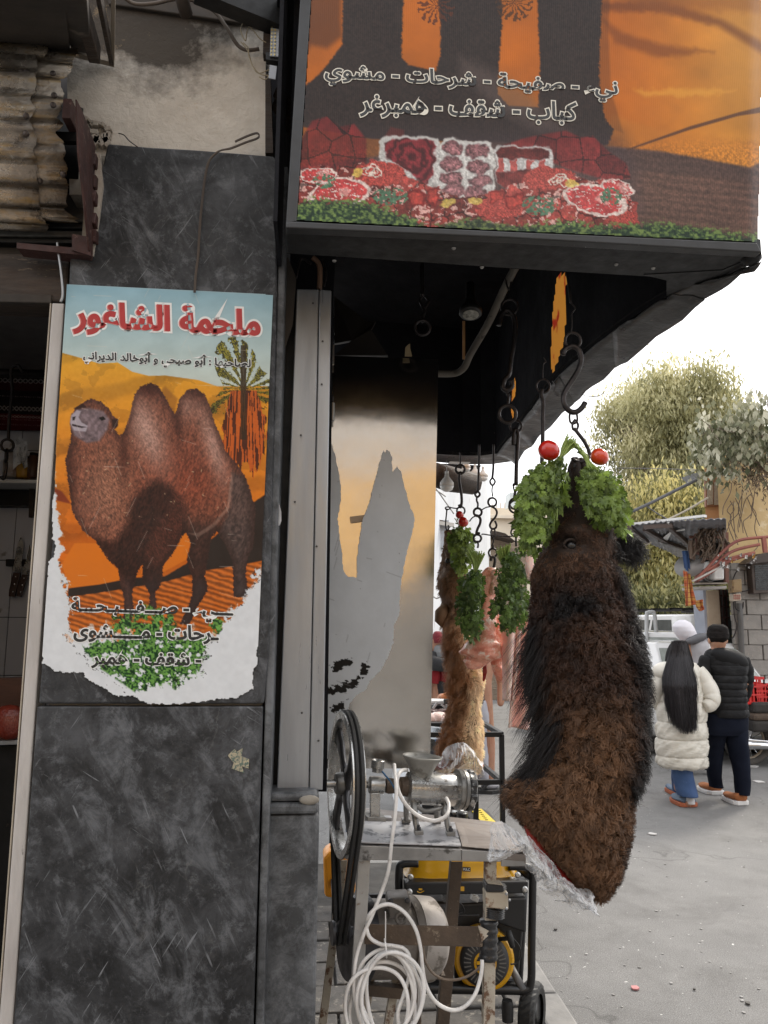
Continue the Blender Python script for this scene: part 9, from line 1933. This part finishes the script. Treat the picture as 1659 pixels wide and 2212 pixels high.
# ================================================================ cars
WCAR =M('white_car_paint',(.74,.74,.74),(.70,.70,.70),.16,sc=2,coat=.6,rvar=.03);GLS =M('car_glass',(.06,.07,.07),(.10,.11,.11),.06,spec=.8,rvar=.02);GLP =M('pale_car_glass',(.30,.32,.30),(.2,.22,.2),.08,spec=.8,rvar=.02);TYR =M('tyre_rubber',(.03,.03,.03));RIMM =M('wheel_alloy',(.45,.45,.46),None,.3,.7)
def car(label,loc,hd,L,W_,H,belt,hood,mat,glass=GLS,seg=(.30,.10,-.34,-.47),ctop=.24,name='parked_car',hoodend=.62,rear=.93):
    """x forward; seg: windscreen foot, roof front, roof rear, rear window foot as fractions of length"""
    base =Vector(loc);t_ =thing(name,label,'car',base);Mr =rz(hd)
    def T(x,y,z): return base +Mr @ Vector((x,y,z))
    st_ =[(-.5,.30,rear *.86,.78),(-.49,.24,rear,.90),(-.44,.20,belt *1.0,.97),(-.30,.18,belt,1.0),(0,.18,belt -.01,1.0),(.28,.18,belt -.03,1.0),(.36,.18,hood,.98),(.44,.20,hood -.08,.93),(.485,.24,hoodend +.08,.84),(.5,.30,hoodend,.72)]
    rows_ =[];xs_ =np.linspace(-.5,.5,46)
    for x in xs_:
        zl,zh,w =[np.interp(x,[s[0] for s in st_],[s[i] for s in st_]) for i in (1,2,3)];row =[]
        for k in range(20):
            th =2 *math.pi *(k +.5) /20;c,s =math.cos(th),math.sin(th);ex =.38
            yy =math.copysign(abs(c) ** ex,c) *W_ /2 *w *(1 -.05 *max(0,s) ** 2);zz =(zl +zh) /2 +math.copysign(abs(s) ** ex,s) *(zh -zl) /2;row.append(T(x *L,yy,zz))
        rows_.append(row)
    mb =MB().grid(rows_,close_u=True);n_ =len(mb.v);mb.f += [tuple(range(20)),tuple(range(n_ -20,n_))];mb.mi += [0,0];body =mb.build('body',mat,t_,smooth=True,sharp=True)
    a,b,c,d =[s *L for s in seg];wb_,wt_ =W_ /2 *.94,W_ /2 *.94 -ctop *.62;zb =belt -.04;rows_ =[]
    def ring_(fr): # fr 0 belt .. 1 roof
        z_ =zb +(H -zb) *fr;e =fr ** 1.15;x0,x1 =a +(b -a) *e,d +(c -d) *e;w =wb_ +(wt_ -wb_) *fr ** 1.2;r =[]
        for k in range(32):
            th =2 *math.pi *(k +.5) /32;cc,ss =math.cos(th),math.sin(th);r.append(T((x0 +x1) /2 +math.copysign(abs(cc) ** .22,cc) *(x0 -x1) /2,math.copysign(abs(ss) ** .30,ss) *w,z_))
        return r,x0,x1,w,z_
    for fr in (0,.15,.3,.5,.7,.85,.93,.97): rows_.append(ring_(fr)[0])
    r,x0,x1,w,z_ =ring_(.985);cen_ =T((x0 +x1) /2,0,H);rows_.append([cen_.lerp(p,.9) +Vector((0,0,.0)) for p in r]);rows_.append([cen_.lerp(p,.45) +Vector((0,0,.012)) for p in r]);rows_.append([cen_.lerp(p,.02) +Vector((0,0,.015)) for p in r])
    cab =MB().grid(rows_,close_u=True).build('cabin',mat,t_,smooth=True,sharp=False)
    def side(fx,fz,sgn):
        e =fz ** 1.15;x0,x1 =a +(b -a) *e,d +(c -d) *e;w =wb_ +(wt_ -wb_) *fz ** 1.2;return T(x1 +(x0 -x1) *fx,sgn *(w +.006),zb +(H -zb) *fz)
    for sgn in (-1,1):
        for (f0,f1) in ((.10,.44),(.47,.90)):
            q =[side(f0 +(.06 if f0 < .3 else 0),.22,sgn),side(f1 +(.03 if f1 > .8 else 0),.22,sgn),side(f1 -(.04 if f1 > .8 else 0),.86,sgn),side(f0 +(.10 if f0 < .3 else 0),.86,sgn)]
            MB().slab(q,Mr @ Vector((0,-sgn *.004,0))).build('side_window',glass,t_,bevel=.0)
    def end(f,fz,yy):
        e =fz ** 1.15;x0,x1 =a +(b -a) *e,d +(c -d) *e;w =wb_ +(wt_ -wb_) *fz ** 1.2;return T((x0 +.012) if f else (x1 -.012),yy *w,zb +(H -zb) *fz)
    MB().slab([end(1,.12,-.84),end(1,.12,.84),end(1,.88,.84),end(1,.88,-.84)],Mr @ Vector((-.004,0,0))).build('windscreen',glass,t_);MB().slab([end(0,.2,-.82),end(0,.2,.82),end(0,.85,.8),end(0,.85,-.8)],Mr @ Vector((.004,0,0))).build('rear_window',glass,t_)
    for sx in (-.31,.31):
        for sy_ in (-1,1):
            c_ =T(sx *L,sy_ *(W_ /2 -.09),.31);ax =Mr @ Vector((0,sy_,0));w_ =MB().lathe([(-.1,.2),(-.09,.29),(-.05,.31),(.06,.31),(.095,.285),(.10,.21)],c_,ax,28).build('wheel',TYR,t_,smooth=True,sharp=True);MB().lathe([(.085,.205),(.07,.17),(.085,.05),(.09,0)],c_,ax,20).build('rim',RIMM,w_,smooth=True)
    for sy_ in (-1,1):
        MB().ball(T(a -.30,sy_ *(W_ /2 +.10),belt +.06),.10,14,(.7,1.1,.75),Mr).build('mirror',mat,t_,smooth=True);MB().ball(T(.475 *L,sy_ *W_ *.34,hoodend +.02),.12,14,(.7,1.5,.6),Mr).build('headlight',GLP,t_,smooth=True);MB().ball(T(-.485 *L,sy_ *W_ *.39,rear *.88),.11,14,(.5,1.0,1.0),Mr).build('tail_light',M('tail_red',(.3,.01,.01),None,.2),t_,smooth=True)
    return t_,T
# hatchback right in front of the woman, facing away
q =P(1466,1600,10.9);car('white saloon car half hidden behind the long haired walker',(q.x -.02,11.3,0),R(90 -4),3.9,1.62,1.43,.95,.9,WCAR,GLP,(.22,.06,-.30,-.46))
q =P(1606,1600,10.2);cB,TB =car('white car with raked windscreen facing right behind the red crates',Vector((P(1644,1450,9.9).x,9.9,0)) -rz(R(-50)) @ Vector((.33 *4.3,-.80,0)),R(-50),4.3,1.74,1.56,1.0,.98,WCAR,GLP,(.33,.08,-.34,-.47),hoodend=.74)
q =P(1450,1360,15);cs_,TS =car('white off-road car with yellow sticker and roof rack further down the street',(q.x,15.2,0),R(90 +6),4.4,1.85,1.86,1.12,1.05,WCAR,GLS,(.24,.14,-.44,-.485),ctop=.2)
for s_ in (-.55,.55): MB().bar(TS(.3,s_,1.93),TS(-1.5,s_,1.93),.05,.04).build('roof_rail',BLK,cs_)
for x in (.1,-.5,-1.1): MB().bar(TS(x,-.6,1.96),TS(x,.6,1.96),.05,.04).build('rack_bar',BLK,cs_)
MB().cbox(TS(-2.16,.25,1.42),(.42,.02,.14)).build('yellow_sticker',M('label_yellow',(.68,.52,.02)),cs_);MB().cbox(TS(-2.2,-.45,1.30),(.72,.02,.5)).build('sunshade',M('pale_sunshade',(.45,.48,.48)),cs_)
TAX =M('taxi_yellow',(.60,.40,.02),(.55,.35,.02),.3);q =P(1512,1360,17.5);car('yellow taxi partly hidden behind the off-road car',(q.x,18,0),R(90),4.2,1.66,1.48,.95,.9,TAX,GLP,name='parked_taxi');q =P(1534,1360,20);car('distant white car beside the beige pillar',(q.x -.2,21,0),R(84),4.2,1.7,1.5,.95,.9,WCAR,GLS)
# hand truck, and a parked motorcycle in front of the cars
ht =thing('hand_truck','pale grey hand truck handle standing among the parked cars','hand truck',G(1408,1560))
PGM =M('pale_grey_tube',(.55,.57,.58),None,.4);Yh =11.2
MB().tube(spline([Vector((P(1396,1450,Yh).x,Yh,.1)),P(1397,1400,Yh),P(1397,1330,Yh),P(1400,1323,Yh),P(1409,1322,Yh),P(1414,1328,Yh),P(1418,1370,Yh),P(1424,1400,Yh),Vector((P(1426,1450,Yh).x,Yh,.1))],5),.028,10).build('handle_loop',PGM,ht,smooth=True)
for z in (.35,.75,1.1): MB().bar((P(1396,1450,Yh).x,Yh,z),(P(1424,1450,Yh).x,Yh,z),.03,.03).build('crossbar',PGM,ht)
for x in (P(1396,1450,Yh).x,P(1426,1450,Yh).x): MB().lathe([(-.03,.12),(.03,.12)],(x,Yh +.06,.12),(1,0,0),18).build('wheel',TYR,ht)
TR_ =M('bike_tyre',(.045,.042,.04),(.10,.09,.08),.8);TAN =M('dusty_rim',(.40,.34,.26),(.30,.25,.19),.6);CHR =M('chrome',(.75,.75,.76),(.55,.55,.56),.12,1.0,rvar=.05)
def bike(label,x0,Y,sgn,zb_=0):
    """motorcycle along X: rear wheel at x0"""
    t_ =thing('motorcycle',label,'motorcycle',(x0,Y,0));r =.295
    for i,x in enumerate((x0,x0 +sgn *1.28)):
        c =Vector((x,Y,r));w_ =MB().ring(c,(0,1,0),r -.045,.045,40,10).build('wheel',TR_,t_,smooth=True);MB().ring(c,(0,1,0),r -.085,.018,40,8).build('rim',TAN,w_,smooth=True)
        MB().lathe([(-.06,.05),(.06,.05)],c,(0,1,0),16).build('hub',CHR,w_,smooth=True,sharp=True)
        for k in range(14): a_ =k *math.pi /7;MB().tube([c +Vector((0,.03 *(-1) ** k,0)),c +Vector((math.cos(a_) *(r -.09),0,math.sin(a_) *(r -.09)))],.004,5).build('spoke',CHR,w_)
        fp =spline([c +Vector((math.cos(a_) *(r +.03),0,math.sin(a_) *(r +.03))) for a_ in np.linspace(.3,2.6,8)],4);MB().tube(fp,.035,8).build('mudguard',M('dusty_mudguard',(.30,.27,.23),(.2,.18,.16),.5),t_,smooth=True)
    X =lambda dx,z,dy=0: Vector((x0 +sgn *dx,Y +dy,z))
    MB().tube(spline([X(.0,.30,.1),X(.3,.55),X(.8,.60),X(1.05,.85)],5),.022,8).build('frame',GBK,t_,smooth=True);MB().box((min(x0 +sgn *.45,x0 +sgn *.85),Y -.12,.2),(max(x0 +sgn *.45,x0 +sgn *.85),Y +.12,.52)).build('engine',CAST,t_,bevel=.03)
    MB().ball(X(.82,.78),.15,18,(1.5,.8,.8)).build('fuel_tank',M('dark_red_tank',(.12,.012,.012),None,.2,coat=.5),t_,smooth=True);MB().tube([X(-.25,.27,-.16),X(.1,.26,-.16),X(.6,.22,-.14)],[.05,.05,.025],14).build('exhaust',CHR,t_,smooth=True);MB().tube([X(-.3,.34,-.17),X(.2,.30,-.17),X(.55,.36,-.15)],.018,10).build('exhaust',CHR,t_,smooth=True)
    MB().tube([X(-.05,.30,-.12),X(.02,.62,-.13)],.022,10).build('shock',CHR,t_,smooth=True);MB().tube([X(1.28,.3,-.07),X(1.1,.95,-.07)],.022,8).build('fork',CHR,t_,smooth=True);MB().tube(spline([X(1.05,1.0,-.35),X(1.1,1.02,-.1),X(1.1,1.02,.1),X(1.05,1.0,.35)],4),.015,8).build('handlebar',CHR,t_,smooth=True)
    MB().tube([X(.02,.5,-.11),X(-.28,.62,-.11)],.012,8).build('rack_rail',CHR,t_,smooth=True);MB().tube([X(-.28,.64,.11),X(.5,.66,.11)],.012,8).build('rack_rail',CHR,t_,smooth=True)
    return t_
bx =P(1614,1597,9.1).x;bk_ =bike('motorcycle with dusty wheels and chrome exhaust loaded behind the walking man',bx,9.1,1)
for (y0,y1,m_) in ((930,1015,M('black_pad',(.025,.023,.022),(.04,.035,.03),.9,bmp=.7,bsc=30)),(1015,1075,M('brown_fringe',(.12,.085,.06),(.05,.035,.028),.9,sc=14,stretch=(6,1,1),bmp=.7,bsc=40)),(1075,1165,M('black_pad',(.025,.023,.022)))):
    a,b =P(*zH(1205,y1),8.95),P(*zH(1205,y0),8.95);MB().box((a.x,8.85,a.z),(a.x +1.0,9.35,b.z)).build('saddle_pad',m_,bk_,bevel=.03)
mb2 =bike('second motorcycle with bare handlebars between the off-road car and the long haired walker',P(1402,1430,12.2).x -.8,12.3,1)
RCR =M('red_crate_plastic',(.58,.022,.018),(.46,.016,.014),.35)
def crate(x,y,z,w,d,h,rot_,lab):
    t_ =thing('plastic_crate',lab,'crate',(x,y,z),'red plastic crates on the motorcycle');Mr =rz(rot_);B =Vector((x,y,z))
    def T(a,b,c): return B +Mr @ Vector((a,b,c))
    for (ax,n_) in (('f',5),('b',5),('l',4),('r',4)):
        m =MB()
        for k in range(n_ +1):
            u =-.5 +k /n_;p =(u *w,(-d /2 if ax == 'f' else d /2)) if ax in 'fb' else ((-w /2 if ax == 'l' else w /2),u *d);m.bar(T(*p,0),T(*p,h),.014,.014)
        for zz in (0,h *.33,h *.66,h):
            if ax in 'fb': s_ =-d /2 if ax == 'f' else d /2;m.bar(T(-w /2,s_,zz),T(w /2,s_,zz),.018,.02 if 0 < zz < h else .03)
            else: s_ =-w /2 if ax == 'l' else w /2;m.bar(T(s_,-d /2,zz),T(s_,d /2,zz),.018,.02 if 0 < zz < h else .03)
        s_ =-1 if ax in 'fl' else 1
        if ax in 'fb': m.slab([T(-w /2,s_ *(d /2 -.012),0),T(w /2,s_ *(d /2 -.012),0),T(w /2,s_ *(d /2 -.012),h *.66),T(-w /2,s_ *(d /2 -.012),h *.66)],Mr @ Vector((0,.003,0)))
        else: m.slab([T(s_ *(w /2 -.012),-d /2,0),T(s_ *(w /2 -.012),d /2,0),T(s_ *(w /2 -.012),d /2,h *.66),T(s_ *(w /2 -.012),-d /2,h *.66)],Mr @ Vector((.003,0,0)))
        m.build('side',RCR,t_,kind='stuff')
    MB().slab([T(-w /2,-d /2,0),T(w /2,-d /2,0),T(w /2,d /2,0),T(-w /2,d /2,0)],(0,0,.006)).build('bottom',RCR,t_)
za_ =P(*zH(1230,935),9.0).z;a =P(*zH(1175,930),9.0);h1_ =P(*zH(1200,742),9.0).z -za_
crate(a.x +.06,9.1,za_,.26,.36,h1_,.15,'tallest red plastic crate next to the black jacket');a =P(*zH(1300,930),9.0);crate(a.x,9.1,za_,.20,.34,h1_ *.72,0,'middle red plastic crate strapped on the motorcycle');a =P(*zH(1368,930),9.0);crate(a.x +.06,9.1,za_,.26,.34,h1_ *.66,0,'red plastic crate cut by the right edge of the picture')
# litter on the road
LT =M('white_litter',(.62,.60,.58),(.5,.48,.46),.8)
for i,(x,y,w,lab) in enumerate(((1622,1656,34,'flat white paper scrap under the motorcycle wheel'),(1640,1690,26,'thin pale paper scrap on the road near the man'),(1409,1803,18,'crumpled white paper scrap on the road near the camel fur'),(1372,2137,20,'small pink paper on the asphalt'),(1096,1737,10,'tiny white scrap behind the rack'),(1500,2140,6,'dark cigarette end on the asphalt'),(1200,2010,8,'dark pebble on the road beside the generator'),(1615,2170,14,'dark leaf scrap at the road edge'))):
    g0 =G(x,y);r =random.Random(i);s_ =w *g0.y /1662 /2;m_ =(M('pink_litter',(.5,.2,.2)) if i == 3 else (M('dark_litter',(.05,.045,.04)) if i > 4 else LT))
    pts =[g0 +Vector((math.cos(t) *s_ *r.uniform(.7,1.1),math.sin(t) *s_ *1.1 *r.uniform(.6,1.1),.004)) for t in np.linspace(0,5.6,8)];o =MB().slab(pts,(0,0,.006)).build('paper_scrap',m_);tag(o,lab,'litter')
rr_ =random.Random(41);dbm =MB()
for i in range(70):
    g0 =G(rr_.uniform(1120,1659),1660 +540 *rr_.random() ** .8);s_ =rr_.uniform(.003,.009);dbm.ball(g0 +Vector((0,0,s_ *.4)),s_,6,(1.3,1,.35),rz(rr_.uniform(0,3)))
o =dbm.build('gravel',M('pale_grit',(.36,.35,.34),(.2,.19,.18),.9),None,kind='stuff');tag(o,'loose pale grit scattered over the asphalt street','gravel')
